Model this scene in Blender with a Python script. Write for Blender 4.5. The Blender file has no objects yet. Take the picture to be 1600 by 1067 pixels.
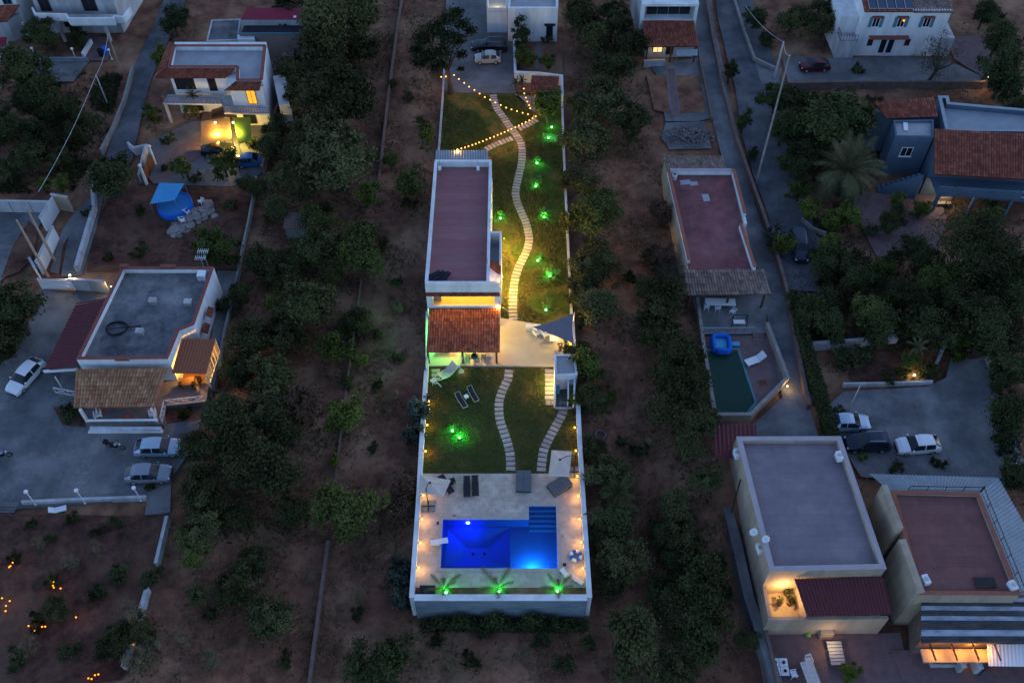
import bpy, math, random
from mathutils import Vector, Matrix
D = bpy.data
SC = bpy.context.scene
COL = SC.collection
rad = math.radians
# ------------------------------------------------------------------ camera
H, F, PT = 80.4, 1530.0, rad(52)          # drone height (m), focal length (px of a 1600 px wide frame), pitch
cam = D.objects.new('camera', D.cameras.new('camera')); COL.objects.link(cam)
cam.location = (0, 0, H); cam.rotation_euler = (math.pi/2-PT, 0, 0)
cam.data.sensor_width = 36; cam.data.lens = 36*F/1600
cam.data.clip_start = 1; cam.data.clip_end = 5000
SC.camera = cam
# ------------------------------------------------------------------ sky, sun, exposure
SUN_AZ, SUN_EL = rad(62), rad(10)         # last light comes from the right, slightly ahead
w = D.worlds.new('World'); SC.world = w; w.use_nodes = True
nt = w.node_tree; nt.nodes.clear()
sky = nt.nodes.new('ShaderNodeTexSky'); sky.sky_type = 'NISHITA'; sky.sun_disc = False
sky.sun_elevation = SUN_EL; sky.sun_rotation = SUN_AZ
sky.air_density = 1.0; sky.dust_density = 0.2; sky.ozone_density = 6.0
hs = nt.nodes.new('ShaderNodeHueSaturation'); hs.inputs['Saturation'].default_value = 0.79
bg = nt.nodes.new('ShaderNodeBackground'); bg.inputs[1].default_value = 0.135
wo = nt.nodes.new('ShaderNodeOutputWorld')
nt.links.new(sky.outputs[0], hs.inputs['Color']); nt.links.new(hs.outputs[0], bg.inputs[0]); nt.links.new(bg.outputs[0], wo.inputs[0])
sl = D.lights.new('sun', 'SUN'); sl.energy = 0.045; sl.angle = rad(40); sl.color = (1.0, .86, .82)
so = D.objects.new('sun', sl); COL.objects.link(so); so.location = (60, 60, 90)
sd = Vector((math.sin(SUN_AZ)*math.cos(rad(35)), math.cos(SUN_AZ)*math.cos(rad(35)), math.sin(rad(35))))
so.rotation_euler = sd.to_track_quat('Z', 'Y').to_euler()
vs = SC.view_settings; vs.view_transform = 'Standard'; vs.look = 'None'; vs.gamma = 1; vs.exposure = 1.58
SC.render.engine = 'CYCLES'
SC.cycles.use_denoising = True; SC.cycles.max_bounces = 5; SC.cycles.diffuse_bounces = 1; SC.cycles.glossy_bounces = 2
SC.cycles.transparent_max_bounces = 8; SC.cycles.sample_clamp_indirect = 4; SC.cycles.caustics_reflective = False; SC.cycles.caustics_refractive = False

# ------------------------------------------------------------------ helpers
cP, sP = math.cos(PT), math.sin(PT)
def W(px, py, z=0.0):
    """world point at height z that the drone sees at photo position (px, py)"""
    u, v = (px-800)/F, (533.5-py)/F
    dy, dz = cP+v*sP, -sP+v*cP
    t = (H-z)/-dz
    return Vector((t*u, t*dy, z))
def XY(pts, z=0.0):
    return [tuple(W(a, b, z)[:2]) for a, b in pts]
def smooth(a, b, t):
    t = max(0, min(1, (t-a)/(b-a))); return t*t*(3-2*t)
def T(x, y):
    """terrain height: flat orchard that falls away below the pool terrace"""
    q = smooth(11, 20, x)
    k = smooth(56-9*q, 35.5+q, y)*(1-(smooth(17, 30, -x) if x < 0 else smooth(62, 80, x)))
    return -0.16-2.75*k
def WT(px, py, dz=0.0):
    z = 0.0
    for _ in range(6):
        p = W(px, py, z+dz); z = T(p.x, p.y)
    return Vector((p.x, p.y, z))
def scale_at(py): return 0.00766*(py+1423)

def mat(name, c1, c2=None, sc=1.0, rough=.85, bump=0.0, bsc=None, c3=None, sc3=.12, metal=0, spec=.1, amt=1.0, stretch=None, crack=0, seam=None):
    m = D.materials.new(name); m.use_nodes = True; n = m.node_tree.nodes; l = m.node_tree.links
    b = n['Principled BSDF']; b.inputs['Roughness'].default_value = rough; b.inputs['Metallic'].default_value = metal
    b.inputs['Specular IOR Level'].default_value = spec; b.inputs['Base Color'].default_value = (*c1, 1)
    if c2 is None and not bump: return m
    g = n.new('ShaderNodeNewGeometry'); vec = g.outputs['Position']
    if stretch:
        mp = n.new('ShaderNodeMapping'); mp.inputs['Scale'].default_value = stretch; l.new(vec, mp.inputs[0]); vec = mp.outputs[0]
    if c2 is not None:
        no = n.new('ShaderNodeTexNoise'); no.inputs['Scale'].default_value = sc; no.inputs['Detail'].default_value = 7; no.inputs['Roughness'].default_value = .68
        l.new(vec, no.inputs['Vector'])
        mr = n.new('ShaderNodeMapRange'); mr.inputs[1].default_value = .36; mr.inputs[2].default_value = .64; l.new(no.outputs[0], mr.inputs[0])
        mx = n.new('ShaderNodeMixRGB'); mx.inputs[1].default_value = (*c1, 1); mx.inputs[2].default_value = (*c2, 1); l.new(mr.outputs[0], mx.inputs[0]); out = mx.outputs[0]
        if c3 is not None:
            n3 = n.new('ShaderNodeTexNoise'); n3.inputs['Scale'].default_value = sc3; n3.inputs['Detail'].default_value = 5; n3.inputs['Roughness'].default_value = .6
            l.new(vec, n3.inputs['Vector'])
            m3 = n.new('ShaderNodeMapRange'); m3.inputs[1].default_value = .46; m3.inputs[2].default_value = .62; m3.inputs[4].default_value = amt; l.new(n3.outputs[0], m3.inputs[0])
            x3 = n.new('ShaderNodeMixRGB'); x3.inputs[2].default_value = (*c3, 1); l.new(m3.outputs[0], x3.inputs[0]); l.new(out, x3.inputs[1]); out = x3.outputs[0]
        def dark(fac, k):
            nonlocal out
            cr = n.new('ShaderNodeMapRange'); cr.inputs[1].default_value = 0; cr.inputs[2].default_value = fac[1]; cr.inputs[3].default_value = k; cr.inputs[4].default_value = 1; l.new(fac[0], cr.inputs[0])
            mm = n.new('ShaderNodeMixRGB'); mm.blend_type = 'MULTIPLY'; mm.inputs[0].default_value = 1; l.new(out, mm.inputs[1]); l.new(cr.outputs[0], mm.inputs[2]); out = mm.outputs[0]
        if crack:
            nd = n.new('ShaderNodeTexNoise'); nd.inputs['Scale'].default_value = .5; nd.inputs['Detail'].default_value = 6; l.new(g.outputs['Position'], nd.inputs['Vector'])
            ad = n.new('ShaderNodeMixRGB'); ad.blend_type = 'ADD'; ad.inputs[0].default_value = 2.2; l.new(g.outputs['Position'], ad.inputs[1]); l.new(nd.outputs['Color'], ad.inputs[2])
            vo = n.new('ShaderNodeTexVoronoi'); vo.feature = 'DISTANCE_TO_EDGE'; vo.inputs['Scale'].default_value = crack; l.new(ad.outputs[0], vo.inputs['Vector']); dark((vo.outputs['Distance'], .012), .8)
            st = n.new('ShaderNodeTexNoise'); st.inputs['Scale'].default_value = .23; st.inputs['Detail'].default_value = 8; st.inputs['Roughness'].default_value = .7; l.new(ad.outputs[0], st.inputs['Vector'])
            s2 = n.new('ShaderNodeMapRange'); s2.inputs[1].default_value = .42; s2.inputs[2].default_value = .6; l.new(st.outputs[0], s2.inputs[0]); dark((s2.outputs[0], 1), .66)
        if seam:
            br = n.new('ShaderNodeTexBrick'); br.inputs['Scale'].default_value = 1; br.inputs['Brick Width'].default_value = seam[0]; br.inputs['Row Height'].default_value = seam[1]; br.inputs['Mortar Size'].default_value = .018; br.inputs['Mortar Smooth'].default_value = .6
            br.inputs['Color1'].default_value = (1, 1, 1, 1); br.inputs['Color2'].default_value = (.86, .86, .86, 1); br.inputs['Mortar'].default_value = (.6, .6, .6, 1); l.new(g.outputs['Position'], br.inputs['Vector']); dark((br.outputs['Color'], 1), 0)
        l.new(out, b.inputs['Base Color'])
    if bump:
        nb = n.new('ShaderNodeTexNoise'); nb.inputs['Scale'].default_value = bsc or sc*3; nb.inputs['Detail'].default_value = 5; l.new(vec, nb.inputs['Vector'])
        bp = n.new('ShaderNodeBump'); bp.inputs['Strength'].default_value = bump; bp.inputs['Distance'].default_value = .06
        l.new(nb.outputs[0], bp.inputs['Height']); l.new(bp.outputs[0], b.inputs['Normal'])
    return m
def emis(name, c, s):
    m = D.materials.new(name); m.use_nodes = True; n = m.node_tree.nodes; n.clear()
    e = n.new('ShaderNodeEmission'); e.inputs[0].default_value = (*c, 1); e.inputs[1].default_value = s
    o = n.new('ShaderNodeOutputMaterial'); m.node_tree.links.new(e.outputs[0], o.inputs[0]); return m
def foliage(name, c1, c2, rough=.75, spec=.04):
    m = D.materials.new(name); m.use_nodes = True; n = m.node_tree.nodes; l = m.node_tree.links
    b = n['Principled BSDF']; b.inputs['Roughness'].default_value = rough; b.inputs['Specular IOR Level'].default_value = spec
    at = n.new('ShaderNodeAttribute'); at.attribute_name = 'tone'
    oi = n.new('ShaderNodeObjectInfo')
    ad = n.new('ShaderNodeMath'); ad.operation = 'MULTIPLY_ADD'; ad.inputs[1].default_value = .5; l.new(oi.outputs['Random'], ad.inputs[0])
    ml = n.new('ShaderNodeMath'); ml.operation = 'MULTIPLY'; ml.inputs[1].default_value = .6; l.new(at.outputs['Fac'], ml.inputs[0]); l.new(ml.outputs[0], ad.inputs[2])
    mx = n.new('ShaderNodeMixRGB'); mx.inputs[1].default_value = (*c1, 1); mx.inputs[2].default_value = (*c2, 1); l.new(ad.outputs[0], mx.inputs[0])
    l.new(mx.outputs[0], b.inputs['Base Color']); return m
def tile_mat(name, cols, f):
    m = D.materials.new(name); m.use_nodes = True; n = m.node_tree.nodes; l = m.node_tree.links
    b = n['Principled BSDF']; b.inputs['Roughness'].default_value = .8; b.inputs['Specular IOR Level'].default_value = .2
    at = n.new('ShaderNodeAttribute'); at.attribute_name = 'tone'
    r = n.new('ShaderNodeValToRGB'); l.new(at.outputs['Fac'], r.inputs[0])
    r.color_ramp.elements[0].color = (*cols[0], 1); r.color_ramp.elements[1].color = (*cols[-1], 1)
    for i, c in enumerate(cols[1:-1]):
        e = r.color_ramp.elements.new((i+1)/(len(cols)-1)); e.color = (*c, 1)
    g = n.new('ShaderNodeNewGeometry'); no = n.new('ShaderNodeTexNoise'); no.inputs['Scale'].default_value = 1.3; no.inputs['Detail'].default_value = 6; l.new(g.outputs['Position'], no.inputs['Vector'])
    mr = n.new('ShaderNodeMapRange'); mr.inputs[1].default_value = .35; mr.inputs[2].default_value = .7; mr.inputs[3].default_value = 1; mr.inputs[4].default_value = f; l.new(no.outputs[0], mr.inputs[0])
    mx = n.new('ShaderNodeMixRGB'); mx.blend_type = 'MULTIPLY'; mx.inputs[0].default_value = 1; l.new(r.outputs[0], mx.inputs[1]); l.new(mr.outputs[0], mx.inputs[2])
    l.new(mx.outputs[0], b.inputs['Base Color']); return m

class MB:
    def __init__(s): s.v = []; s.f = []; s.t = []
    def add(s, vs, fs, tone=None):
        k = len(s.v); s.v += [tuple(v) for v in vs]
        s.f += [tuple(i+k for i in f) for f in fs]
        if tone is not None: s.t += [tone]*len(fs)
        return s
    def quad(s, a, b, c, d, tone=None): return s.add([a, b, c, d], [(0, 1, 2, 3)], tone)
    def prism(s, poly, z0, z1, ztop=None):
        a = sum(poly[i][0]*poly[(i+1) % len(poly)][1]-poly[(i+1) % len(poly)][0]*poly[i][1] for i in range(len(poly)))
        if a < 0: poly = poly[::-1]
        n = len(poly)
        vs = [(x, y, z0) for x, y in poly]+[(x, y, z1) for x, y in poly]
        return s.add(vs, [tuple(range(n-1, -1, -1)), tuple(range(n, 2*n))]+[(i, (i+1) % n, n+(i+1) % n, n+i) for i in range(n)])
    def box(s, c, d, rz=0, bev=0):
        x, y, z = d[0]/2, d[1]/2, d[2]/2; cr, sr = math.cos(rz), math.sin(rz)
        vs = []
        for k in (-z, z):
            for i, j in ((-x, -y), (x, -y), (x, y), (-x, y)):
                vs.append((c[0]+i*cr-j*sr, c[1]+i*sr+j*cr, c[2]+k))
        return s.add(vs, [(3, 2, 1, 0), (4, 5, 6, 7), (0, 1, 5, 4), (1, 2, 6, 5), (2, 3, 7, 6), (3, 0, 4, 7)])
    def beam(s, a, b, w, h=None):
        a, b = Vector(a), Vector(b); h = h or w; d = (b-a).normalized()
        up = Vector((0, 0, 1)) if abs(d.z) < .95 else Vector((0, 1, 0))
        x = d.cross(up).normalized(); y = x.cross(d).normalized()
        vs = [p+x*i*w/2+y*j*h/2 for p in (a, b) for i, j in ((-1, -1), (1, -1), (1, 1), (-1, 1))]
        return s.add(vs, [(3, 2, 1, 0), (4, 5, 6, 7), (0, 1, 5, 4), (1, 2, 6, 5), (2, 3, 7, 6), (3, 0, 4, 7)])
    def tube(s, pts, r, n=6, cap=True):
        pts = [Vector(p) for p in pts]; rs = r if isinstance(r, (list, tuple)) else [r]*len(pts)
        vs, fs = [], []
        for i, p in enumerate(pts):
            d = (pts[min(i+1, len(pts)-1)]-pts[max(i-1, 0)]).normalized()
            up = Vector((0, 0, 1)) if abs(d.z) < .9 else Vector((1, 0, 0))
            x = d.cross(up).normalized(); y = x.cross(d)
            for k in range(n):
                a = 2*math.pi*k/n; vs.append(p+(x*math.cos(a)+y*math.sin(a))*rs[i])
        for i in range(len(pts)-1):
            for k in range(n):
                fs.append((i*n+k, i*n+(k+1) % n, (i+1)*n+(k+1) % n, (i+1)*n+k))
        if cap: fs += [tuple(range(n-1, -1, -1)), tuple(range((len(pts)-1)*n, len(pts)*n))]
        return s.add(vs, fs)
    def lathe(s, c, prof, n=12):
        vs, fs = [], []
        for r, z in prof:
            for k in range(n):
                a = 2*math.pi*k/n; vs.append((c[0]+r*math.cos(a), c[1]+r*math.sin(a), c[2]+z))
        m = len(prof)
        for i in range(m-1):
            for k in range(n): fs.append((i*n+k, i*n+(k+1) % n, (i+1)*n+(k+1) % n, (i+1)*n+k))
        fs += [tuple(range(n-1, -1, -1)), tuple(range((m-1)*n, m*n))]
        return s.add(vs, fs)
    def ball(s, c, r, n=10, sz=1):
        prof = [(max(1e-3, r*math.sin(math.pi*i/6)), -r*sz*math.cos(math.pi*i/6)) for i in range(7)]
        return s.lathe(c, prof, n)
    def torus(s, c, R, r, n=20, m=8, axis='z'):
        vs, fs = [], []
        for i in range(n):
            a = 2*math.pi*i/n
            for j in range(m):
                b = 2*math.pi*j/m; q = R+r*math.cos(b)
                p = (q*math.cos(a), q*math.sin(a), r*math.sin(b))
                if axis == 'y': p = (p[0], p[2], p[1])
                vs.append((c[0]+p[0], c[1]+p[1], c[2]+p[2]))
        for i in range(n):
            for j in range(m): fs.append((i*m+j, ((i+1) % n)*m+j, ((i+1) % n)*m+(j+1) % m, i*m+(j+1) % m))
        return s.add(vs, fs)
    def build(s, name, m, parent=None, sm=False, kind=None, keep=False):
        if parent is None and not keep:
            xs = [v[0] for v in s.v]; ys = [v[1] for v in s.v]; zs = [v[2] for v in s.v]
            o0 = Vector(((min(xs)+max(xs))/2, (min(ys)+max(ys))/2, min(zs)))
        else: o0 = ORG.get(parent.name, Vector()) if parent else Vector()
        me = D.meshes.new(name)
        me.from_pydata([(v[0]-o0.x, v[1]-o0.y, v[2]-o0.z) for v in s.v], [], s.f)
        me.materials.append(M[m] if isinstance(m, str) else m)
        if s.t and len(s.t) == len(s.f):
            at = me.attributes.new('tone', 'FLOAT', 'FACE'); at.data.foreach_set('value', s.t)
        if sm: me.polygons.foreach_set('use_smooth', [True]*len(me.polygons))
        me.update()
        ob = D.objects.new(name, me); COL.objects.link(ob)
        if parent: ob.parent = parent; ORG[ob.name] = o0
        else: ob.location = o0; ORG[ob.name] = o0.copy()
        if kind: ob['kind'] = kind
        return ob
ORG = {}
M = {}
def tag(o, label=None, cat=None, group=None, kind=None):
    if label: o['label'] = label
    if cat: o['category'] = cat
    if group: o['group'] = group
    if kind: o['kind'] = kind
    return o
def thing(name, label, cat, loc=(0, 0, 0), group=None):
    o = D.objects.new(name, None); COL.objects.link(o); o.empty_display_size = .3
    o.location = loc; ORG[o.name] = Vector(loc)
    return tag(o, label, cat, group)
def copy_tree(o, parent=None):
    c = o.copy(); COL.objects.link(c); c.parent = parent
    ORG[c.name] = ORG.get(o.name, Vector()).copy()
    for ch in o.children: copy_tree(ch, c)
    return c
def put(o, p, rz=0, s=1, label=None, group=None):
    o.location = p; o.rotation_euler = (0, 0, rz)
    if s != 1: o.scale = (s, s, s)
    if label: o['label'] = label
    if group: o['group'] = group
    return o
def point(name, loc, c, e, r=.06, parent=None):
    li = D.lights.new(name, 'POINT'); li.color = c; li.energy = e; li.shadow_soft_size = r
    o = D.objects.new(name, li); COL.objects.link(o); o.location = Vector(loc)-(ORG.get(parent.name, Vector()) if parent else Vector())
    if parent: o.parent = parent
    return o
def heading(a, b, z=0):
    A, B = W(*a, z), W(*b, z); return math.atan2(B.y-A.y, B.x-A.x)
def structure(name, pts, m, z, z0=None):
    mb = MB()
    if z0 is None: mb.add([(x, y, z) for x, y in pts], [tuple(range(len(pts)))])
    else: mb.prism(pts, z0, z)
    return tag(mb.build(name, m), kind='structure')
def offset(pts, d, closed=False):
    """offset a polyline to its left by d (mitred)"""
    n = len(pts); out = []
    for i in range(n):
        if closed: a, b, c = pts[i-1], pts[i], pts[(i+1) % n]
        else: a, b, c = pts[max(i-1, 0)], pts[i], pts[min(i+1, n-1)]
        d1 = Vector((b[0]-a[0], b[1]-a[1])); d2 = Vector((c[0]-b[0], c[1]-b[1]))
        if d1.length < 1e-6: d1 = d2
        if d2.length < 1e-6: d2 = d1
        d1.normalize(); d2.normalize()
        n1 = Vector((-d1.y, d1.x)); n2 = Vector((-d2.y, d2.x)); q = n1+n2
        q = n1 if q.length < .2 else q.normalized()/max(.4, q.normalized().dot(n1))
        dd = d[i] if isinstance(d, (list, tuple)) else d
        out.append((b[0]+q.x*dd, b[1]+q.y*dd))
    return out
def strip(mb, pts, t, z0, z1, closed=False):
    """wall along a polyline, z1 may be a list"""
    L = offset(pts, t/2, closed); R = offset(pts, -t/2, closed); n = len(pts)
    zt = z1 if isinstance(z1, (list, tuple)) else [z1]*n
    zb = z0 if isinstance(z0, (list, tuple)) else [z0]*n
    vs = []
    for i in range(n): vs += [(*L[i], zb[i]), (*R[i], zb[i]), (*R[i], zt[i]), (*L[i], zt[i])]
    fs = []
    for i in range(n if closed else n-1):
        a, b = 4*i, 4*((i+1) % n)
        for k in range(4): fs.append((a+k, a+(k+1) % 4, b+(k+1) % 4, b+k))
    if not closed: fs += [(0, 3, 2, 1), (4*n-4, 4*n-3, 4*n-2, 4*n-1)]
    return mb.add(vs, fs)
def ccw(p):
    a = sum(p[i][0]*p[(i+1) % len(p)][1]-p[(i+1) % len(p)][0]*p[i][1] for i in range(len(p)))
    return p if a > 0 else p[::-1]
def road(name, pts, m, z):
    """pts: (px, py, width in metres)"""
    c = XY([(a, b) for a, b, _ in pts]); wd = [q[2]/2 for q in pts]
    cs, ws = [], []
    for i in range(len(c)-1):
        for k in range(4):
            t = k/4; cs.append((c[i][0]*(1-t)+c[i+1][0]*t, c[i][1]*(1-t)+c[i+1][1]*t)); ws.append(wd[i]*(1-t)+wd[i+1]*t)
    cs.append(c[-1]); ws.append(wd[-1])
    L = offset(cs, ws); R = offset(cs, [-q for q in ws]); mb = MB()
    vs = [(*p, z) for p in L]+[(*p, z) for p in R]; n = len(L)
    mb.add(vs, [(n+i, n+i+1, i+1, i) for i in range(n-1)])
    return tag(mb.build(name, m), kind='structure')
def roof_tiles(p00, p10, p01, p11, parent, m='tile_red', col=.24, row=.42, name='roof_tiles', seed=1):
    """barrel tiles: p00-p10 eave, p01-p11 ridge (world points)"""
    rng = random.Random(seed)
    p00, p10, p01, p11 = map(Vector, (p00, p10, p01, p11))
    nc = max(3, round((p10-p00).length/col)); nr = max(2, round((p01-p00).length/row)); mb = MB()
    nrm = (p10-p00).cross(p01-p00).normalized()
    if nrm.z < 0: nrm = -nrm
    def P(u, v): return (p00*(1-u)+p10*u)*(1-v)+(p01*(1-u)+p11*u)*v
    prof = [(0, 0), (.12, .055), (.35, .1), (.6, .09), (.8, .03), (1, 0)]
    for i in range(nc):
        for j in range(nr):
            tn = rng.random(); va, vb = j/nr, (j+1.12)/nr if j < nr-1 else 1
            vs = [P((i+u)/nc, va)+nrm*(h+.06) for u, h in prof]+[P((i+u)/nc, vb)+nrm*h for u, h in prof]
            n = len(prof)
            mb.add(vs, [(k, k+1, n+k+1, n+k) for k in range(n-1)], tn)
    # underside
    mb.quad(P(0, 0)-nrm*.1, P(0, 1)-nrm*.1, P(1, 1)-nrm*.1, P(1, 0)-nrm*.1, .1)
    for a, b in (((0, 0), (1, 0)), ((1, 0), (1, 1)), ((1, 1), (0, 1)), ((0, 1), (0, 0))):
        mb.quad(P(*a)-nrm*.1, P(*b)-nrm*.1, P(*b)+nrm*.03, P(*a)+nrm*.03, .1)
    return mb.build(name, m, parent, kind='stuff')
def corrugated(p00, p10, p01, p11, parent, m, pitch=.35, amp=.05, name='corrugated_roof'):
    p00, p10, p01, p11 = map(Vector, (p00, p10, p01, p11)); n = max(4, round((p10-p00).length/pitch)*4); mb = MB(); vs = []
    for i in range(n+1):
        u = i/n; h = amp*math.sin(u*n*math.pi/2)
        for e in (0, -.03):
            vs += [p00*(1-u)+p10*u+Vector((0, 0, h+e)), p01*(1-u)+p11*u+Vector((0, 0, h+e))]
    fs = []
    for i in range(n):
        a, b = 4*i, 4*i+4
        fs += [(a, b, b+1, a+1), (a+2, a+3, b+3, b+2), (a, a+2, b+2, b), (a+1, b+1, b+3, a+3)]
    fs += [(0, 1, 3, 2), (4*n, 4*n+2, 4*n+3, 4*n+1)]
    return mb.add(vs, fs).build(name, m, parent)

# ------------------------------------------------------------------ materials
M['soil'] = mat('soil', (.28, .13, .08), (.12, .06, .04), .6, .95, 1.0, 2.2, c3=(.36, .21, .125), sc3=.13, amt=.8, crack=.07)
M['soil_red'] = mat('soil_red', (.15, .068, .048), (.052, .028, .022), 1.1, .95, 1.0, 3, c3=(.19, .105, .07), sc3=.2, amt=.6, crack=.1)
M['lawn'] = mat('lawn', (.036, .066, .014), (.062, .086, .018), 1.6, .95, .8, 9, c3=(.18, .115, .042), sc3=.36, amt=.7)
M['concrete'] = mat('concrete', (.19, .187, .187), (.15, .148, .152), .5, .85, .15, 6, c3=(.22, .215, .21), sc3=.2, amt=.7, crack=.22)
M['concrete_dark'] = mat('concrete_dark', (.18, .185, .19), (.125, .128, .135), .45, .85, .2, 6, c3=(.24, .235, .23), sc3=.16, amt=.8, crack=.26)
M['asphalt'] = mat('asphalt', (.125, .13, .14), (.085, .09, .1), .7, .9, .25, 14, c3=(.17, .17, .175), sc3=.15, amt=.8, crack=.16)
M['pave_red'] = mat('pave_red', (.19, .125, .12), (.14, .09, .095), 1.2, .85, .2, 6)
M['patio'] = mat('patio', (.42, .38, .31), (.35, .31, .255), .8, .7, .05, 6, c3=(.46, .42, .35), sc3=.4)
M['white'] = mat('white_plaster', (.76, .76, .75), (.66, .66, .66), 1.0, .85, .05, 10, c3=(.5, .49, .47), sc3=.55, amt=.55, stretch=(1, 1, .22))
M['white_dull'] = mat('white_dull', (.5, .5, .5), (.38, .38, .39), 1.0, .9, .08, 10, c3=(.27, .26, .25), sc3=.6, amt=.7, stretch=(1, 1, .25))
M['cream'] = mat('cream_plaster', (.46, .35, .25), (.4, .305, .22), .7, .85, .05, 10, c3=(.28, .22, .17), sc3=.6, amt=.7, stretch=(1, 1, .22))
M['mauve'] = mat('mauve_coping', (.42, .35, .36), (.36, .3, .31), .9, .8, .05, 8)
M['stonewall'] = mat('stonewall', (.22, .27, .3), (.13, .165, .19), 1.5, .9, .5, 5, stretch=(.5, .5, 2.4))
M['oldwall'] = mat('oldwall', (.3, .28, .26), (.2, .185, .17), 1.2, .95, .4, 6)
M['brownwall'] = mat('brownwall', (.2, .14, .115), (.13, .095, .085), 1.3, .95, .4, 6)
M['bluegrey'] = mat('bluegrey_plaster', (.1, .14, .19), (.08, .115, .16), .8, .85, .05, 8)
M['roof_maroon'] = mat('roof_maroon', (.33, .14, .14), (.28, .118, .12), 1.2, .8, .12, 24, c3=(.3, .155, .155), sc3=.35, amt=.7, stretch=(.5, 1.6, 1), seam=(9, 1.02))
M['roof_terrace'] = mat('roof_terrace', (.28, .1, .1), (.19, .07, .075), .6, .75, .1, 10, c3=(.25, .125, .13), sc3=.4, amt=.7, crack=.2)
M['roof_grey'] = mat('roof_grey', (.2, .2, .21), (.085, .085, .095), .42, .85, .25, 5, c3=(.27, .265, .26), sc3=.35, amt=.8, crack=.3)
M['roof_pale'] = mat('roof_pale', (.36, .36, .37), (.28, .28, .3), .6, .85, .1, 8)
M['roof_mauve'] = mat('roof_mauve', (.235, .195, .215), (.2, .165, .185), 1.0, .85, .15, 18, c3=(.27, .22, .235), sc3=.3, seam=(8, 1.05))
M['roof_brick'] = mat('roof_brick', (.22, .1, .09), (.175, .082, .075), 1.0, .85, .12, 16, seam=(8, 1.0))
M['coping_red'] = mat('coping_red', (.26, .085, .07), (.2, .068, .06), 2, .85, .1, 9)
M['coping_orange'] = mat('coping_orange', (.33, .12, .075), (.26, .1, .07), 2, .85, .1, 9)
M['tile_red'] = tile_mat('tile_red', [(.19, .055, .035), (.27, .075, .045), (.36, .12, .07), (.22, .06, .04)], .6)
M['tile_porch'] = tile_mat('tile_porch', [(.25, .07, .04), (.36, .1, .055), (.47, .16, .085), (.3, .08, .045)], .65)
M['tile_old'] = tile_mat('tile_old', [(.2, .13, .1), (.27, .18, .14), (.33, .24, .19), (.17, .12, .1)], .55)
M['tile_tan'] = tile_mat('tile_tan', [(.36, .16, .08), (.46, .25, .13), (.31, .12, .06), (.5, .3, .16)], .65)
M['metal_maroon'] = mat('metal_maroon', (.14, .04, .045), (.115, .035, .04), 1.5, .55, 0)
M['metal_grey'] = mat('metal_grey', (.3, .33, .35), (.24, .27, .29), .8, .5, 0)
M['membrane_dark'] = mat('membrane_dark', (.03, .032, .04), (.022, .024, .032), 1, .8)
M['metal_red'] = mat('metal_red', (.22, .02, .045), (.18, .018, .04), 1, .6)
M['wood'] = mat('wood', (.14, .07, .04), (.09, .045, .028), 3, .7, .1, 9, stretch=(1, 1, .3))
M['wood_pale'] = mat('wood_pale', (.36, .28, .21), (.28, .21, .16), 3, .8)
M['white_paint'] = mat('white_paint', (.75, .75, .75), rough=.45)
M['black_fabric'] = mat('black_fabric', (.022, .024, .03), (.03, .032, .038), 9, .8)
M['grey_fabric'] = mat('grey_fabric', (.13, .14, .155), (.11, .12, .13), 5, .85)
M['canvas'] = mat('canvas', (.62, .5, .42), (.55, .44, .37), 2, .9)
M['sail'] = mat('sail_fabric', (.17, .165, .19), (.15, .145, .17), 3, .9)
M['dark_metal'] = mat('dark_metal', (.03, .03, .032), rough=.45, metal=.6)
M['frame_grey'] = mat('frame_grey', (.4, .4, .4), rough=.5)
M['steel'] = mat('steel', (.45, .45, .46), rough=.4, metal=.7)
M['glass'] = mat('glass_dark', (.012, .016, .022), rough=.14, spec=.35)
M['dark_in'] = mat('dark_opening', (.02, .02, .022), rough=.9)
M['rubber'] = mat('rubber', (.018, .018, .02), rough=.9)
M['plastic_white'] = mat('plastic_white', (.72, .73, .74), rough=.4)
M['blue_tarp'] = mat('blue_tarp', (.03, .17, .42), (.025, .14, .36), 3, .55)
M['blue_vinyl'] = mat('blue_vinyl', (.015, .13, .55), rough=.35)
M['aqua_vinyl'] = mat('aqua_vinyl', (.08, .38, .55), rough=.35)
M['shutter'] = mat('shutter_teal', (.09, .21, .24), rough=.6)
M['bark'] = mat('bark', (.09, .07, .055), (.055, .042, .035), 5, .95, .4, 12)
M['stone'] = mat('stone', (.27, .24, .22), (.19, .17, .16), 2, .9, .3, 7)
M['slab'] = mat('slab', (.42, .39, .36), (.34, .315, .3), 2.2, .85, .1, 8)
def vary(m, lo, hi):
    n, l = m.node_tree.nodes, m.node_tree.links; b = n['Principled BSDF']; src = b.inputs['Base Color'].links[0].from_socket
    oi = n.new('ShaderNodeObjectInfo'); mr = n.new('ShaderNodeMapRange'); mr.inputs[3].default_value = lo; mr.inputs[4].default_value = hi; l.new(oi.outputs['Random'], mr.inputs[0])
    mx = n.new('ShaderNodeMixRGB'); mx.blend_type = 'MULTIPLY'; mx.inputs[0].default_value = 1; l.new(src, mx.inputs[1]); l.new(mr.outputs[0], mx.inputs[2]); l.new(mx.outputs[0], b.inputs['Base Color'])
vary(M['slab'], .72, 1.1); vary(M['stone'], .7, 1.15)
M['brick_pale'] = mat('pale_block', (.3, .23, .2), (.24, .185, .165), 2, .9, .2, 6)
M['terracotta'] = mat('terracotta', (.28, .1, .055), rough=.8)
M['leaf_olive'] = foliage('leaf_olive', (.006, .008, .003), (.11, .112, .045))
M['leaf_dark'] = foliage('leaf_dark', (.004, .007, .003), (.072, .084, .032))
M['leaf_citrus'] = foliage('leaf_citrus', (.012, .022, .004), (.11, .135, .02), .5, .12)
M['leaf_bright'] = foliage('leaf_bright', (.014, .02, .005), (.15, .165, .045))
M['leaf_red'] = foliage('leaf_red', (.035, .026, .016), (.13, .07, .045))
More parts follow.
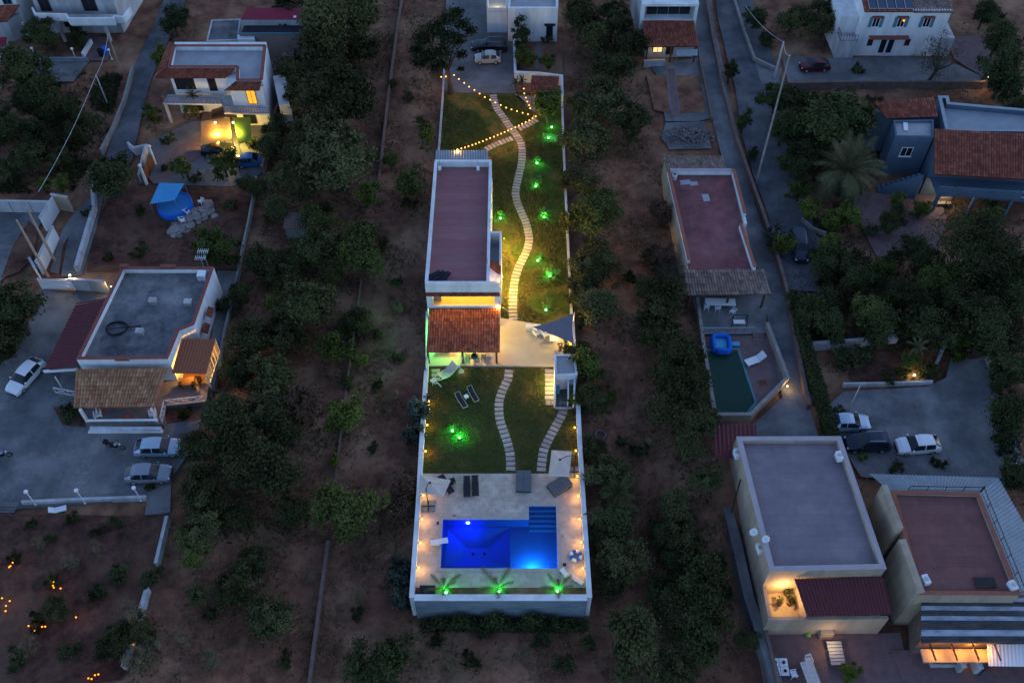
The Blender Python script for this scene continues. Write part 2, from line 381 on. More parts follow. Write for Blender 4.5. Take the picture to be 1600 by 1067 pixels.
M['leaf_dry'] = foliage('leaf_dry', (.09, .07, .042), (.2, .15, .085))
M['leaf_lawn_lit'] = foliage('leaf_lawn_lit', (.06, .14, .03), (.16, .3, .07), .5, .3)  # brighter copy of the shrub leaves, spotlight glow put into the colour
M['leaf_palm'] = foliage('leaf_palm', (.04, .045, .02), (.15, .145, .07))
M['leaf_gloss'] = foliage('leaf_gloss', (.01, .018, .01), (.05, .07, .045), .35, .3)
M['leaf_lilac'] = foliage('leaf_lilac', (.03, .03, .024), (.085, .085, .06))
M['grass'] = foliage('grass_blades', (.04, .07, .018), (.13, .12, .045))
M['weed'] = foliage('dry_weeds', (.12, .068, .042), (.27, .18, .11))
WARM = (1, .46, .1); WARM_Y = (1, .66, .2); GREEN = (.02, 1, .07)
M['bulb'] = emis('bulb', (1, .4, .07), 1.5)
M['bulb_orange'] = emis('bulb_orange', (1, .38, .06), 1.9)
M['bulb_white'] = emis('bulb_white', (1, .78, .42), 3)
M['green_glow'] = emis('green_glow', (.12, 1, .2), 5)
M['ember'] = emis('ember', (1, .3, .02), .9)
# ------------------------------------------------------------------ terrain
def build_ground():
    rng = random.Random(5); mb = MB()
    xs = [-900, -400, -200, -120]+[-90+i*1.2 for i in range(151)]+[120, 200, 400, 900]
    ys = [-300, -100, -20, 5]+[16+i*1.2 for i in range(101)]+[150, 180, 240, 400, 900, 1500]
    nx = len(xs); ph = [rng.uniform(0, 6.28) for _ in range(12)]
    vs = []
    for y in ys:
        for x in xs:
            n = (math.sin(x*.31+ph[0])*math.sin(y*.27+ph[1])+math.sin(x*.83+y*.4+ph[2])*.5+math.sin(y*1.1-x*.6+ph[3])*.5+rng.uniform(-.7, .7))*.045
            vs.append((x, y, T(x, y)+n-.06-(3 if -7.6 < x < 5.6 and 36 < y < 45.5 else 0)))
    fs = [(j*nx+i, j*nx+i+1, (j+1)*nx+i+1, (j+1)*nx+i) for j in range(len(ys)-1) for i in range(nx-1)]
    mb.add(vs, fs)
    return tag(mb.build('ground', 'soil', sm=True, keep=True), kind='structure')
build_ground()

# ------------------------------------------------------------------ plants (prototype meshes shared by the copies)
def leaf_mesh(name, seed, rx, rz, n, size, m, clumps=30, squash=.45, shell=.55, aspect=.55, spread=None, top=0):
    """crown as many small leaf faces gathered in clumps around an uneven ellipsoid centred on the origin"""
    rng = random.Random(seed); vs, fs, ts = [], [], []
    cl = []; lobes = []
    for i in range(rng.randrange(4, 7)):            # uneven outline: a few overlapping lobes
        a = rng.uniform(0, 6.28); q = rng.uniform(.18, .52); lobes.append((Vector((math.cos(a)*q*rx, math.sin(a)*q*rx, rng.uniform(-.2, .35)*rz)), rng.uniform(.52, .74)))
    for _ in range(clumps):
        while True:
            p = Vector((rng.uniform(-1, 1), rng.uniform(-1, 1), rng.uniform(-1, 1)))
            if shell < p.length < 1: break
        lc, lr = lobes[rng.randrange(len(lobes))]
        cl.append((lc+Vector((p.x*rx*lr, p.y*rx*lr, p.z*rz*lr*1.1)), rng.uniform(.5, 1.15), rng.random()))
    sp = spread or rx*.2
    for i in range(n):
        c, s, tn = cl[rng.randrange(clumps)]
        d = Vector((rng.gauss(0, 1), rng.gauss(0, 1), rng.gauss(0, .8)))
        p = c+d*sp*s*.75
        if p.z < -rz*squash*1.6: p.z *= .5
        nr = (p.normalized()*.6+Vector((rng.gauss(0, .6), rng.gauss(0, .6), .45+rng.gauss(0, .5)))).normalized()
        a = nr.orthogonal().normalized(); a = Matrix.Rotation(rng.uniform(0, 6.28), 3, nr) @ a; b = nr.cross(a)
        L = size*rng.uniform(.6, 1.35); B = L*aspect
        k = len(vs); vs += [p-a*L, p+b*B, p+a*L*1.1, p-b*B]; fs.append((k, k+1, k+2, k+3))
        ts.append(min(1, max(0, tn*.6+rng.random()*.4)))
    me = D.meshes.new(name); me.from_pydata([tuple(v) for v in vs], [], fs); me.materials.append(M[m])
    at = me.attributes.new('tone', 'FLOAT', 'FACE'); at.data.foreach_set('value', ts); me.update()
    return me
def trunk_mesh(name, seed, h, r, reach, limbs=5):
    rng = random.Random(seed); mb = MB(); y = 0
    mid = (rng.uniform(-.12, .12)*h, rng.uniform(-.12, .12)*h, h*.5)
    mb.tube([(0, 0, -.25), (mid[0]*.4, mid[1]*.4, h*.2), mid], [r*1.35, r, r*.8], 7)
    for i in range(limbs):
        a = 6.283*i/limbs+rng.uniform(-.4, .4); q = reach*rng.uniform(.5, .9)
        e = (mid[0]+math.cos(a)*q, mid[1]+math.sin(a)*q, h*rng.uniform(.95, 1.35))
        m1 = tuple(mid[k]*.55+e[k]*.45+rng.uniform(-.1, .1) for k in range(3))
        mb.tube([mid, m1, e], [r*.6, r*.4, r*.12], 5)
    me = D.meshes.new(name); me.from_pydata(mb.v, [], mb.f); me.materials.append(M['bark']); me.update(); return me
# kind: (crown meshes, trunk meshes, design diameter, crown centre height as share of diameter, tree name)
TREES = {}
def kind(key, name, dia, hc, variants, m, n, size, trunk_r, rzf=.42, **kw):
    cs = [leaf_mesh('crown', 100*len(TREES)+i, dia/2, dia*rzf, n, size, m, **kw) for i in range(variants)]
    ts = [trunk_mesh('trunk', 900+10*len(TREES)+i, hc*dia, trunk_r, dia*.36) for i in range(variants)]
    TREES[key] = (cs, ts, dia, hc, name)
kind('olive', 'olive_tree', 5.4, .56, 6, 'leaf_olive', 7600, .145, .2, .37, clumps=44, shell=.42)
kind('dark', 'dark_tree', 6.0, .58, 4, 'leaf_dark', 7800, .16, .22, .42, clumps=42, shell=.45)
kind('citrus', 'citrus_tree', 3.4, .6, 3, 'leaf_citrus', 3000, .13, .1, .45, clumps=26, shell=.5)
kind('lawn_tree', 'broadleaf_tree', 3.6, .75, 1, 'leaf_citrus', 2600, .17, .12, .45, clumps=26, shell=.4)
kind('bright', 'leafy_tree', 5.4, .6, 2, 'leaf_bright', 5600, .14, .18, .45, clumps=46, shell=.5)
kind('shrub', 'shrub', 1.7, .4, 3, 'leaf_dark', 900, .09, .05, .42, clumps=16, shell=.4)
kind('shrub_green', 'shrub', 1.5, .42, 3, 'leaf_citrus', 800, .085, .04, .42, clumps=14, shell=.4)
kind('lawn_shrub', 'shrub', 1.5, .42, 3, 'leaf_lawn_lit', 420, .085, .04, .5, clumps=12, shell=.3)
kind('red', 'flowering_shrub', 4.0, .55, 2, 'leaf_red', 3200, .13, .1, .5, clumps=36, shell=.45)
kind('dry', 'dry_shrub', 2.6, .5, 2, 'leaf_dry', 1300, .12, .06, .6, clumps=24, shell=.35, aspect=.22)
kind('gloss', 'glossy_shrub', 2.6, .5, 2, 'leaf_gloss', 1500, .13, .06, .6, clumps=24, shell=.45, aspect=.7)
kind('cedar', 'cedar_tree', 9.0, .6, 1, 'leaf_dark', 8200, .2, .3, .5, clumps=70, shell=.4, aspect=.3)
kind('cypress', 'cypress_tree', 2.2, .9, 1, 'leaf_dark', 2400, .11, .12, .95, clumps=34, shell=.3)
kind('sparse', 'sparse_tree', 7.0, .55, 1, 'leaf_lilac', 3600, .11, .22, .45, clumps=52, shell=.4, aspect=.3)
PLANTS = []       # (object, kind key, px, py, tone word) for the labels made at the end
def plant(key, px, py, dpx, rng, label=None, cat=None, name=None, z0=None):
    cs, ts, dia, hc, nm = TREES[key]
    d = dpx*(.98 if dpx > 60 else 1)/scale_at(py); s = d/dia
    p = WT(px, py, hc*d); z = p.z if z0 is None else z0
    if z0 is not None: p = W(px, py, hc*d+z0)
    o = thing(name or nm, label, cat or ('shrub' if 'shrub' in nm else 'tree'), (p.x, p.y, z))
    i = rng.randrange(len(cs))
    c = D.objects.new('foliage' if 'shrub' in nm else 'crown', cs[i]); COL.objects.link(c); c.parent = o; c.location = (0, 0, hc*dia)
    c.rotation_euler = (0, 0, rng.uniform(0, 6.28)); c.scale = (rng.uniform(.92, 1.1), rng.uniform(.92, 1.1), rng.uniform(.88, 1.12))
    t = D.objects.new('stem' if 'shrub' in nm else 'trunk', ts[i]); COL.objects.link(t); t.parent = o; t.rotation_euler = (0, 0, rng.uniform(0, 6.28))
    o.scale = (s, s, s)
    if label is None: PLANTS.append((o, key, px, py, d))
    return o
def frond_mesh(name, L, droop, seed, m='leaf_palm', n=26, wl=.34):
    rng = random.Random(seed); vs, fs, ts = [], [], []
    def sp(t): return Vector((L*t*(1-.12*droop*t), 0, L*(.62*t-droop*.85*t*t)))
    def q(a, b, c, d, tn): k = len(vs); vs.extend([a, b, c, d]); fs.append((k, k+1, k+2, k+3)); ts.append(tn)
    for i in range(8):
        a, b = sp(i/8), sp((i+1)/8); h = Vector((0, .03*(1-i/8)+.006, 0)); q(a-h, b-h, b+h, a+h, .6)
    for i in range(n):
        t = .12+.88*i/n; p = sp(t); d = (sp(min(1, t+.02))-sp(t-.02)).normalized(); ll = wl*L*.55*math.sin(math.pi*(.12+.82*t))**.7*rng.uniform(.85, 1.1)
        for s in (-1, 1):
            e = p+d*ll*.75+Vector((0, s*ll*.75, -ll*.28+rng.uniform(-.06, .06)*L*.3)); wv = d*(.007*L+.012)
            q(p-wv, p+wv, e+wv*.25, e-wv*.25, rng.random())
    me = D.meshes.new(name); me.from_pydata([tuple(v) for v in vs], [], fs); me.materials.append(M[m])
    at = me.attributes.new('tone', 'FLOAT', 'FACE'); at.data.foreach_set('value', ts); me.update(); return me
def palm(name, label, p, trunk_h, trunk_r, L, nf, seed, m='leaf_palm', steep=1.0):
    rng = random.Random(seed); o = thing(name, label, 'palm', p)
    mb = MB(); mb.tube([(0, 0, -.2), (0, 0, trunk_h*.5), (0, 0, trunk_h)], [trunk_r*1.15, trunk_r, trunk_r*1.1], 10)
    for i in range(int(trunk_h/.25)): mb.torus((0, 0, .12+i*.25), trunk_r*1.02, trunk_r*.09, 10, 4)
    mb.v = [(a+p[0], b+p[1], c+p[2]) for a, b, c in mb.v]
    mb.build('trunk', 'bark', o)
    fm = [frond_mesh('frond', L, dr, seed+i, m) for i, dr in enumerate((.35, .75, 1.15))]
    for i in range(nf):
        k = (i*3)//nf
        f = D.objects.new('frond', fm[k]); COL.objects.link(f); f.parent = o; f.location = (0, 0, trunk_h)
        f.rotation_euler = (0, (-.85+.45*k)*steep+.15+rng.uniform(-.12, .12), i*2.399+rng.uniform(-.2, .2)); q = rng.uniform(.82, 1.08); f.scale = (q, q, q)
    return o

# ------------------------------------------------------------------ furniture and fittings, built once around the origin
def proto(name, cat): return thing(name, None, cat)
def hide_proto(o):      # prototypes are only templates: removed at the end
    PROTOS.append(o); return o
PROTOS = []
def make_lounger(fab, fr, wd=.56, Lr=1.25, back=.72, ang=32):
    o = proto('sun_lounger', 'sun lounger'); h = .3
    f = MB(); y = wd/2
    for s in (-1, 1): f.beam((-.05, s*y, h), (Lr, s*y, h), .045, .06)
    f.beam((Lr, -y, h), (Lr, y, h), .045, .06); f.beam((-.05, -y, h), (-.05, y, h), .045, .06)
    c, s_ = math.cos(rad(ang)), math.sin(rad(ang))
    for s in (-1, 1): f.beam((0, s*y, h), (-back*c, s*y, h+back*s_), .045, .05)
    f.beam((-back*c, -y, h+back*s_), (-back*c, y, h+back*s_), .045, .05)
    f.build('frame', fr, o)
    g = MB(); n = 7
    for i in range(n):
        x0, x1 = Lr*i/n, Lr*(i+1)/n; z0, z1 = h+.03-.025*math.sin(math.pi*i/n), h+.03-.025*math.sin(math.pi*(i+1)/n)
        g.quad((x0, -y+.03, z0), (x1, -y+.03, z1), (x1, y-.03, z1), (x0, y-.03, z0)); g.quad((x0, -y+.03, z0-.02), (x0, y-.03, z0-.02), (x1, y-.03, z1-.02), (x1, -y+.03, z1-.02))
    g.build('seat', fab, o)
    b = MB(); b.beam((-.02, 0, h+.03), (-back*c+.02, 0, h+back*s_+.01), wd-.07, .03); b.build('backrest', fab, o)
    for x in (.12, Lr-.12):
        for s in (-1, 1): MB().beam((x, s*(y-.02), h), (x, s*(y-.02), 0), .045).build('leg', fr, o)
    return hide_proto(o)
def make_chair(m):
    o = proto('plastic_chair', 'chair')
    MB().box((0, 0, .43), (.44, .46, .05)).build('seat', m, o)
    b = MB()
    for i in range(5): b.beam((-.21, -.18+i*.09, .45), (-.3, -.19+i*.095, .84), .05, .025)
    b.beam((-.3, -.23, .85), (-.3, .23, .85), .05); b.build('backrest', m, o)
    for s in (-1, 1):
        a = MB(); a.beam((-.26, s*.24, .66), (.2, s*.25, .64), .05, .04); a.beam((.2, s*.25, .64), (.22, s*.24, .43), .04); a.build('armrest', m, o)
    for x in (-.2, .2):
        for s in (-1, 1): MB().beam((x*.9, s*.19, .42), (x*1.15, s*.23, 0), .045).build('leg', m, o)
    return hide_proto(o)
def make_table(m, lx, ly, h=.74, name='table'):
    o = proto(name, 'table')
    MB().box((0, 0, h), (lx, ly, .05)).build('table_top', m, o)
    for x in (-1, 1):
        for y in (-1, 1): MB().beam((x*(lx/2-.07), y*(ly/2-.07), h-.02), (x*(lx/2-.07), y*(ly/2-.07), 0), .06).build('leg', m, o)
    return hide_proto(o)
def make_daybed():
    """wide two-person bed: two padded halves, folding backs, low dark frame"""
    o = proto('daybed', 'daybed')
    MB().box((0, 0, .17), (1.95, 1.35, .12)).build('frame', 'dark_metal', o)
    for s in (-1, 1):
        MB().box((.3, s*.335, .31), (1.3, .655, .15)).build('cushion', 'grey_fabric', o)
        b = MB(); b.beam((-.36, s*.335, .34), (-.98, s*.335, .62), .655, .13); b.build('backrest', 'grey_fabric', o)
    for x in (-.85, .85):
        for s in (-1, 1): MB().box((x, s*.58, .055), (.07, .07, .11)).build('leg', 'dark_metal', o)
    return hide_proto(o)
def make_armchair():
    o = proto('outdoor_armchair', 'armchair')
    MB().box((.03, 0, .34), (.6, .5, .14)).build('seat', 'plastic_white', o)
    b = MB(); b.beam((-.26, 0, .38), (-.36, 0, .74), .62, .09); b.build('backrest', 'plastic_white', o)
    for s in (-1, 1): MB().box((0, s*.31, .4), (.7, .1, .4)).build('armrest', 'plastic_white', o)
    for x in (-.28, .28):
        for s in (-1, 1): MB().box((x, s*.29, .1), (.06, .06, .2)).build('leg', 'plastic_white', o)
    return hide_proto(o)
lounger_white = make_lounger('black_fabric', 'frame_grey'); lounger_dark = make_lounger('black_fabric', 'dark_metal', ang=8)
lounger_plain = make_lounger('plastic_white', 'plastic_white', .68, ang=40)
chair_white = make_chair('plastic_white'); daybed = make_daybed(); armchair = make_armchair()
def from_proto(p, loc, rz, label, group=None, s=1, z=None):
    o = copy_tree(p); return put(o, loc, rz, s, label, group)

SPHERE = {}
def bulb_obj(parent, loc, m, r=.1):
    key = (m, r)
    if key not in SPHERE:
        mb = MB().ball((0, 0, 0), r, 8); me = D.meshes.new('bulb'); me.from_pydata(mb.v, [], mb.f); me.materials.append(M[m]); me.polygons.foreach_set('use_smooth', [True]*len(me.polygons)); SPHERE[key] = me
    o = D.objects.new('bulb', SPHERE[key]); COL.objects.link(o); o.parent = parent; o.location = Vector(loc)-ORG[parent.name]; return o
def wall_lamp(p, nx, ny, label, group, e=9, m='bulb_orange', c=WARM, r=.11):
    """small bracket lamp: back plate, arm and glowing globe, standing off the wall along (nx, ny)"""
    p = Vector(p); o = thing('wall_lamp', label, 'lamp', p, group)
    MB().box((p.x, p.y, p.z), (.14 if abs(nx) < .5 else .04, .14 if abs(ny) < .5 else .04, .22)).build('back_plate', 'dark_metal', o)
    q = p+Vector((nx, ny, 0))*.2
    MB().tube([p, p+Vector((nx, ny, 0))*.12+Vector((0, 0, .05)), q+Vector((0, 0, .02))], .018, 5).build('arm', 'dark_metal', o)
    b = bulb_obj(o, q+Vector((0, 0, -.06)), m, r)
    if e: point('lamp_light', q+Vector((nx*.2, ny*.2, -.02)), c, e, .08, o)
    return o
def garden_spot(px, py, label, group, e=7, z=0.0, c=GREEN, m='green_glow', ahead=(0, .25), p=None):
    p = p or W(px, py, z+.15); p = Vector((p.x, p.y, z)); o = thing('garden_spotlight', label, 'spotlight', p, group)
    MB().tube([p, p+Vector((0, 0, .14))], .02, 5).build('spike', 'dark_metal', o)
    q = p+Vector((0, 0, .19))
    MB().tube([q-Vector((0, .06, 0)), q+Vector((0, .06, .03))], [.06, .09], 9).build('housing', 'dark_metal', o)
    bulb_obj(o, q+Vector((0, 0, .1)), m, .12)
    point('spot_light', q+Vector((ahead[0]*.4, ahead[1]*.4, .3)), c, e, .1, o)
    return o
def string_light(label, pts, m='bulb', e=1.2, every=3, ends=(), r=.09, cord='dark_metal'):
    """pts: world points of the bulbs"""
    o = thing('string_light', label, 'string light', pts[0])
    MB().tube([Vector(p)+Vector((0, 0, .12)) for p in list(ends[:1])+list(pts)+list(ends[1:])], .014, 4).build('cord', cord, o)
    for i, p in enumerate(pts):
        b = bulb_obj(o, p, m, r)
        if e and i % every == 0: point('bulb_light', Vector(p)-Vector((0, 0, .16)), WARM, e*every, .08, o)
    return o
def globe_lamp_post(p, label, group, h=2.2, lit=0):
    p = Vector(p); o = thing('globe_lamp_post', label, 'lamp post', p, group)
    MB().tube([p, p+Vector((0, 0, h))], .045, 6).build('post', 'white_paint', o)
    MB().lathe(p, [(.12, 0), (.12, .05), (.05, .1)], 8).build('base', 'white_paint', o)
    MB().ball(p+Vector((0, 0, h+.16)), .2, 10).build('globe', 'bulb_white' if lit else 'plastic_white', o, sm=True)
    return o

# ------------------------------------------------------------------ cars: one lofted skin cut into body and glass
def car(name, label, paint, p, rz, L=4.1, Wd=1.72, Hh=1.48, style='hatch', group=None):
    o = thing(name, label, 'car', (0, 0, 0), group); a = L/4.1; w = Wd/2
    r5 = Hh
    back = {'hatch': [(-.9, .95, r5*.985, 1, .71), (-1.35, .97, r5*.91, .98, .66), (-1.9, .97, 1.05, .92, .76)],
            'sedan': [(-.75, .93, r5*.98, 1, .73), (-.98, .94, r5*.95, 1, .7), (-1.55, .96, 1.02, .96, .86)],
            'suv': [(-1.1, 1.05, r5, 1, .78), (-1.62, 1.06, r5*.97, 1, .75), (-1.95, 1.05, 1.12, .97, .86)],
            'van': [(-1.2, 1.0, r5, 1, .82), (-1.8, 1.0, r5*.98, 1, .8), (-1.98, 1.0, 1.08, .97, .88)]}[style]
    zb = back[0][1]
    St = [(2.05, .52, .56, .72, .66), (1.98, .66, .72, .86, .78), (1.65, .78, .86, .97, .84), (1.02, zb-.07, zb+.02, 1, .86),
          (.38, zb-.02, r5*.955, 1, .7), (.0, zb, r5, 1, .74), (-.3, zb, r5*1.005, 1, .75), (-.38, zb, r5*1.005, 1, .75)]+back+[(-2.05, .78, .84, .9, .8)]
    ring = []
    for x, zbl, zt, wf, rf in St:
        x *= a; ww = w*wf; wr = w*rf
        half = [(ww*.8, .22), (ww*.98, .3), (ww, .55), (ww*.985, zbl), (wr, zt-.05), (wr*.8, zt), (wr*.4, zt+.015)]
        if zbl < .55: half[2] = (ww, .42)
        ring.append([(x, y, z) for y, z in half]+[(x, 0, zt+.02)]+[(x, -y, z) for y, z in half[::-1]])
    n = len(ring[0]); cls = {}
    ws = 3; rs = len(St)-3
    for i in range(len(ring)-1):
        for k in range(n-1):
            q = (ring[i][k], ring[i+1][k], ring[i+1][k+1], ring[i][k+1]); side = k in (3, n-5); topf = 4 <= k <= n-6
            if i == ws and topf: key = 'windscreen'
            elif i == rs and topf: key = 'rear_window'
            elif side and ws <= i < rs and i != 6: key = ('side_window', k == 3, i > 6)
            else: key = 'body'
            cls.setdefault(key, MB()).quad(*q)
    b = cls['body']; b.add(ring[0], [tuple(range(n))]); b.add(ring[-1], [tuple(range(n))[::-1]])
    b.add([(St[0][0]*a, w*.7, .22), (St[-1][0]*a, w*.7, .22), (St[-1][0]*a, -w*.7, .22), (St[0][0]*a, -w*.7, .22)], [(0, 1, 2, 3)])
    body = b.build('body', paint, o, sm=True)
    for k, m in cls.items():
        if k != 'body': m.build(k if isinstance(k, str) else k[0], 'glass', o)
    for sx in (1.28*a, -1.25*a):
        for s in (-1, 1):
            y = s*(w-.1)
            t = MB(); R = .31
            prof = [(-.1, R*.92), (-.07, R), (.07, R), (.1, R*.92)]
            t.tube([(sx, y+d, R) for d, _ in prof], [q for _, q in prof], 14)
            wh = t.build('wheel', 'rubber', o)
            MB().tube([(sx, y+s*.09, R), (sx, y+s*.115, R)], [.2, .18], 10).build('rim', 'steel', wh)
    for s in (-1, 1):
        MB().box((1.93*a, s*w*.62, .66), (.16, .3, .11), -s*.35).build('headlight', 'plastic_white', o)
        MB().box((-2.0*a, s*w*.74, .8), (.1, .2, .18)).build('taillight', 'metal_red', o)
        MB().box((.82*a, s*(w+.07), zb+.06), (.13, .16, .12)).build('mirror', paint, o)
    MB().box((2.05*a, 0, .36), (.08, w*1.3, .14)).build('bumper', 'rubber', o)
    if style in ('suv',):
        for s in (-1, 1): MB().beam((.2*a, s*w*.62, r5+.04), (-1.3*a, s*w*.62, r5+.03), .04).build('roof_rail', 'steel', o)
    return put(o, p, rz)
def paint(name, c, rough=.28, metal=.25): M[name] = mat(name, c, rough=rough, metal=metal, spec=.5)
paint('paint_black', (.012, .014, .018)); paint('paint_silver', (.42, .4, .38)); paint('paint_white', (.66, .68, .7), .3, 0); paint('paint_blue', (.02, .12, .35))
paint('paint_grey', (.24, .26, .3)); paint('paint_red', (.09, .012, .018)); paint('paint_navy', (.014, .025, .045)); paint('paint_ice', (.36, .45, .54))
def motorbike(label, p, rz):
    o = thing('motorbike', label, 'motorbike', (0, 0, 0))
    for x in (-.68, .7):
        wl = MB().torus((x, 0, .31), .25, .06, 16, 6, 'y').build('wheel', 'rubber', o)
        MB().tube([(x, -.03, .31), (x, .03, .31)], .17, 10).build('rim', 'steel', wl)
    f = MB(); f.beam((-.68, 0, .34), (0, 0, .5), .1, .08); f.beam((0, 0, .5), (.42, 0, .82), .1, .1); f.box((.02, 0, .42), (.5, .26, .3)); f.build('frame', 'dark_metal', o)
    MB().lathe((.18, 0, .68), [(.05, 0), (.19, .06), (.2, .14), (.12, .23), (.03, .25)], 10).build('fuel_tank', 'paint_grey', o)
    s = MB(); s.beam((-.62, 0, .82), (.02, 0, .76), .26, .1); s.build('seat', 'black_fabric', o)
    k = MB()
    for q in (-1, 1): k.beam((.7, q*.1, .31), (.46, q*.1, .92), .04)
    k.build('fork', 'steel', o)
    MB().tube([(.34, -.38, 1.0), (.46, -.15, .98), (.46, .15, .98), (.34, .38, 1.0)], .02, 6).build('handlebar', 'dark_metal', o)
    MB().ball((.58, 0, .84), .09, 8).build('headlight', 'plastic_white', o)
    MB().box((-.78, 0, 1.0), (.36, .4, .3)).build('top_box', 'rubber', o)
    return put(o, p, rz)

# ------------------------------------------------------------------ building parts
def opening(root, A, B, t, z, wd, ht, frame='white_paint', pane='glass', name='window', sill=False, depth=.06, bars=1, shutters=None, lintel=None):
    """window or door on the wall line A-B (world xy, outside on the right hand going A to B), t along it, z = centre height"""
    A, B = Vector(A), Vector(B); d = (B-A).normalized(); n = Vector((d.y, -d.x)); c = A.lerp(B, t); rz = math.atan2(d.y, d.x)
    def bx(mb, u, zz, w_, h_, out, th):
        q = c+d*u+n*(out+th/2); mb.box((q.x, q.y, zz), (w_, th, h_), rz)
    f = MB(); e = .07
    bx(f, 0, z+ht/2-e/2, wd, e, .0, depth); bx(f, 0, z-ht/2+e/2, wd, e, .0, depth)
    bx(f, -wd/2+e/2, z, e, ht-2*e, .0, depth); bx(f, wd/2-e/2, z, e, ht-2*e, .0, depth)
    for i in range(bars): bx(f, -wd/2+wd*(i+1)/(bars+1), z, .05, ht-2*e, .0, depth*.9)
    fo = f.build(name, frame, root)
    p = MB(); bx(p, 0, z, wd-2*e, ht-2*e, .004, .016); p.build('pane', pane, fo)
    if sill: s = MB(); bx(s, 0, z-ht/2-.04, wd+.2, .07, 0, .14); s.build('sill', frame, fo)
    if lintel: s = MB(); bx(s, 0, z+ht/2+.12, wd+.5, .14, 0, .45); s.build('canopy', lintel, fo)
    if shutters:
        for s in (-1, 1): q = MB(); bx(q, s*(wd/2+.24), z, .44, ht, .005, .05); q.build('shutter', shutters, fo)
    return fo
def railing(root, pts, z, h=.95, m='white_paint', step=1.2, cross=True, name='railing'):
    mb = MB(); P = [Vector((x, y, z)) for x, y in pts]; up = Vector((0, 0, h))
    for a, b in zip(P, P[1:]):
        n = max(1, round((b-a).length/step)); mb.beam(a+up, b+up, .05); mb.beam(a+up*.12, b+up*.12, .035)
        for i in range(n+1): q = a.lerp(b, i/n); mb.beam(q, q+up, .045)
        if cross:
            for i in range(n):
                q, r = a.lerp(b, i/n), a.lerp(b, (i+1)/n); mb.beam(q+up*.12, r+up, .03); mb.beam(r+up*.12, q+up, .03)
    return mb.build(name, m, root)
def flat_house(root, poly, z0, zr, zp, wall, deck, coping, t=.28, ct=.06):
    """solid storey block with roof deck at zr, parapet up to zp with coping"""
    poly = ccw(poly)
    MB().prism(poly, z0, zr-.02).build('wall', wall, root)
    inner = offset(poly, t, True)
    MB().prism(inner, zr-.015, zr).build('roof', deck, root)
    mid = offset(poly, t/2, True)
    pa = strip(MB(), mid, t-.004, zr-.018, zp-ct, True).build('parapet', wall, root)
    if coping: strip(MB(), mid, t+.06, zp-ct, zp, True).build('coping', coping, pa)
    return inner
def boundary_wall(name, label, pts, m, t=.22, h=1.2, z0=None, coping=None, cat='wall', group=None, base=-.4, zs=None):
    """pts world xy; follows the terrain"""
    zt = zs or [T(*p)+.16+h for p in pts]; zb = [T(*p)+base if z0 is None else z0 for p in pts]
    o = thing(name, label, cat, (*pts[0], zb[0]), group)
    strip(MB(), pts, t, zb, zt).build('wall_body', m, o)
    if coping: strip(MB(), pts, t+.06, zt, [q+.06 for q in zt]).build('coping', coping, o)
    return o
# ================================================================== the villa plot
def travertine():
    m = mat('travertine', (.49, .42, .36), (.39, .335, .29), 1.9, .7, .08, 9, c3=(.53, .47, .41), sc3=.8)
    n, l = m.node_tree.nodes, m.node_tree.links; b = n['Principled BSDF']
    src = b.inputs['Base Color'].links[0].from_socket
    g = n.new('ShaderNodeNewGeometry'); br = n.new('ShaderNodeTexBrick'); br.inputs['Scale'].default_value = 1.0
    br.inputs['Brick Width'].default_value = .62; br.inputs['Row Height'].default_value = .42; br.inputs['Mortar Size'].default_value = .012
    br.inputs['Color1'].default_value = (1.08, 1.07, 1.06, 1); br.inputs['Color2'].default_value = (.86, .86, .86, 1); br.inputs['Mortar'].default_value = (.85, .84, .83, 1)
    l.new(g.outputs['Position'], br.inputs['Vector'])
    mx = n.new('ShaderNodeMixRGB'); mx.blend_type = 'MULTIPLY'; mx.inputs[0].default_value = 1; l.new(src, mx.inputs[1]); l.new(br.outputs[0], mx.inputs[2]); l.new(mx.outputs[0], b.inputs['Base Color'])
    return m
M['travertine'] = travertine()
def water_mat(name, tint, gl=.03):
    m = D.materials.new(name); m.use_nodes = True; n = m.node_tree.nodes; l = m.node_tree.links; n.clear()
    tr = n.new('ShaderNodeBsdfTransparent'); tr.inputs[0].default_value = (*tint, 1)
    g = n.new('ShaderNodeBsdfGlossy'); g.inputs['Roughness'].default_value = gl
    fr = n.new('ShaderNodeFresnel'); fr.inputs[0].default_value = 1.33
    ge = n.new('ShaderNodeNewGeometry'); no = n.new('ShaderNodeTexNoise'); no.inputs['Scale'].default_value = 2.2; no.inputs['Detail'].default_value = 3; l.new(ge.outputs['Position'], no.inputs['Vector'])
    bp = n.new('ShaderNodeBump'); bp.inputs['Strength'].default_value = .12; bp.inputs['Distance'].default_value = .05; l.new(no.outputs[0], bp.inputs['Height']); l.new(bp.outputs[0], g.inputs['Normal'])
    mx = n.new('ShaderNodeMixShader'); l.new(fr.outputs[0], mx.inputs[0]); l.new(tr.outputs[0], mx.inputs[1]); l.new(g.outputs[0], mx.inputs[2])
    o = n.new('ShaderNodeOutputMaterial'); l.new(mx.outputs[0], o.inputs[0]); return m
M['pool_blue'] = mat('pool_tile', (.015, .14, .46), (.013, .125, .42), 2, .5)
M['water'] = water_mat('pool_water', (.6, .85, 1))
M['pool_green'] = mat('pool_green', (.012, .04, .045), rough=.6)

ST = lambda n, p, m, z, z0=None: structure(n, XY(p), m, z, z0)
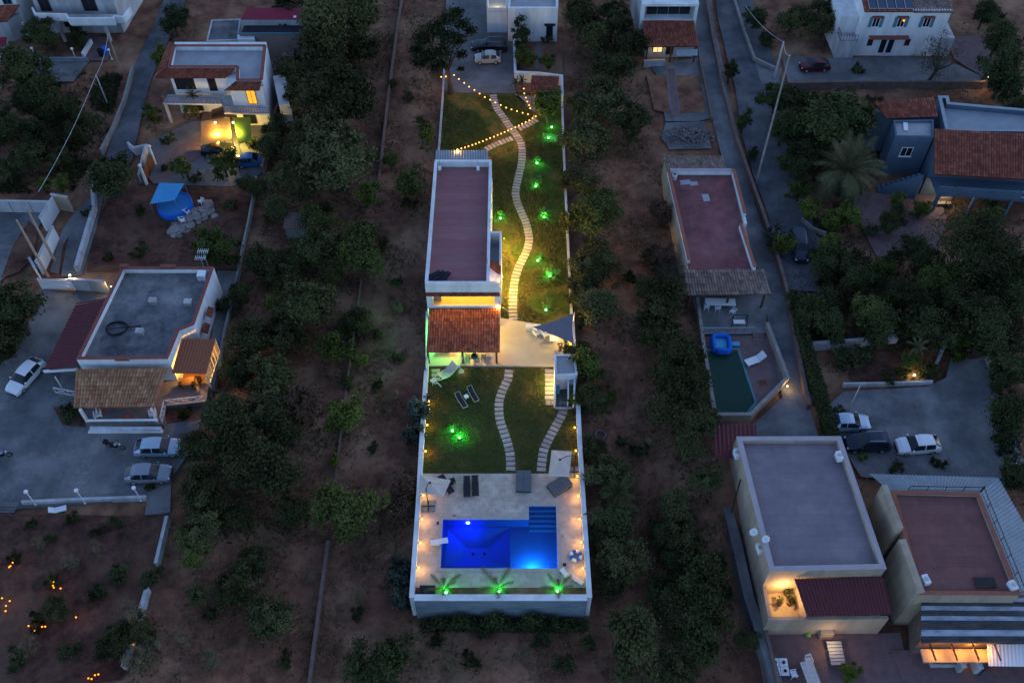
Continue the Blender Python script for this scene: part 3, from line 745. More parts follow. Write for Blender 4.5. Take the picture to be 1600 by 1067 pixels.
# lawns, drive, patio, deck -------------------------------------------------
ST('upper_lawn', [(692, 146), (806, 146), (878, 150), (893, 490), (894, 517), (781, 517), (766, 250), (684, 250)], 'lawn', 0)
ST('lower_lawn', [(668, 574), (901, 574), (908, 739), (658, 739)], 'lawn', 0)
ST('driveway', [(692, 146), (806, 146), (801, -30), (698, -30)], 'concrete', .06, -.5)
ST('garden_bed', [(806, 150), (806, 146), (826, 170), (836, 176), (842, 165), (838, 150)], 'stone', .012)
ST('villa_garden', [(807, 145), (880, 148), (876, -30), (802, -30)], 'soil', .01)
ST('patio', [(668, 573), (891, 573), (897, 517), (668, 480)], 'patio', .18, -.4)
# ground slabs ---------------------------------------------------------------
slab_me = None; SLABS = []
def path(name, pts, w, pitch=.5, dep=.37, seed=1):
    """stepping slabs laid along a line: each slab its own part"""
    global slab_me
    rng = random.Random(seed); P = [W(a, b, .02) for a, b in pts]
    base = P[0]; root = D.objects.new(name, None); COL.objects.link(root); root.location = (base.x, base.y, 0); root['kind'] = 'structure'
    if slab_me is None:
        mb = MB(); e = .04
        q = [(-.5, -.5), (.5, -.5), (.5, .5), (-.5, .5)]
        vs = [(x, y, -.5) for x, y in q]+[(x, y, .35) for x, y in q]+[(x*.96, y*.92, .5) for x, y in q]
        mb.add(vs, [(3, 2, 1, 0), (8, 9, 10, 11)]+[(i, (i+1) % 4, 4+(i+1) % 4, 4+i) for i in range(4)]+[(4+i, 4+(i+1) % 4, 8+(i+1) % 4, 8+i) for i in range(4)])
        slab_me = D.meshes.new('slab'); slab_me.from_pydata(mb.v, [], mb.f); slab_me.materials.append(M['slab']); slab_me.update()
    # resample
    acc = 0; nxt = pitch/2
    for a, b in zip(P, P[1:]):
        L = (b-a).length
        while nxt <= acc+L:
            q = a.lerp(b, (nxt-acc)/L); d = (b-a).normalized()
            SLABS.append((q.x, q.y)); o = D.objects.new('slab', slab_me); COL.objects.link(o); o.parent = root
            o.location = (q.x-base.x+rng.uniform(-.015, .015), q.y-base.y, .02); o.scale = (dep, w, .08)
            o.rotation_euler = (rng.uniform(-.012, .012), rng.uniform(-.012, .012), math.atan2(d.y, d.x)+rng.uniform(-.025, .025)); nxt += pitch
        acc += L
    return root
def spline(pts, n=5):
    out = []
    for i in range(len(pts)-1):
        p0, p1, p2, p3 = pts[max(i-1, 0)], pts[i], pts[i+1], pts[min(i+2, len(pts)-1)]
        for k in range(n):
            t = k/n; out.append(tuple(.5*(2*p1[j]+(p2[j]-p0[j])*t+(2*p0[j]-5*p1[j]+4*p2[j]-p3[j])*t*t+(3*p1[j]-p0[j]-3*p2[j]+p3[j])*t**3) for j in (0, 1)))
    return out+[pts[-1]]
path('stepping_path', spline([(770.4, 148), (775.5, 168), (786, 183), (795, 196.5), (805.5, 210), (813.6, 223.5), (816, 240), (814.5, 258), (811.5, 272), (806, 296.5), (807, 312), (813.8, 330), (821.6, 348), (826.1, 366), (826.1, 382), (819.4, 400), (811.5, 416), (805.2, 434), (802.5, 454), (801.4, 467), (801.4, 487.5), (801.8, 514)]), .9)
path('stepping_path', spline([(839, 187), (825, 195), (808, 203)]), .8, seed=2)
path('stepping_path', spline([(801, 216), (782, 223), (760, 233)]), .8, seed=3)
path('stepping_path', spline([(795.8, 577), (793.5, 593), (785.6, 609), (780, 627), (779.6, 644), (782.7, 661), (790, 683), (795.8, 703.5), (798, 721.5), (798, 736)]), .86, .53, .41, seed=4)
path('stepping_path', spline([(880, 627), (879, 645), (868.9, 665), (856.5, 688), (849.8, 703.5), (846.4, 724), (845.7, 736)]), .86, .53, .41, seed=5)
path('stepping_path', [(858.5, 576), (858.5, 623)], .9, .55, .44, seed=6)
path('stepping_path', [(852, 629), (876, 629)], .62, .56, .5, seed=7)
path('stepping_path', [(681, 576), (681, 598)], .85, .53, .42, seed=8)
path('stepping_path', [(721, 576), (721, 585)], .55, .8, .5, seed=9)
# deck with the pool cut out --------------------------------------------------
xl, xr, xs = -6.3, 4.04, 1.55
yt, yb, yst = W(800, 812).y, W(800, 888).y, W(800, 791).y
dt, db = W(800, 740).y, W(800, 918).y
dl0, dl1, dr0, dr1 = W(657, 740).x, W(650, 918).x, W(909, 740).x, W(917, 918).x
mb = MB(); zd = .05; k = lambda x, y: (x, y, zd)
mb.quad(k(dl0, dt), k(dl1, db), k(xl, db), k(xl, dt)); mb.quad(k(xr, dt), k(xr, db), k(dr1, db), k(dr0, dt))
mb.quad(k(xl, dt), k(xl, yt), k(xs, yt), k(xs, dt)); mb.quad(k(xs, dt), k(xs, yst), k(xr, yst), k(xr, dt)); mb.quad(k(xl, yb), k(xl, db), k(xr, db), k(xr, yb))
mb.quad((dl0, dt, -.2), (dl0, dt, zd), (dr0, dt, zd), (dr0, dt, -.2))
deck = tag(mb.build('pool_deck', 'travertine'), kind='structure')
# pool basin
pool = D.objects.new('swimming_pool', None); COL.objects.link(pool); pool.location = (xl, yb, 0); ORG[pool.name] = Vector((xl, yb, 0))
tag(pool, 'L-shaped lit blue swimming pool set in the stone deck', 'swimming pool')
zs, zdp = -1.35, -2.7
mb = MB()
per = [(xl, yb), (xr, yb), (xr, yst), (xs, yst), (xs, yt), (xl, yt)]
for i in range(6):
    a, b = per[i], per[(i+1) % 6]
    if i == 2: mb.quad((*a, zd-.01), (*b, zd-.01), (*b, -.4), (*a, -.4)); continue
    mb.quad((*a, zd-.01), (*b, zd-.01), (*b, zs-.06), (*a, zs-.06))
R1 = [W(700, 826, zs), W(796.5, 824.5, zs), W(797, 886, zs), W(694, 886, zs)]; R2 = [W(729, 856, zdp), W(765, 856, zdp), W(769, 871, zdp), W(723, 871, zdp)]
fl = lambda p: (p[0], p[1], zs)
cn = [(xl, yt), (xr, yt), (xr, yb), (xl, yb)]
for i in range(4):
    j = (i+1) % 4; mb.quad(fl(cn[i]), fl(cn[j]), fl(R1[j]), fl(R1[i])); mb.quad(R1[i], R1[j], R2[j], R2[i])
mb.quad(*R2)
mb.build('basin', 'pool_blue', pool)
for i in range(5):
    y0 = yst-i*(yst-yt+.55)/5; y1 = yst-(i+1)*(yst-yt+.55)/5; zt = -.28-.22*i
    MB().box(((xs+xr)/2, (y0+y1)/2, (zt+zs)/2-.05), (xr-xs-.02, y0-y1-.004, zt-zs+.1)).build('pool_step', 'pool_blue', pool)
for i in range(5):
    y1 = yst-(i+1)*(yst-yt+.55)/5; MB().box(((xs+xr)/2, y1+.07, -.272-.22*i), (xr-xs-.05, .12, .012)).build('step_edge', 'aqua_vinyl', pool)
MB().add([(x, y, -.09) for x, y in per], [tuple(range(6))]).build('water', 'water', pool)
strip(MB(), offset(ccw(per), -.17, True), .34, .01, zd+.035, True).build('coping', 'slab', pool)
for (px, py, c, e, mm) in ((731, 818, (.0, .012, 1), 88, emis('pool_lamp_blue', (.3, .35, 1), 6)), (832, 884, (.1, .55, 1), 150, emis('pool_lamp_white', (.6, .9, 1), 6))):
    q = W(px, py, -.5); far = py < 850; y = yt-.02 if far else yb+.02; s = -1 if far else 1
    MB().tube([(q.x, y, -.5), (q.x, y+s*.05, -.5)], .17, 12).build('pool_lamp', mm, pool)
    point('pool_lamp_light', (q.x, y+s*.4, -.65), c, e, .2, pool)
for i, (px, py) in enumerate(((739, 865), (757, 865))):
    q = W(px, py, zdp+.02); MB().lathe(q, [(.14, 0), (.14, .03), (.02, .035)], 10).build('drain', 'glass', pool)
# planter strip at the pool end and perimeter walls
ST('planter_bed', [(650, 917.5), (917, 917.5), (919, 931), (648, 931)], 'soil', .03, -.5)
zw = 1.0
Lp, Rp = XY([(666, 578), (658, 700), (653, 790), (643, 933)], zw), XY([(921.5, 933), (912, 790), (906, 690), (903, 624)], zw)
def villa_wall(label, pts, m='white', t=.36, z0=-3.4, cop='white', body=None, zt=zw, ct=.46):
    o = thing('boundary_wall', label, 'wall', (*pts[0], z0))
    strip(MB(), pts, t, z0, zt-.06).build('wall_body', body or m, o); strip(MB(), pts, ct, zt-.06, zt).build('coping', cop, o); return o
villa_wall('white plastered wall along the left of the lit lawn and pool deck', Lp, ct=.42)
villa_wall('white plastered wall along the right of the lit lawn and pool deck', Rp, ct=.42)
fw = [(Lp[-1][0]+.22, Lp[-1][1]), (Rp[0][0]-.22, Rp[0][1])]
villa_wall('tall grey stone retaining wall with white top below the pool deck', fw, body='stonewall', t=.5, ct=.58)
villa_wall('thin white-topped wall along the right side of the upper lawn', XY([(878, 150), (881, 235), (886, 350), (893, 490)], .7), z0=-.6, zt=.7, t=.2, ct=.26, body='white_dull')
villa_wall('thin pale wall along the left side of the upper lawn', XY([(697, 40), (692, 146), (685, 240)], .6), z0=-.6, zt=.6, t=.2, ct=.24, m='white_dull', cop='white_dull')
villa_wall('white wall between the parking drive and the planted strip', XY([(802, -30), (803.5, 70), (805, 113)], 1.1), z0=-.4, zt=1.1, t=.28, ct=.34)
villa_wall('white wall at the end of the planted strip behind the small tiled shelter', XY([(805, 112), (842, 113.5), (878, 118), (879, 150)], 1.6), z0=-.4, zt=1.6, t=.25, ct=.3)
# ------------------------------------------------------------------ villa house
YF, YB, YR = 64.7, W(720, 250, 7).y, 67.6
x0, x1 = W(664, 441.6, 7).x, W(780.7, 441.6, 7).x
x1m = W(766, 360, 7).x
yan = W(780, 360.6, 7).y
V = thing('villa', 'long white villa with maroon flat roof and glowing loggia above tiled porch', 'house', (x0, YF, 0))
poly = [(x0, YR), (x1m, YR), (x1m, YB), (x0+.1, YB)]
MB().prism(poly, -.4, 6.18).build('wall', 'white', V)
MB().prism([(x0+.3, YF+.3), (x1m-.28, YF+.3), (x1m-.28, YB-.3), (x0+.35, YB-.3)], 6.185, 6.2).build('roof', 'roof_maroon', V)
# ground floor and loggia at the front
MB().prism([(x0, YF), (x1, YF), (x1, YR-.004), (x0, YR-.004)], -.4, 3.25).build('ground_storey', 'white', V)
MB().prism([(x0, YF+.2), (x1, YF+.2), (x1, YR-.004), (x0, YR-.004)], 5.9, 6.17).build('loggia_ceiling', 'white', V)
for xa, xb in ((x0, x0+.62), (x1-.52, x1)): MB().box(((xa+xb)/2, (YF+YR)/2, 4.58), (xb-xa, YR-YF-.01, 2.63)).build('loggia_pier', 'white', V)
f = MB(); f.box(((x0+x1)/2, YF+.1, 3.38), (x1-x0-1.15, .2, .25)); f.build('loggia_rail', 'white', V)
f = MB(); f.box(((x0+x1)/2, YF+.12, 5.92), (x1-x0+.04, .3, 1.2))
for s, xc in ((1, x0+.62), (-1, x1-.52)): f.add([(xc, YF, 5.32), (xc+s*.3, YF, 5.32), (xc, YF, 5.0), (xc, YF+.2, 5.32), (xc+s*.3, YF+.2, 5.32), (xc, YF+.2, 5.0)], [(0, 1, 2), (5, 4, 3), (1, 4, 5, 2)])
f.build('loggia_header', 'white', V)
roof_tiles((x0-.05, YF-.35, 5.42), (x1+.03, YF-.35, 5.42), (x0-.05, YF-.03, 5.62), (x1+.03, YF-.03, 5.62), V, row=.2, name='eave_tiles', seed=4)
M['lamplit_plaster'] = mat('lamplit_plaster', (.7, .56, .24), (.6, .47, .2), 2, .8)  # loggia plaster with the yellow of its lamps put into the colour
MB().box(((x0+x1)/2, YR-.02, 4.58), (x1-x0-1.2, .03, 2.6)).build('loggia_back_wall', 'lamplit_plaster', V)
MB().box(((x0+x1)/2, (YF+YR)/2+.1, 3.26), (x1-x0-1.2, YR-YF-.3, .02)).build('loggia_floor', 'lamplit_plaster', V)
for dx in (1.6, 3.9, 6.2): point('loggia_light', (x0+dx, YF+1.5, 5.55), (1, .6, .07), 62, .12, V)
# parapet
pp = [(x0, YF), (x1, YF), (x1, yan-.1), (x1m, yan-.1), (x1m, YB), (x0+.1, YB)]
def par(a, b, z0=6.19, t=.26):
    a, b = Vector(a), Vector(b); n = Vector((-(b-a).y, (b-a).x)).normalized()*t/2
    strip(MB(), [tuple(a+n), tuple(b+n)], t, z0, 6.96).build('parapet', 'white', V)
    strip(MB(), [tuple(a+n), tuple(b+n)], t+.06, 6.962, 7.0).build('coping', 'white', V)
par((x0+.001, YF+.28), (x0+.101, YB-.27)[::1]) if False else None
par((x0+.1, YB-.27), (x0, YF+.29)); par((x0, YF+.001), (x1, YF+.001), 6.53); par((x1m, YF+.29), (x1m, YB-.27)); par((x1m, YB), (x0+.1, YB))
# stair annex on the right side
ax0, ax1, ya0, ya1 = x1m+.01, x1+.14, W(780, 417, 6).y, yan
MB().box(((ax0+ax1)/2, (ya0+ya1)/2, 2.2), (ax1-ax0, ya1-ya0, 5.2)).build('stair_block', 'white', V)
for a, b in (((ax0, ya1-.1), (ax1, ya1-.1)), ((ax1-.1, ya1-.2), (ax1-.1, ya0))): strip(MB(), [a, b], .2, 4.81, 6.9).build('stair_wall', 'white', V)
MB().box(((ax0+ax1)/2-.1, ya0+1.1, 4.95), (.35, .6, .28)).build('roof_unit', 'plastic_white', V)
roof_tiles((x1+.05, ya0-1.25, 6.1), (x1+.05, ya0+.25, 6.1), (x1m-.3, ya0-.5, 6.95), (x1m-.3, ya0+.25, 6.95), V, row=.35, name='stair_roof_tiles', seed=6)
MB().add([(x1m-.25, YF+.3, 6.3), (x1, YF+.3, 6.3), (x1, ya0-1.2, 6.05), (x1m-.3, ya0-.5, 6.8), (x1m-.28, YF+.3, 6.2), (x1, YF+.3, 3.3), (x1, ya0-1.2, 3.3)], [(0, 1, 2, 3), (1, 5, 6, 2)]).build('stair_slope', 'white', V)
MB().box(((x1m+x1)/2+.05, (YR+ya0)/2, 2.9), (x1-x1m-.1, ya0-YR+.02, 6.2)).build('side_bay', 'white', V)
# windows on the right side, flood lamps on the rear parapet
for py, zz in ((288, 4.6), (304, 4.6), (330, 4.6), (352, 4.6)):
    yw = W(766, py, zz).y; opening(V, (x1m, YF), (x1m, YB), (yw-YF)/(YB-YF), zz, 1.0, 1.1, bars=1)
for px in (687, 747):
    q = W(px, 262, 6.9); fl_ = thing('flood_lamp', 'white flood lamp on the rear roof edge, %s end' % ('left' if px < 700 else 'right'), 'lamp', q)
    MB().tube([q, q+Vector((0, .25, .1)), q+Vector((0, .25, 1.1))], .03, 6).build('bracket', 'steel', fl_)
    MB().box(q+Vector((0, -.12, -.02)), (.32, .2, .5)).build('lamp_head', 'plastic_white', fl_)
# corrugated lean-to behind
q = [W(681, 250, 3.1), W(764, 250, 3.1), W(681, 235, 2.7), W(763, 235, 2.7)]
lean = thing('lean_to', 'pale blue corrugated lean-to roof behind the villa', 'lean-to', (q[0].x, q[0].y, -.2))
q[0].y = q[1].y = YB+.02
corrugated(q[2], q[3], q[0], q[1], lean, 'metal_grey', .3)
for px in (683, 761):
    e = W(px, 236, 2.66); MB().beam((e.x, e.y, -.1), (e.x, e.y, 2.62), .1).build('post', 'wood', lean)
# loungers stored on the roof
for i, (px, py, a) in enumerate(((679, 432, .5), (687, 433, .75), (696, 435, .95))):
    from_proto(lounger_dark, W(px, py, 6.22), a+math.pi, 'dark lounger stored on the maroon roof, %s of three' % ('leftmost', 'middle', 'rightmost')[i], 'loungers stored on the roof', s=.9)
# loggia furniture
t = make_table('plastic_white', 2.1, .8, .85, 'counter'); from_proto(t, (x0+3.6, YF+1.9, 3.28), 0, 'white counter inside the glowing loggia')['category'] = 'counter'
sh = thing('shelf_unit', 'pale shelf unit at the left end of the glowing loggia', 'shelf', (x0+1.05, YF+1.6, 3.27))
for i in range(4): MB().box((x0+1.05, YF+1.5, 3.4+i*.42), (.7, 1.2, .05)).build('shelf', 'wood_pale', sh)
for s in (-1, 1): MB().box((x0+1.05, YF+1.5+s*.61, 4.05), (.7, .04, 1.5)).build('side_panel', 'wood_pale', sh)
# porch ----------------------------------------------------------------------
PO = thing('porch', 'open porch with red barrel-tile roof and brown posts in front of the villa', 'porch', (x0, 59.7, .18))
ex0, ex1 = W(666, 550, 2.3).x, W(781, 550, 2.3).x
ye = W(720, 550, 2.3).y
roof_tiles((ex0, ye, 2.3), (ex1, ye, 2.3), (ex0+.06, YF-.02, 3.12), (ex1, YF-.02, 3.12), PO, 'tile_porch', col=.27, row=.4, seed=2)
yp = ye+.25
for px in (670, 723.5, 776): q = W(px, 571, .18); MB().box((q.x, yp, 1.2), (.2, .2, 2.05)).build('post', 'wood', PO)
f = MB(); f.beam((ex0+.05, yp, 2.15), (ex1-.05, yp, 2.15), .16, .2); f.build('beam', 'wood', PO)
for i in range(9):
    xx = ex0+.4+i*(ex1-ex0-.8)/8; MB().beam((xx, ye+.1, 2.16), (xx, YF, 2.95), .08, .1).build('rafter', 'wood', PO)
point('porch_light', (x0+5.2, YF-1.4, 2.15), (1, .58, .12), 240, .12, PO)
point('porch_light', (x0+4.6, YF-3.5, 1.95), (1, .6, .14), 130, .12, PO)
point('porch_green_light', (x0+1.5, YF-2.3, 2.0), (.1, 1, .22), 300, .15, PO)
for dx, z_ in ((1.3, 1.35), (4.0, 1.2), (6.0, 1.2)): opening(V, (x0, YF), (x1, YF), dx/(x1-x0), z_+.1, 1.3, 2.0, frame='wood', bars=1, name='door')
# white side wall left of the porch
villa_wall('white side wall closing the left end of the porch', XY([(667, 486), (667, 576)], 1.3), z0=-.5, zt=1.3, t=.2, ct=.24)
tb = make_table('wood_pale', 2.2, .9); from_proto(tb, (x0+5.0, ye+1.5, .18), 0, 'long pale table under the tiled porch')
for i, dx in enumerate((-.8, 0, .8)): from_proto(make_chair('grey_fabric') if i == 0 else PROTOS[-1], (x0+5.0+dx, ye+.75, .18), math.pi/2, '%s grey chair on the near side of the porch table' % ('left', 'middle', 'right')[i], 'chairs at the porch table')['category'] = 'chair'
bn = thing('bench', 'green-lit white bench against the left porch wall', 'bench', (x0+1.6, ye+1.6, .18))
MB().box((x0+1.7, ye+1.7, .62), (1.3, .5, .08)).build('seat', 'plastic_white', bn)
for s in (-1, 1): MB().box((x0+1.7+s*.55, ye+1.7, .38), (.1, .45, .4)).build('leg', 'plastic_white', bn)
MB().box((x0+1.7, ye+1.95, .95), (1.3, .06, .5)).build('backrest', 'plastic_white', bn)
# hanging wicker chair in the porch opening
q = W(741, 561, 1.0); eg = thing('hanging_chair', 'dark hanging egg chair in the porch opening', 'hanging chair', (q.x, ye+.35, .6))
MB().tube([(q.x, ye+.35, 2.12), (q.x, ye+.35, 1.75)], .02, 5).build('rope', 'dark_metal', eg)
sh_ = MB(); n = 12
prof = [(.02, 1.75), (.16, 1.6), (.29, 1.35), (.33, 1.1), (.25, .85), (.1, .75)]
vs_ = [(q.x+r*math.cos(a), ye+.35+r*math.sin(a), z_) for r, z_ in prof for a in [math.pi*(-.15)+math.pi*1.3*k_/n for k_ in range(n+1)]]
sh_.add(vs_, [(i*(n+1)+k_, i*(n+1)+k_+1, (i+1)*(n+1)+k_+1, (i+1)*(n+1)+k_) for i in range(5) for k_ in range(n)]); sh_.build('shell', 'black_fabric', eg)
MB().lathe((q.x, ye+.35, .82), [(.05, 0), (.24, .05), (.25, .14), (.05, .18)], 10).build('cushion', 'grey_fabric', eg)
# shade sail and lounge corner
a_, b_, c_ = W(832, 511, 2.5), W(895.5, 489, 2.9), W(896.5, 537, 2.3)
so_ = thing('shade_sail', 'grey triangular shade sail over the lounge corner of the patio', 'shade sail', (b_.x, b_.y, 0))
sm = MB(); N = 8; idx = {}
cen = (a_+b_+c_)/3
for i in range(N+1):
    for j in range(N+1-i):
        u, v = i/N, j/N; w_ = 1-u-v; p = a_*u+b_*v+c_*w_; pull = (u*v+v*w_+w_*u)
        edge = min(u, v, w_); p = p.lerp(cen, .28*(pull-.33*3*edge) if edge < .3 else 0)-Vector((0, 0, .9*pull*.35)); idx[i, j] = len(sm.v); sm.v.append(tuple(p))
for i in range(N):
    for j in range(N-i):
        sm.f.append((idx[i, j], idx[i+1, j], idx[i, j+1]))
        if j < N-i-1: sm.f.append((idx[i+1, j], idx[i+1, j+1], idx[i, j+1]))
sm.build('sail_cloth', 'sail', so_, sm=True)
for p in (b_, c_): MB().tube([(p.x+.12, p.y, -.2), (p.x+.12, p.y, p.z+.1)], .05, 7).build('post', 'steel', so_)
MB().tube([a_, (x1+.05, YF+.4, 3.0)], .012, 4).build('rope', 'steel', so_)
villa_wall('short white wall at the right end of the patio under the shade sail', XY([(898, 545), (895, 490)], 1.6), z0=-.4, zt=1.6, t=.22, ct=.26)
bq = W(833, 511, .5); be = thing('low_bench', 'low white bench wall at the tip of the shade sail', 'bench', (bq.x, bq.y, .18))
MB().box((bq.x, bq.y, .42), (1.5, .45, .46)).build('seat_block', 'white', be); MB().box((bq.x, bq.y, .67), (1.56, .5, .05)).build('seat_top', 'white', be)
from_proto(armchair, W(838.5, 521, .3).xy.to_3d()+Vector((0, 0, .18)), -.9, 'white armchair nearest the low bench under the shade sail', 'white lounge chairs')
from_proto(armchair, W(852, 523, .3).xy.to_3d()+Vector((0, 0, .18)), -1.0, 'white armchair next to the square lounge table', 'white lounge chairs')
lt = make_table('plastic_white', .85, .8, .42, 'lounge_table'); from_proto(lt, W(865, 530, .4).xy.to_3d()+Vector((0, 0, .18)), .05, 'square white lounge table at the edge of the sail shade')
hr = random.Random(77)
for i, (px, py, d, lb) in enumerate(((884, 532, 16, 'potted plant below the lowest tip of the shade sail'), (887, 543, 14, 'potted plant against the outhouse wall'), (875, 545, 12, 'small potted plant on the patio by the outhouse'))):
    q = W(px, py, .4); o = thing('potted_plant', lb, 'plant', (q.x, q.y, .18))
    MB().lathe((q.x, q.y, .18), [(.14, 0), (.2, .32), (.22, .34), (.18, .35)], 10).build('pot', 'terracotta', o)
    c = D.objects.new('leaves', TREES['shrub'][0][i]); COL.objects.link(c); c.parent = o; c.location = (0, 0, .62); s = d/17/1.7; c.scale = (s, s, s)
# outhouse
oz = 2.45
OH = thing('outhouse', 'small white outhouse with grey flat roof beside the patio', 'outhouse', (*XY([(882, 585)])[0], 0))
op = XY([(866.5, 553.5), (898, 553.5), (902, 585), (867, 587)], oz)
flat_house(OH, op, -.3, oz-.12, oz, 'white', 'roof_pale', 'white', t=.16, ct=.03)
SH = thing('shower_cubicle', 'roofless white shower cubicle in front of the outhouse', 'shower', (*XY([(882, 615)])[0], 0))
sp_ = XY([(867.5, 588.5), (867.5, 621), (897, 621), (898, 589)], 1.9)
strip(MB(), sp_[:2], .16, -.2, 1.9).build('wall', 'white', SH); strip(MB(), sp_[2:], .16, -.2, 1.9).build('wall', 'white', SH); strip(MB(), [(sp_[1][0]+.1, sp_[1][1]), (sp_[2][0]-.1, sp_[2][1])], .16, -.2, .2).build('sill', 'white_dull', SH)
MB().prism(offset(ccw(sp_), .1, True), -.1, .06).build('floor', 'roof_grey', SH)
mid_ = XY([(888, 590), (888, 620)], 1.7); strip(MB(), mid_, .12, .05, 1.7).build('partition', 'white', SH)
q = W(872, 606, .5); MB().box((q.x, q.y, .45), (.3, .9, .8)).build('cabinet', 'aqua_vinyl', SH)
q = W(892, 600, 1.2); MB().box((q.x, q.y, 1.0), (.6, .5, 1.2)).build('heater', 'metal_grey', SH)
# hammock on its stand
ha, hb = W(688, 590, .5), W(712, 570, .9)
HM = thing('hammock', 'pale hammock on a curved stand at the lawn corner by the porch', 'hammock', (ha.x, ha.y, 0))
mb = MB(); dr = (hb-ha); per_ = Vector((-dr.y, dr.x, 0)).normalized(); n = 10
for i in range(n):
    for s in range(4):
        q4 = []
        for (ii, ss) in ((i, s), (i+1, s), (i+1, s+1), (i, s+1)):
            t_ = ii/n; v_ = (ss/4-.5)*1.05; q4.append(ha.lerp(hb, t_)+per_*v_+Vector((0, 0, -.42*math.sin(math.pi*t_)+.55*v_*v_+.12)))
        mb.quad(*q4)
mb.build('hammock_cloth', 'canvas', HM)
for e, o_ in ((ha, -1), (hb, 1)):
    e2 = e+dr.normalized()*o_*.9; bs = (e+e2)/2
    MB().tube([e2+Vector((0, 0, .3)), e2*.6+bs*.4-Vector((0, 0, .3)), Vector((bs.x, bs.y, .06))], .045, 6).build('stand_arm', 'white_paint', HM)
    MB().beam(Vector((bs.x, bs.y, .05))-per_*.7, Vector((bs.x, bs.y, .05))+per_*.7, .09).build('foot', 'white_paint', HM)
    for v_ in (-.5, .5): MB().tube([e+per_*v_+Vector((0, 0, .25)), e2+Vector((0, 0, .3))], .012, 4).build('rope', 'white_paint', HM)
MB().beam((ha.x, ha.y, .06), (hb.x, hb.y, .06), .08).build('stand_rail', 'white_paint', HM)
q = W(677, 595, .4); fc = from_proto(chair_white, (q.x, q.y, 0), 2.2, 'white garden chair at the foot of the hammock')
# lawn loungers
def lounge(pr, head, foot, label, group=None, s=1, z=0):
    A, B = W(*head, z+.3), W(*foot, z+.3); L = (B-A).length; d = (B-A).normalized(); p = A+d*.62*s
    return from_proto(pr, (p.x, p.y, z), math.atan2(d.y, d.x), label, group, s)
lounge(lounger_white, (714, 616), (729, 638), 'black lounger with white frame on the lawn, left of the small table', 'lawn loungers', .95)
lounge(lounger_white, (733, 606), (746, 628), 'black lounger with white frame on the lawn, right of the small table', 'lawn loungers', .95)
tt = make_table('white_paint', .42, .42, .4, 'side_table'); from_proto(tt, W(728.5, 619, .4).xy.to_3d(), .6, 'small square side table between the two lawn loungers')
# deck furniture
lounge(lounger_dark, (729.5, 746), (729.5, 772), 'dark sun lounger on the deck, left one of the parallel pair', 'deck loungers', 1.06, zd)
lounge(lounger_dark, (742, 745), (743, 770), 'dark sun lounger on the deck, right one of the parallel pair', 'deck loungers', 1.06, zd)
p = W(818, 753, .3); put(copy_tree(daybed), (p.x, p.y, zd), -math.pi/2-.03, 1.05, 'grey double daybed standing alone at the top of the pool deck')
p = W(874, 759, .3); put(copy_tree(daybed), (p.x, p.y, zd), rad(215), 1.05, 'grey double daybed half under the right umbrella')
lounge(lounger_dark, (689, 745), (705, 768), 'dark lounger under the left umbrella', 'loungers under the left umbrella', 1.05, zd)
lounge(lounger_dark, (683, 768), (697, 758), 'dark lounger tucked below the left umbrella canopy', 'loungers under the left umbrella', .95, zd)
from_proto(make_table('dark_metal', .5, .5, .45, 'side_table'), W(707, 751, .4).xy.to_3d()+Vector((0, 0, zd)), .4, 'small black side table at the right tip of the left umbrella')
def umbrella(label, cor, apex, mast, base):
    """square cantilever parasol: canopy, ribs, mast, arm and base slab"""
    C4 = [W(*c, 2.45) for c in cor]; A = W(*apex, 2.95); m_ = W(*mast, zd); o = thing('cantilever_umbrella', label, 'umbrella', (m_.x, m_.y, zd))
    n = 5
    for k_ in range(4):
        mb = MB(); P0, P1 = C4[k_], C4[(k_+1) % 4]
        g = lambda i, j: A.lerp(P0.lerp(P1, j/n), i/n)-Vector((0, 0, .14*math.sin(math.pi*i/n)*(1-abs(2*j/n-1))))
        for i in range(n):
            for j in range(n): mb.quad(g(i, j), g(i+1, j), g(i+1, j+1), g(i, j+1))
        mb.quad(P0, P1, P1-Vector((0, 0, .14)), P0-Vector((0, 0, .14)))
        mb.build('canopy_panel', 'canvas', o)
    for c in C4: MB().tube([A-Vector((0, 0, .06)), c-Vector((0, 0, .05))], .018, 5).build('rib', 'dark_metal', o)
    top = Vector((m_.x, m_.y, 3.15))
    MB().tube([m_, top], .045, 8).build('mast', 'dark_metal', o)
    MB().tube([top-Vector((0, 0, .3)), (top+A)/2+Vector((0, 0, .25)), A+Vector((0, 0, .08))], .035, 6).build('arm', 'dark_metal', o)
    MB().lathe(A, [(.1, -.05), (.12, .05), (.05, .12)], 8).build('hub', 'dark_metal', o)
    b_ = W(*base, zd)
    for i in (-1, 1):
        for j in (-1, 1): MB().box((b_.x+i*.31, b_.y+j*.31, zd+.04), (.6, .6, .07)).build('base_slab', 'stonewall', o)
    f = MB(); f.beam((b_.x-.6, b_.y, zd+.1), (b_.x+.6, b_.y, zd+.1), .07); f.beam((b_.x, b_.y-.6, zd+.1), (b_.x, b_.y+.6, zd+.1), .07); f.build('base_cross', 'dark_metal', o)
    return o
umbrella('beige cantilever umbrella at the left edge of the deck', [(656, 741), (704, 750), (692, 775), (655, 768)], (672, 754), (669, 789), (669.5, 791))
umbrella('beige cantilever umbrella at the lawn edge, right side of the deck', [(862, 703), (894, 705), (889, 743.5), (857, 742)], (875, 718), (897, 737), (897, 738))
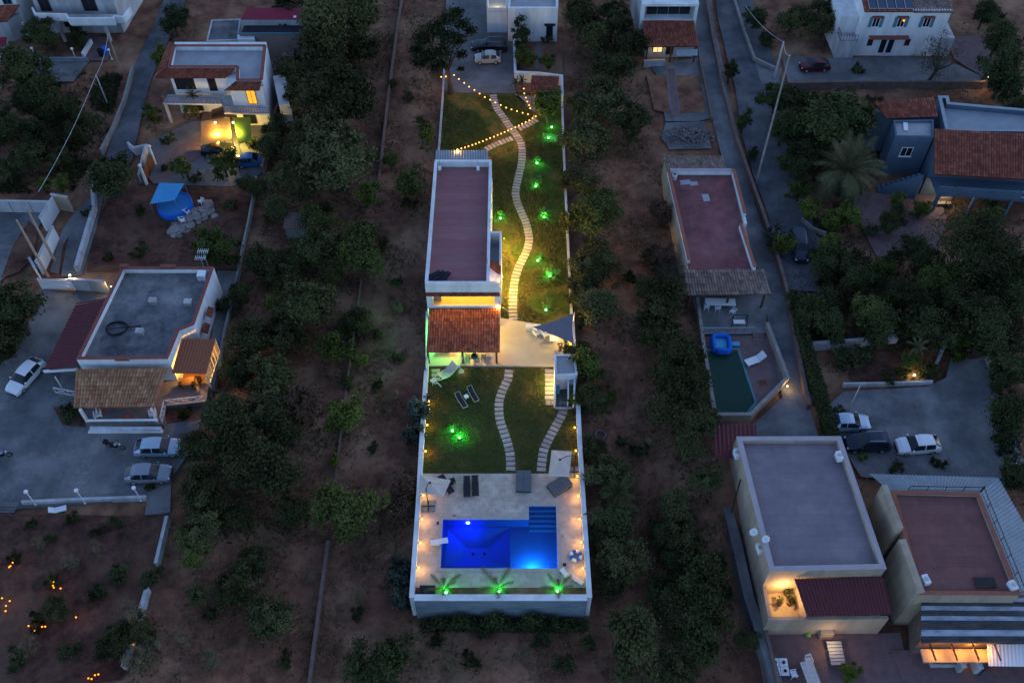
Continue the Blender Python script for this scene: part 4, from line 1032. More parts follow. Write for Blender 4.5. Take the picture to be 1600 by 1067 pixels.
# pool things
q0, q1 = W(672, 848, .45), W(700, 844, .45)
DB = thing('diving_board', 'short white diving board on the left edge of the pool', 'diving board', (q0.x, q0.y, zd))
mb = MB(); n = 8; pv = None; dd = (q1-q0); pe = Vector((-dd.y, dd.x, 0)).normalized()*.26
pts = [q0.lerp(q1, i/n)+Vector((0, 0, .12*math.sin(2*math.pi*i/n)*-.5)) for i in range(n+1)]
vs_ = [p+s*pe+Vector((0, 0, h)) for p in pts for s, h in ((-1, 0), (1, 0), (1, .06), (-1, .06))]
mb.add(vs_, [(4*i+k_, 4*i+(k_+1) % 4, 4*i+4+(k_+1) % 4, 4*i+4+k_) for i in range(n) for k_ in range(4)]+[(0, 3, 2, 1), (4*n, 4*n+1, 4*n+2, 4*n+3)]); mb.build('board', 'plastic_white', DB)
c = q0.lerp(q1, .35); MB().box((c.x, c.y, .24), (.5, .4, .36)).build('stand', 'plastic_white', DB)
q = W(900, 868, .2); SR = thing('swim_ring', 'striped inflatable swim ring lying on the deck by the right wall', 'swim ring', (q.x, q.y, zd))
for i in range(8):
    mb = MB(); R_, r_ = .44, .15
    for a in range(4):
        for b in range(10):
            P_ = []
            for (aa, bb) in ((a, b), (a+1, b), (a+1, b+1), (a, b+1)):
                A_, B_ = 2*math.pi*(i*4+aa)/32, 2*math.pi*bb/10; P_.append((q.x+(R_+r_*math.cos(B_))*math.cos(A_), q.y+(R_+r_*math.cos(B_))*math.sin(A_), zd+r_+r_*math.sin(B_)))
            mb.quad(*P_)
    mb.build('ring_segment', 'plastic_white' if i % 2 else 'blue_vinyl', SR, sm=True)
for i, (px, py) in enumerate(((709.5, 807), (685, 817), (882, 882))):
    q = W(px, py, zd); o = thing('skimmer_lid', 'dark square skimmer lid %s' % ('near the blue pool lamp', 'left of the pool corner', 'right of the pool corner'), 'lid', (q.x, q.y, zd)) if False else None
    lb = ('dark square lid in the deck above the blue pool lamp', 'dark square lid in the deck left of the pool corner', 'dark square lid in the deck by the swim ring')[i]
    o = thing('skimmer_lid', lb, 'lid', (q.x, q.y, zd), 'skimmer lids')
    MB().box((q.x, q.y, zd+.012), (.3, .3, .02)).build('lid_plate', 'dark_in', o); strip(MB(), ccw([(q.x-.16, q.y-.16), (q.x+.16, q.y-.16), (q.x+.16, q.y+.16), (q.x-.16, q.y+.16)]), .03, zd, zd+.03, True).build('lid_frame', 'steel', o)
for i, (px, py, a) in enumerate(((885.5, 900, 2.2), (899, 905, -.6))):
    q = W(px, py, zd); from_proto(lounger_plain, (q.x, q.y, zd), a, 'white folding deck chair by the right palm, %s one' % ('nearer the pool', 'nearer the wall')[i], 'white deck chairs', s=.62)
q = W(668, 922, .4); pb = thing('pump_box', 'dark green equipment box at the left end of the planter', 'box', (q.x, q.y, .03))
MB().box((q.x, q.y-.05, .33), (1.3, .75, .6)).build('box_body', 'membrane_dark', pb); MB().box((q.x, q.y-.05, .65), (1.36, .8, .05)).build('lid', 'glass', pb)
# young palms in the planter with green spots
for i, (px, py, s) in enumerate(((694, 921, 1.0), (778, 919, 1.2), (873, 921, .95))):
    p = W(px, py, .2); palm('young_palm', 'young palm in the planter below the pool, %s of three' % ('leftmost', 'middle', 'rightmost')[i], (p.x, p.y, .03), .3, .09, 2.0*s, 7, 40+i, steep=.75)
    garden_spot(px, py, 'green garden spotlight under the %s palm of the pool planter' % ('leftmost', 'middle', 'rightmost')[i], 'green garden spotlights', 34, .03, p=W((697, 779.5, 871)[i], (926, 924.5, 924)[i], .2))
# wall lamps down both sides
LL = [(674, 627), (673, 664), (670, 705), (665, 774), (662, 811), (659, 848), (657, 887)]
nm = ('nearest the porch', 'second from the porch', 'third from the porch', 'by the left umbrella mast', 'level with the pool top edge', 'level with the diving board', 'nearest the front wall')
def wall_x(pts, y):
    for a, b in zip(pts, pts[1:]):
        if min(a[1], b[1])-.1 <= y <= max(a[1], b[1])+.1: return a[0]+(b[0]-a[0])*(y-a[1])/(b[1]-a[1])
    return pts[0][0]
for (px, py), s in zip(LL, nm):
    y = W(px, py, .62).y; wall_lamp((wall_x(Lp, y)+.2, y, .7), 1, 0, 'lit orange wall lamp on the left plot wall, '+s, 'left wall lamps', 12)
LR = [(895, 668), (896, 704), (900, 744), (902, 775), (904, 811), (907, 847), (910, 888)]
nm = ('nearest the outhouse', 'beside the right umbrella corner', 'beside the right daybed', 'just below the right daybed', 'among the palm leaves', 'just above the swim ring', 'nearest the front wall')
for (px, py), s in zip(LR, nm):
    y = W(px, py, .62).y; wall_lamp((wall_x(Rp, y)-.2, y, .7), -1, 0, 'lit orange wall lamp on the right plot wall, '+s, 'right wall lamps', 12)
for (px, py), s in zip(((893, 505), (894, 523), (896, 537)), ('uppermost', 'middle', 'lowest')):
    q = W(px, py, 1.5); wall_lamp((q.x-.05, q.y, 1.5), -1, 0, 'warm lamp on the short wall under the shade sail, %s of three' % s, 'shade sail lamps', 78, c=WARM_Y)
q = W(867, 593, 1.3); wall_lamp((q.x+.1, q.y, 1.35), -1, 0, 'warm lamp on the left side of the shower cubicle', None, 115, c=WARM_Y)
string_light('short hanging row of warm bulbs down the villa corner above the porch', [W(779.5, 437, 7.15), W(780, 447, 6.2), W(780, 457.5, 5.3), W(780.5, 478, 3.6)], 'bulb_orange', 40, 1, r=.12)
for py, s in ((372, 'by the stair block'), (432, 'near the villa front corner')):
    q = W(783, py, 2.6); wall_lamp((x1+(.16 if py < 400 else .02), q.y, 2.6), 1, 0, 'warm wall lamp on the villa side wall '+s, 'villa side lamps', 620, c=(1, .58, .1), r=.07)
# string lights over the upper lawn
E = lambda x, y: (480+.3*x, .3*y)
s1 = [(698, 402), (722, 400), (765, 392), (790, 413), (818, 433), (843, 453), (871, 470), (898, 489), (925, 507), (953, 521), (980, 535), (1008, 549), (1036, 562), (1064, 571), (1093, 580), (1122, 589), (1150, 596)]
pts = [W(*E(*p), 2.9-1.1*math.sin(math.pi*i/16)) for i, p in enumerate(s1)]
hub = W(*E(1180, 602), 2.9)
string_light('string of warm bulbs sagging from the driveway tree across to the bushy tree', pts, 'bulb', 4.5, 3, ends=(W(*E(690, 402), 2.9), hub))
s2 = [(783, 779), (803, 774), (822, 769), (840, 763), (860, 756), (878, 750), (896, 743), (915, 736), (934, 728), (953, 720), (973, 713), (992, 704), (1010, 697), (1028, 689), (1046, 681), (1063, 673), (1084, 664), (1102, 655), (1119, 646), (1138, 637), (1157, 628), (1173, 617), (1190, 607)]
pts = [W(*E(*p), 3.0-.9*math.sin(math.pi*i/22)) for i, p in enumerate(s2)]
string_light('close row of warm bulbs slanting from the lean-to up to the bushy tree', pts, 'bulb', 9.0, 3, ends=(W(*E(770, 782), 2.8), hub))
s3 = [(1128, 463), (1131, 488), (1139, 510), (1147, 530), (1156, 549), (1162, 565)]
string_light('short string of warm bulbs beside the small tiled shelter', [W(*E(*p), 2.6-.5*math.sin(math.pi*i/5)) for i, p in enumerate(s3)], 'bulb', 5.0, 2, ends=(W(*E(1115, 440), 2.7), hub))
MB_ = thing('light_mast', 'thin wooden mast where the bulb strings meet', 'mast', (hub.x, hub.y, 0)); MB().tube([(hub.x, hub.y, -.2), (hub.x, hub.y, 3.1)], .05, 7).build('pole', 'wood', MB_); MB().lathe((hub.x, hub.y, 3.1), [(.07, 0), (.07, .05), (.02, .1)], 7).build('cap', 'wood', MB_)
# small tiled shelter
sz = 2.3
TS = thing('tiled_shelter', 'small open shelter with red tiled roof at the top of the upper lawn', 'shelter', (*XY([(850, 148)])[0], 0))
q = [W(827, 145, sz), W(871, 145, sz), W(831, 118.5, sz+.5), W(874, 120, sz+.5)]
roof_tiles(*q, TS, seed=9, row=.4)
for px, py in ((831, 144), (868, 144)): e = W(px, py, sz); MB().box((e.x, e.y+.1, 1.1), (.15, .15, 2.3)).build('post', 'wood', TS)
MB().box((W(832, 144, sz).x+.35, q[0].y+.3, .9), (.3, .1, 1.8)).build('side_board', 'wood_pale', TS)
# shrubs with green spots along the winding path
spots = [(841, 252, 'topmost, below the bushy tree'), (839, 288, 'second from the top'), (781, 338, 'lone, beside the villa wall'), (852, 336, 'where the path bends in'), (842, 404, 'just above the large bright one'), (861, 428, 'large bright, right of the path'), (855, 481, 'lowest, near the shade sail')]
for i, (px, py, s) in enumerate(spots):
    garden_spot(px, py, 'green garden spotlight of the upper lawn, '+s, 'green garden spotlights', (34, 26, 30, 46, 24, 70, 6)[i], 0, p=W(px-(2 if i != 2 else -1), py+4, .2))
    plant('lawn_shrub', px+1, py-3, (15, 17, 12, 20, 14, 24, 17)[i], hr, 'small leafy shrub in green light on the upper lawn, '+s, 'shrub', 'lawn_shrub', 0)
for px, py, s in ((707, 674, 'left'), (718, 684.5, 'right')):
    garden_spot(px, py, 'bright green spotlight on the lower lawn, %s of the two' % s, 'green garden spotlights', 30 if s == 'left' else 75, 0)
    p = W(px-2, py-2, .1); palm('lawn_agave', 'small spiky plant lit green on the lower lawn, %s one' % s, (p.x, p.y-.02+.25, 0), .08, .05, .7, 7, 60+px)
plant('lawn_tree', 857, 166, 47, hr, 'bushy tree lit green from below at the top right of the upper lawn', z0=0)
garden_spot(858, 208, 'green spotlight at the foot of the bushy tree', 'green garden spotlights', 60, 0.02, p=W(857, 217, .2)); garden_spot(866, 192, 'green spotlight behind the bushy tree trunk', 'green garden spotlights', 16, 0.02, p=W(862, 200, .2))
ST('palm_pad', [(848, 208), (874, 212), (875, 222), (850, 222)], 'slab', .02, -.2)
for px, py, s in ((806, 133, 'left'), (815.5, 131, 'right')):
    p = W(px, py+8, .1); palm('yucca', 'spiky yucca before the white wall, %s one of the pair' % s, (p.x, p.y, 0), 1.3, .09, .85, 16, 80+int(px), 'leaf_dark')
# cars on the drive
car('parked_car', 'black estate car parked on the villa driveway', 'paint_black', (*W(765, 72, .6).xy, .06), math.pi-.03, 4.9, 1.85, 1.5, 'suv')
car('parked_car', 'small silver hatchback parked beside the black car on the driveway', 'paint_silver', (*W(762, 91, .6).xy, .06), math.pi+.05, 3.45, 1.62, 1.47, 'hatch')
# rear white house of the plot
RH = thing('white_annex_house', 'white flat-roofed house behind the driveway with a lit window box', 'house', (*XY([(820, 40)])[0], 0))
z_ = 5.2
rp = [W(793.5, 13, z_), W(872, 13, z_)]; yfr = rp[0].y
rp2 = [(rp[0].x, yfr), (rp[1].x, yfr), (rp[1].x+.5, yfr+14), (rp[0].x+.3, yfr+14)]
flat_house(RH, rp2, -.3, z_-.35, z_, 'white', 'roof_pale', 'white', t=.3)
A_, B_ = (rp[0].x, yfr), (rp[1].x, yfr); wl = rp[1].x-rp[0].x
opening(RH, A_, B_, .16, 3.1, .5, .5, bars=0, frame='glass'); opening(RH, A_, B_, .845, 1.5, .95, 2.3, name='door', frame='shutter', bars=0, lintel='dark_in')
ex = [W(760.5, 18, 3.4), W(793, 18, 3.4)]; yex = ex[0].y
MB().box(((ex[0].x+ex[1].x)/2, yex+4, 1.5), (ex[1].x-ex[0].x-.01, 8, 3.6)).build('side_wing', 'white', RH)
for xa in (ex[0].x+.12, ex[1].x-.12): MB().box((xa, yex+4, 3.8), (.24, 8, .9)).build('wing_parapet', 'white', RH)
MB().box(((ex[0].x+ex[1].x)/2, yex+.1, 3.6), (ex[1].x-ex[0].x-.5, .2, .5)).build('wing_parapet', 'white', RH)
M['lit_terrace'] = mat('lit_terrace', (.6, .58, .5), (.55, .52, .45), 1, .8)
MB().box(((ex[0].x+ex[1].x)/2, yex+4, 3.32), (ex[1].x-ex[0].x-.5, 7.6, .03)).build('terrace_floor', 'lit_terrace', RH)
point('terrace_light', ((ex[0].x+ex[1].x)/2, yex+.55, 3.75), (1, .82, .4), 16, .1, RH)
q = W(788, 46, .3); pz = thing('potted_shrub', 'small potted shrub against the white wing wall', 'plant', (q.x, q.y, .06))
MB().lathe((q.x, q.y, .06), [(.18, 0), (.25, .4), (.2, .42)], 9).build('pot', 'plastic_white', pz); c = D.objects.new('leaves', TREES['cypress'][0][0]); COL.objects.link(c); c.parent = pz; c.location = (0, 0, 1.0); c.scale = (.3, .3, .35)
# pine-like carob by the drive: trunk, limbs, layered crown
def big_tree():
    b = W(704, 146, 0); o = thing('carob_tree', 'big dark tree with bare trunk at the left edge of the driveway', 'tree', (b.x, b.y, 0)); rng = random.Random(12)
    mb = MB(); k0 = W(700, 95, 4.6); k1 = W(690, 60, 7)
    mb.tube([(b.x, b.y, -.2), (b.x, b.y-.05, 1.6), (b.x-.15, b.y, 3.2), (b.x-.3, b.y+.1, 5.0)], [.42, .32, .28, .24], 9)
    for px, py, z in ((670, 90, 5.2), (660, 55, 6.5), (690, 30, 8), (720, 40, 7), (732, 55, 6), (690, 75, 7), (712, 90, 4.6)):
        e = W(px, py, z); mb.tube([(b.x-.2, b.y, 3.4), tuple((e+Vector((b.x-.2, b.y, 4.6)))/2), e], [.17, .1, .03], 6)
    mb.build('trunk', 'bark', o)
    me = MB(); 
    for px, py, z, r, n in ((668, 88, 5.4, 1.6, 800), (660, 60, 6.4, 1.6, 800), (680, 45, 7.2, 1.7, 900), (700, 30, 7.8, 1.6, 800), (722, 38, 7.2, 1.2, 600), (735, 48, 6.3, .95, 420), (700, 58, 7.0, 1.6, 800), (715, 62, 6.0, 1.3, 600), (690, 80, 6.0, 1.5, 700), (650, 78, 5.4, 1.1, 450), (680, 105, 4.4, 1.0, 420), (655, 98, 4.6, 1.2, 450), (721, 85, 4.6, .9, 350), (720, 108, 3.4, .5, 130), (712, 20, 7.6, 1.2, 500), (695, 100, 4.4, .9, 300)):
        c = W(px, py, z)
        for _ in range(n):
            d = Vector((rng.gauss(0, 1), rng.gauss(0, 1), rng.gauss(0, .45)))*r*.4; p = c+d
            nr = Vector((rng.gauss(0, .7), rng.gauss(0, .7), .7)).normalized(); a = nr.orthogonal().normalized(); a = Matrix.Rotation(rng.uniform(0, 6.28), 3, nr) @ a; bb = nr.cross(a); s = .17*rng.uniform(.6, 1.3)
            me.quad(p-a*s, p+bb*s*.5, p+a*s, p-bb*s*.5, rng.random())
    me.build('crown', 'leaf_dark', o)
big_tree()
for a in ((815, 55, 34, 'cypress', 'dark pointed shrub at the top of the planted strip'), (812, 86, 34, 'citrus', 'bushy citrus filling the left half of the planted strip'), (826, 92, 26, 'citrus', 'bushy citrus in the middle of the planted strip'), (858, 95, 30, 'citrus', 'bushy citrus in the right half of the planted strip'), (855, 60, 18, 'shrub', 'small dark shrub by the annex door')):
    plant(a[3], a[0], a[1], a[2], hr, a[4], z0=0)
ST('garden_path', [(838, 62), (846, 62), (846, 108), (836, 108)], 'concrete', .03)
# clipped hedge outside the retaining wall
HG = thing('front_hedge', 'dark shrubby hedge along the foot of the retaining wall', 'hedge', (*XY([(785, 962)])[0], -3)); mb = MB(); rg = random.Random(3)
for i in range(5200):
    t_ = rg.random(); px = 660+t_*255; hgt = (.6+.55*abs(math.sin(t_*11))+.35*math.sin(t_*31))*(.5 if t_ > .82 or t_ < .1 else 1.15)
    p = W(px, 968, -2.6); c = Vector((p.x+rg.uniform(-.3, .3), fw[0][1]-.55-rg.random()*1.0, -3.0+rg.random()*1.5*hgt)); a = Vector((rg.gauss(0, 1), rg.gauss(0, 1), rg.gauss(0, 1))).normalized(); b = a.orthogonal().normalized(); s = .15
    mb.quad(c-a*s, c+b*s*.6, c+a*s, c-b*s*.6, rg.random())
mb.build('foliage', 'leaf_dark', HG)
# ================================================================== left neighbours
road('village_lane', [(284, -30, 3.2), (262, 30, 3.2), (238, 80, 3.0), (218, 125, 3.0), (203, 180, 3.0), (186, 250, 3.2), (165, 285, 3.0)], 'asphalt', .02)
ST('gate_track', [(150, 300), (165, 290), (150, 360), (128, 430), (95, 432), (105, 380), (120, 330)], 'concrete_dark', .015)
ST('left_drive', [(-40, 318), (82, 320), (62, 352), (40, 405), (0, 440), (-40, 450)], 'concrete_dark', .025)
ST('drive_bed', [(2, 435), (20, 385), (45, 345), (60, 360), (50, 405), (30, 425)], 'soil_red', .03)
ST('front_yard', [(66, 452), (126, 455), (170, 462), (128, 572), (115, 640), (320, 640), (300, 700), (268, 748), (232, 779), (-60, 800), (-60, 620), (30, 545)], 'concrete_dark', .04, -.5)
ST('yard_path', [(232, 777), (268, 745), (266, 800), (226, 805)], 'concrete', .06, -.5)
ST('courtyard', [(228, 230), (268, 205), (300, 190), (425, 185), (430, 205), (408, 272), (362, 292), (240, 287), (218, 262)], 'concrete', .04, -.3)
ST('courtyard_tiles', [(262, 238), (312, 212), (316, 172), (345, 172), (345, 228), (290, 262), (262, 280), (245, 280)], 'pave_red', .05)
ST('red_garden', [(175, 292), (235, 290), (345, 292), (402, 280), (380, 420), (135, 424), (150, 360)], 'soil_red', .005)
ST('side_path', [(340, 422), (378, 424), (345, 560), (330, 625), (318, 600), (330, 540)], 'concrete_dark', .02)
ST('terrace_ground', [(45, 95), (140, 95), (130, 108), (115, 128), (50, 128)], 'concrete', .02)
ST('house_yard', [(132, 55), (178, 60), (168, 95), (125, 95), (130, 75)], 'pave_red', .015)
ST('lantern_garden', [(-60, 802), (230, 806), (262, 812), (245, 890), (190, 1060), (-60, 1100)], 'soil_red', .004)
def lane_wall(label, pts, m='oldwall', t=.3, h=.8, cop=None): return boundary_wall('garden_wall', label, XY(pts), m, t, h, coping=cop)
lane_wall('rough pale wall on the left side of the village lane', [(209, 110), (196, 160), (178, 205), (160, 240)], h=.7)
lane_wall('rough pale wall beside the track up to the slatted gate', [(146, 278), (150, 330), (138, 370), (122, 425)], 'white_dull', .4, .9)
lane_wall('low curved wall beside the courtyard gate', [(203, 232), (212, 240), (231, 236), (226, 255), (220, 284)], 'white_dull', .25, 1.0)
lane_wall('dark wall on the right of the white house with shade sails', [(465, 60), (455, 130), (430, 190), (412, 272)], 'brownwall', .3, 1.2)
lane_wall('thin wall between the dark red garden and the orchard', [(402, 282), (390, 350), (374, 422)], 'oldwall', .22, .7)
lane_wall('thin boundary wall beside the grey-roofed house path', [(374, 424), (352, 520), (335, 610)], 'oldwall', .2, .5)
lane_wall('broken white wall beside the lantern garden', [(264, 812), (258, 838), (247, 885)], 'white_dull', .3, .8)
lane_wall('lower stretch of the white wall beside the lantern garden', [(233, 922), (222, 960), (196, 1045)], 'white_dull', .3, .8)
lane_wall('long white kerb wall under the globe lamp posts', [(36, 787), (120, 783), (230, 779)], 'white_dull', .28, .45)
lane_wall('dark old wall line running down the orchard from the top edge', [(633, -30), (618, 70), (604, 180), (592, 290)], 'brownwall', .2, .7)
lane_wall('dark field wall running down the orchard beside the pool', [(565, 440), (548, 560), (530, 690), (512, 800)], 'brownwall', .14, .35)
lane_wall('stone field wall running down to the lower edge', [(508, 830), (495, 910), (484, 990), (470, 1100)], 'brownwall', .3, .5)
# House A ---------------------------------------------------------------------
A = thing('balcony_house', 'white two-storey house with a long balcony near the top left corner', 'house', (*XY([(130, 45)])[0], 0))
bz = 3.2
fy = W(120, 18, bz).y; xa, xb = W(58, 18, bz).x, W(182, 18, bz).x
MB().prism([(xa, fy), (xb, fy), (xb+1, fy+10), (xa-1, fy+10)], -.3, 6.4).build('wall', 'white_dull', A)
bp = XY([(50, 12), (55, 21), (103, 22), (107, 28.5), (177, 28.5), (178, 25), (192, 26), (203, 12)], 4.2)
MB().prism(bp, bz-.25, bz).build('balcony_floor', 'white_dull', A)
strip(MB(), bp, .25, bz, 4.2).build('balcony_parapet', 'white', A)
for t_, w_ in ((.13, 1.5), (.69, 1.9)): opening(A, (xa, fy), (xb, fy), t_, bz+1.25, w_, 2.4, name='balcony_door', frame='wood', bars=1)
opening(A, (xa, fy), (xb, fy), .35, 1.4, 1.6, 1.3, frame='wood', bars=1)
for px in (57, 110, 180): e = W(px, 30, 1); MB().box((e.x, fy-2.2, 1.45), (.35, .35, 2.98)).build('column', 'white_dull', A)
# corner house
K = thing('corner_house', 'small house with rusty red tile roof cut by the left edge at the top', 'house', (*XY([(0, 40)])[0], 0))
q = [W(-60, 40, 3.0), W(11, 34, 3.0), W(-60, 12, 4.2), W(31, 8, 4.2)]
MB().prism([(q[0].x, q[0].y+.3), (q[1].x-.2, q[1].y+.3), (q[3].x-.2, q[3].y), (q[2].x, q[2].y)], -.3, 2.95).build('wall', 'white_dull', K)
roof_tiles(*q, K, 'tile_red', .4, .6, seed=21)
MB().prism([(q[2].x, q[2].y+.1), (q[3].x-.4, q[3].y+.1), (q[3].x-.4, q[3].y+7), (q[2].x, q[2].y+7)], -.3, 6).build('upper_wall', 'white', K)
opening(K, (q[2].x, q[2].y+.1), (q[3].x-.4, q[3].y+.1), .85, 5.0, 1.2, 1.4, frame='shutter')
RS = thing('red_roof_shed', 'small shed with bright red roof at the left edge below the corner house', 'shed', (*XY([(2, 70)])[0], 0))
q = [W(-30, 76, 2.2), W(9, 72, 2.2), W(-30, 60, 2.7), W(11, 58, 2.7)]; corrugated(*q, RS, 'metal_red'); MB().prism([(q[0].x, q[0].y+.2), (q[1].x-.15, q[1].y+.2), (q[3].x-.15, q[3].y-.2), (q[2].x, q[2].y-.2)], -.3, 2.1).build('wall', 'white_dull', RS)
# House B ---------------------------------------------------------------------
B = thing('sail_house', 'white two-storey house with tiled roof skirts above two glowing shade sails', 'house', (*XY([(335, 185)])[0], 0))
bod = XY([(263, 113), (356, 113), (357, 134), (408, 134), (416, 66), (273, 66)], 6.1)
MB().prism(bod, -.3, 6.1).build('wall', 'white', B)
rp_ = XY([(270, 70), (416, 70), (410, 126), (369, 126), (369, 105), (262, 105)], 7)
rc = ccw(rp_)
MB().prism(offset(rc, .05, True), 6.102, 6.3).build('roof', 'roof_pale', B)
md = offset(rc, .15, True)
for i in range(6):
    a, b = md[i], md[(i+1) % 6]
    pa = strip(MB(), [a, b], .28, 6.28, 6.93).build('parapet', 'white', B); strip(MB(), [a, b], .4, 6.93, 7.0).build('coping', 'coping_red', pa)
roof_tiles(W(243, 122.5, 6.15), W(352, 122.5, 6.15), W(262, 106, 6.82), W(369, 106, 6.82), B, 'tile_red', seed=22, row=.4, name='skirt_tiles')
roof_tiles(W(350, 142, 6.15), W(405, 142, 6.15), W(368.5, 127, 6.82), W(409, 127, 6.82), B, 'tile_red', seed=23, row=.4, name='skirt_tiles')
roof_tiles(W(242, 121, 6.2), W(265, 66, 6.2), W(261, 106, 6.85), W(271, 70, 6.85), B, 'tile_red', seed=24, row=.4, name='skirt_tiles')
c = bod
opening(B, c[0], c[1], .22, 4.6, 2.6, 2.3, frame='white', pane='dark_in', name='arched_loggia', bars=0); opening(B, c[0], c[1], .68, 4.4, 1.0, 2.2, frame='wood', pane='dark_in', name='balcony_door', bars=0)
M['lit_orange'] = emis('lit_orange', (1, .36, .03), .55)
opening(B, c[2], c[3], .62, 4.5, 1.15, 2.3, frame='wood', pane='lit_orange', name='lit_balcony_door', bars=1)
opening(B, c[0], c[1], .3, 1.3, 1.6, 2.2, frame='wood', pane='dark_in', name='door', bars=0); opening(B, c[2], c[3], .4, 1.3, 1.6, 2.0, frame='wood', pane='glass', name='door', bars=1)
bl = XY([(254, 161), (348, 163), (350, 176), (421, 178), (413, 150), (262, 148)], 3.1)
MB().prism(bl, 2.85, 3.1).build('balcony_floor', 'white_dull', B)
railing(B, [bl[5], bl[0], bl[1], bl[2], bl[3]], 3.1, .9, 'brownwall', .35, False)
for p_ in (bl[0], bl[1], bl[3]): MB().box((p_[0]+.2*(1 if p_ is bl[0] else -1), p_[1]+.25, 1.3), (.3, .3, 3.1)).build('column', 'white_dull', B)
MB().prism(XY([(426, 119), (447, 117), (452, 162), (436, 165)], 2.6), -.3, 2.6).build('side_store', 'white', B)
for i, (lb, cs, c_) in enumerate((('glowing tan shade sail over the courtyard', [(314, 190), (359, 183), (362, 217), (313, 228)], (.42, .27, .12)), ('glowing green shade sail over the courtyard', [(363, 184), (391, 183), (393, 220), (373, 226)], (.12, .2, .04)), ('dark brown awning between balcony and tan sail', [(330, 172), (359, 164), (361, 182), (330, 187)], (.09, .055, .04)))):
    nm_ = 'sail_cloth_%d' % i; M[nm_] = mat(nm_, c_, tuple(v*.85 for v in c_), 2, .9)
    n_ = M[nm_].node_tree.nodes; bs_ = n_['Principled BSDF']; tl = n_.new('ShaderNodeBsdfTranslucent'); tl.inputs[0].default_value = (*[min(1, v*1.6) for v in c_], 1); ms = n_.new('ShaderNodeMixShader'); ms.inputs[0].default_value = .45
    l_ = M[nm_].node_tree.links; l_.new(bs_.outputs[0], ms.inputs[1]); l_.new(tl.outputs[0], ms.inputs[2]); l_.new(ms.outputs[0], n_['Material Output'].inputs[0])
    P_ = [W(*q_, 2.75 if k_ < 2 else 2.35) for k_, q_ in enumerate(cs)]; o = thing('shade_awning', lb, 'awning', (P_[3].x, P_[3].y, 0)); mb = MB(); n = 8
    g = lambda u, v: P_[0].lerp(P_[1], u).lerp(P_[3].lerp(P_[2], u), v)-Vector((0, 0, .35*math.sin(math.pi*v)*(.4+.6*math.sin(math.pi*u))))
    for a in range(n):
        for b in range(n): mb.quad(g(a/n, b/n), g((a+1)/n, b/n), g((a+1)/n, (b+1)/n), g(a/n, (b+1)/n))
    mb.build('cloth', nm_, o, sm=True)
    for p_ in (P_[2], P_[3]): MB().tube([(p_.x, p_.y, 0), p_], .035, 6).build('post', 'dark_metal', o)
for px, py, lb, cc in ((336, 192, 'warm lamp shining under the tan shade sail', (1, .55, .1)), (364, 192, 'lamp shining beside the green shade sail', (1, .75, .15))):
    q = W(px, py, 2.95); cl_ = wall_lamp((q.x, q.y+.25, 3.0), 0, -1, lb, 'courtyard lamps', 30, 'bulb_white', cc, .13)
    point('courtyard_light', (q.x+.3, q.y-1.2, 1.9), cc, 230, .1, cl_)
car('parked_car', 'dark car half under the tan shade sail', 'paint_black', (*W(341, 234, .6).xy, .05), 0.05, 4.0, 1.7, 1.5, 'hatch')
car('parked_car', 'blue hatchback parked in the shade sail courtyard', 'paint_blue', (*W(392, 251, .6).xy, .05), 0.12, 3.7, 1.65, 1.45, 'hatch')
p = W(310, 180, .2); palm('courtyard_palm', 'palm in front of the white balcony beside the tan sail', (p.x, p.y, 0), 3.2, .16, 1.3, 14, 91)
for i, (px, py, lb) in enumerate(((232, 226, 'white round gate pillar with ball at the courtyard entrance, upper one'), (218, 256, 'white round gate pillar with ball at the courtyard entrance, lower one'))):
    q = W(px+11, py+31, 0); o = thing('gate_pillar', lb, 'pillar', (q.x, q.y, 0), 'courtyard gate pillars')
    MB().tube([(q.x, q.y, -.1), (q.x, q.y, 2.6)], [.2, .16], 9).build('shaft', 'white', o); MB().ball((q.x, q.y, 2.8), .24).build('ball', 'white', o, sm=True)
bt = XY([(233, 238), (242, 262)]); o = thing('courtyard_gate', 'dark double gate between the white gate pillars', 'gate', (*bt[0], 0))
g0, g1 = W(243, 257), W(229, 285)
for k_ in range(2):
    a, b = g0.lerp(g1, .06+.46*k_), g0.lerp(g1, .48+.46*k_); mb = MB().beam(a+Vector((0, 0, .9)), b+Vector((0, 0, .9)), .06, 1.7); mb.build('gate_leaf', 'wood', o)
# neighbours behind House B
N1 = thing('red_flat_house', 'long flat building with bright crimson roof behind the white sail house', 'house', (*XY([(430, 60)])[0], 0))
q = [W(376, 31, 4.2), W(479, 31, 4.2), W(386, 13, 4.2), W(484, 12, 4.2)]
MB().prism([tuple(v.xy) for v in (q[0], q[1], q[3], q[2])], -.3, 4.15).build('wall', 'white_dull', N1); MB().prism([tuple(v.xy) for v in (q[0], q[1], q[3], q[2])], 4.155, 4.2).build('roof', 'metal_red', N1)
q2 = [W(374, 53, 3.4), W(470, 53, 3.4), W(472, 32, 3.4), W(383, 32, 3.4)]
MB().prism([(q2[0].x, q2[0].y), (q2[1].x, q2[1].y), (q[1].x-.2, q[1].y-.01), (q[0].x+.2, q[0].y-.01)], -.3, 3.3).build('front_wing', 'brick_pale', N1)
MB().prism([(q2[0].x+.12, q2[0].y+.12), (q2[1].x-.12, q2[1].y+.12), (q[1].x-.35, q[1].y-.1), (q[0].x+.35, q[0].y-.1)], 3.305, 3.35).build('front_roof', 'membrane_dark', N1)
strip(MB(), [tuple(q2[0].xy), tuple(q2[1].xy)], .15, 3.3, 3.5).build('eave_gutter', 'shutter', N1)
q = W(462, 33, 3.6); MB().box((q.x, q.y, 3.8), (.35, .4, .9)).build('chimney', 'plastic_white', N1)
N2 = thing('low_flat_store', 'low flat concrete store behind the white sail house', 'shed', (*XY([(350, 55)])[0], 0))
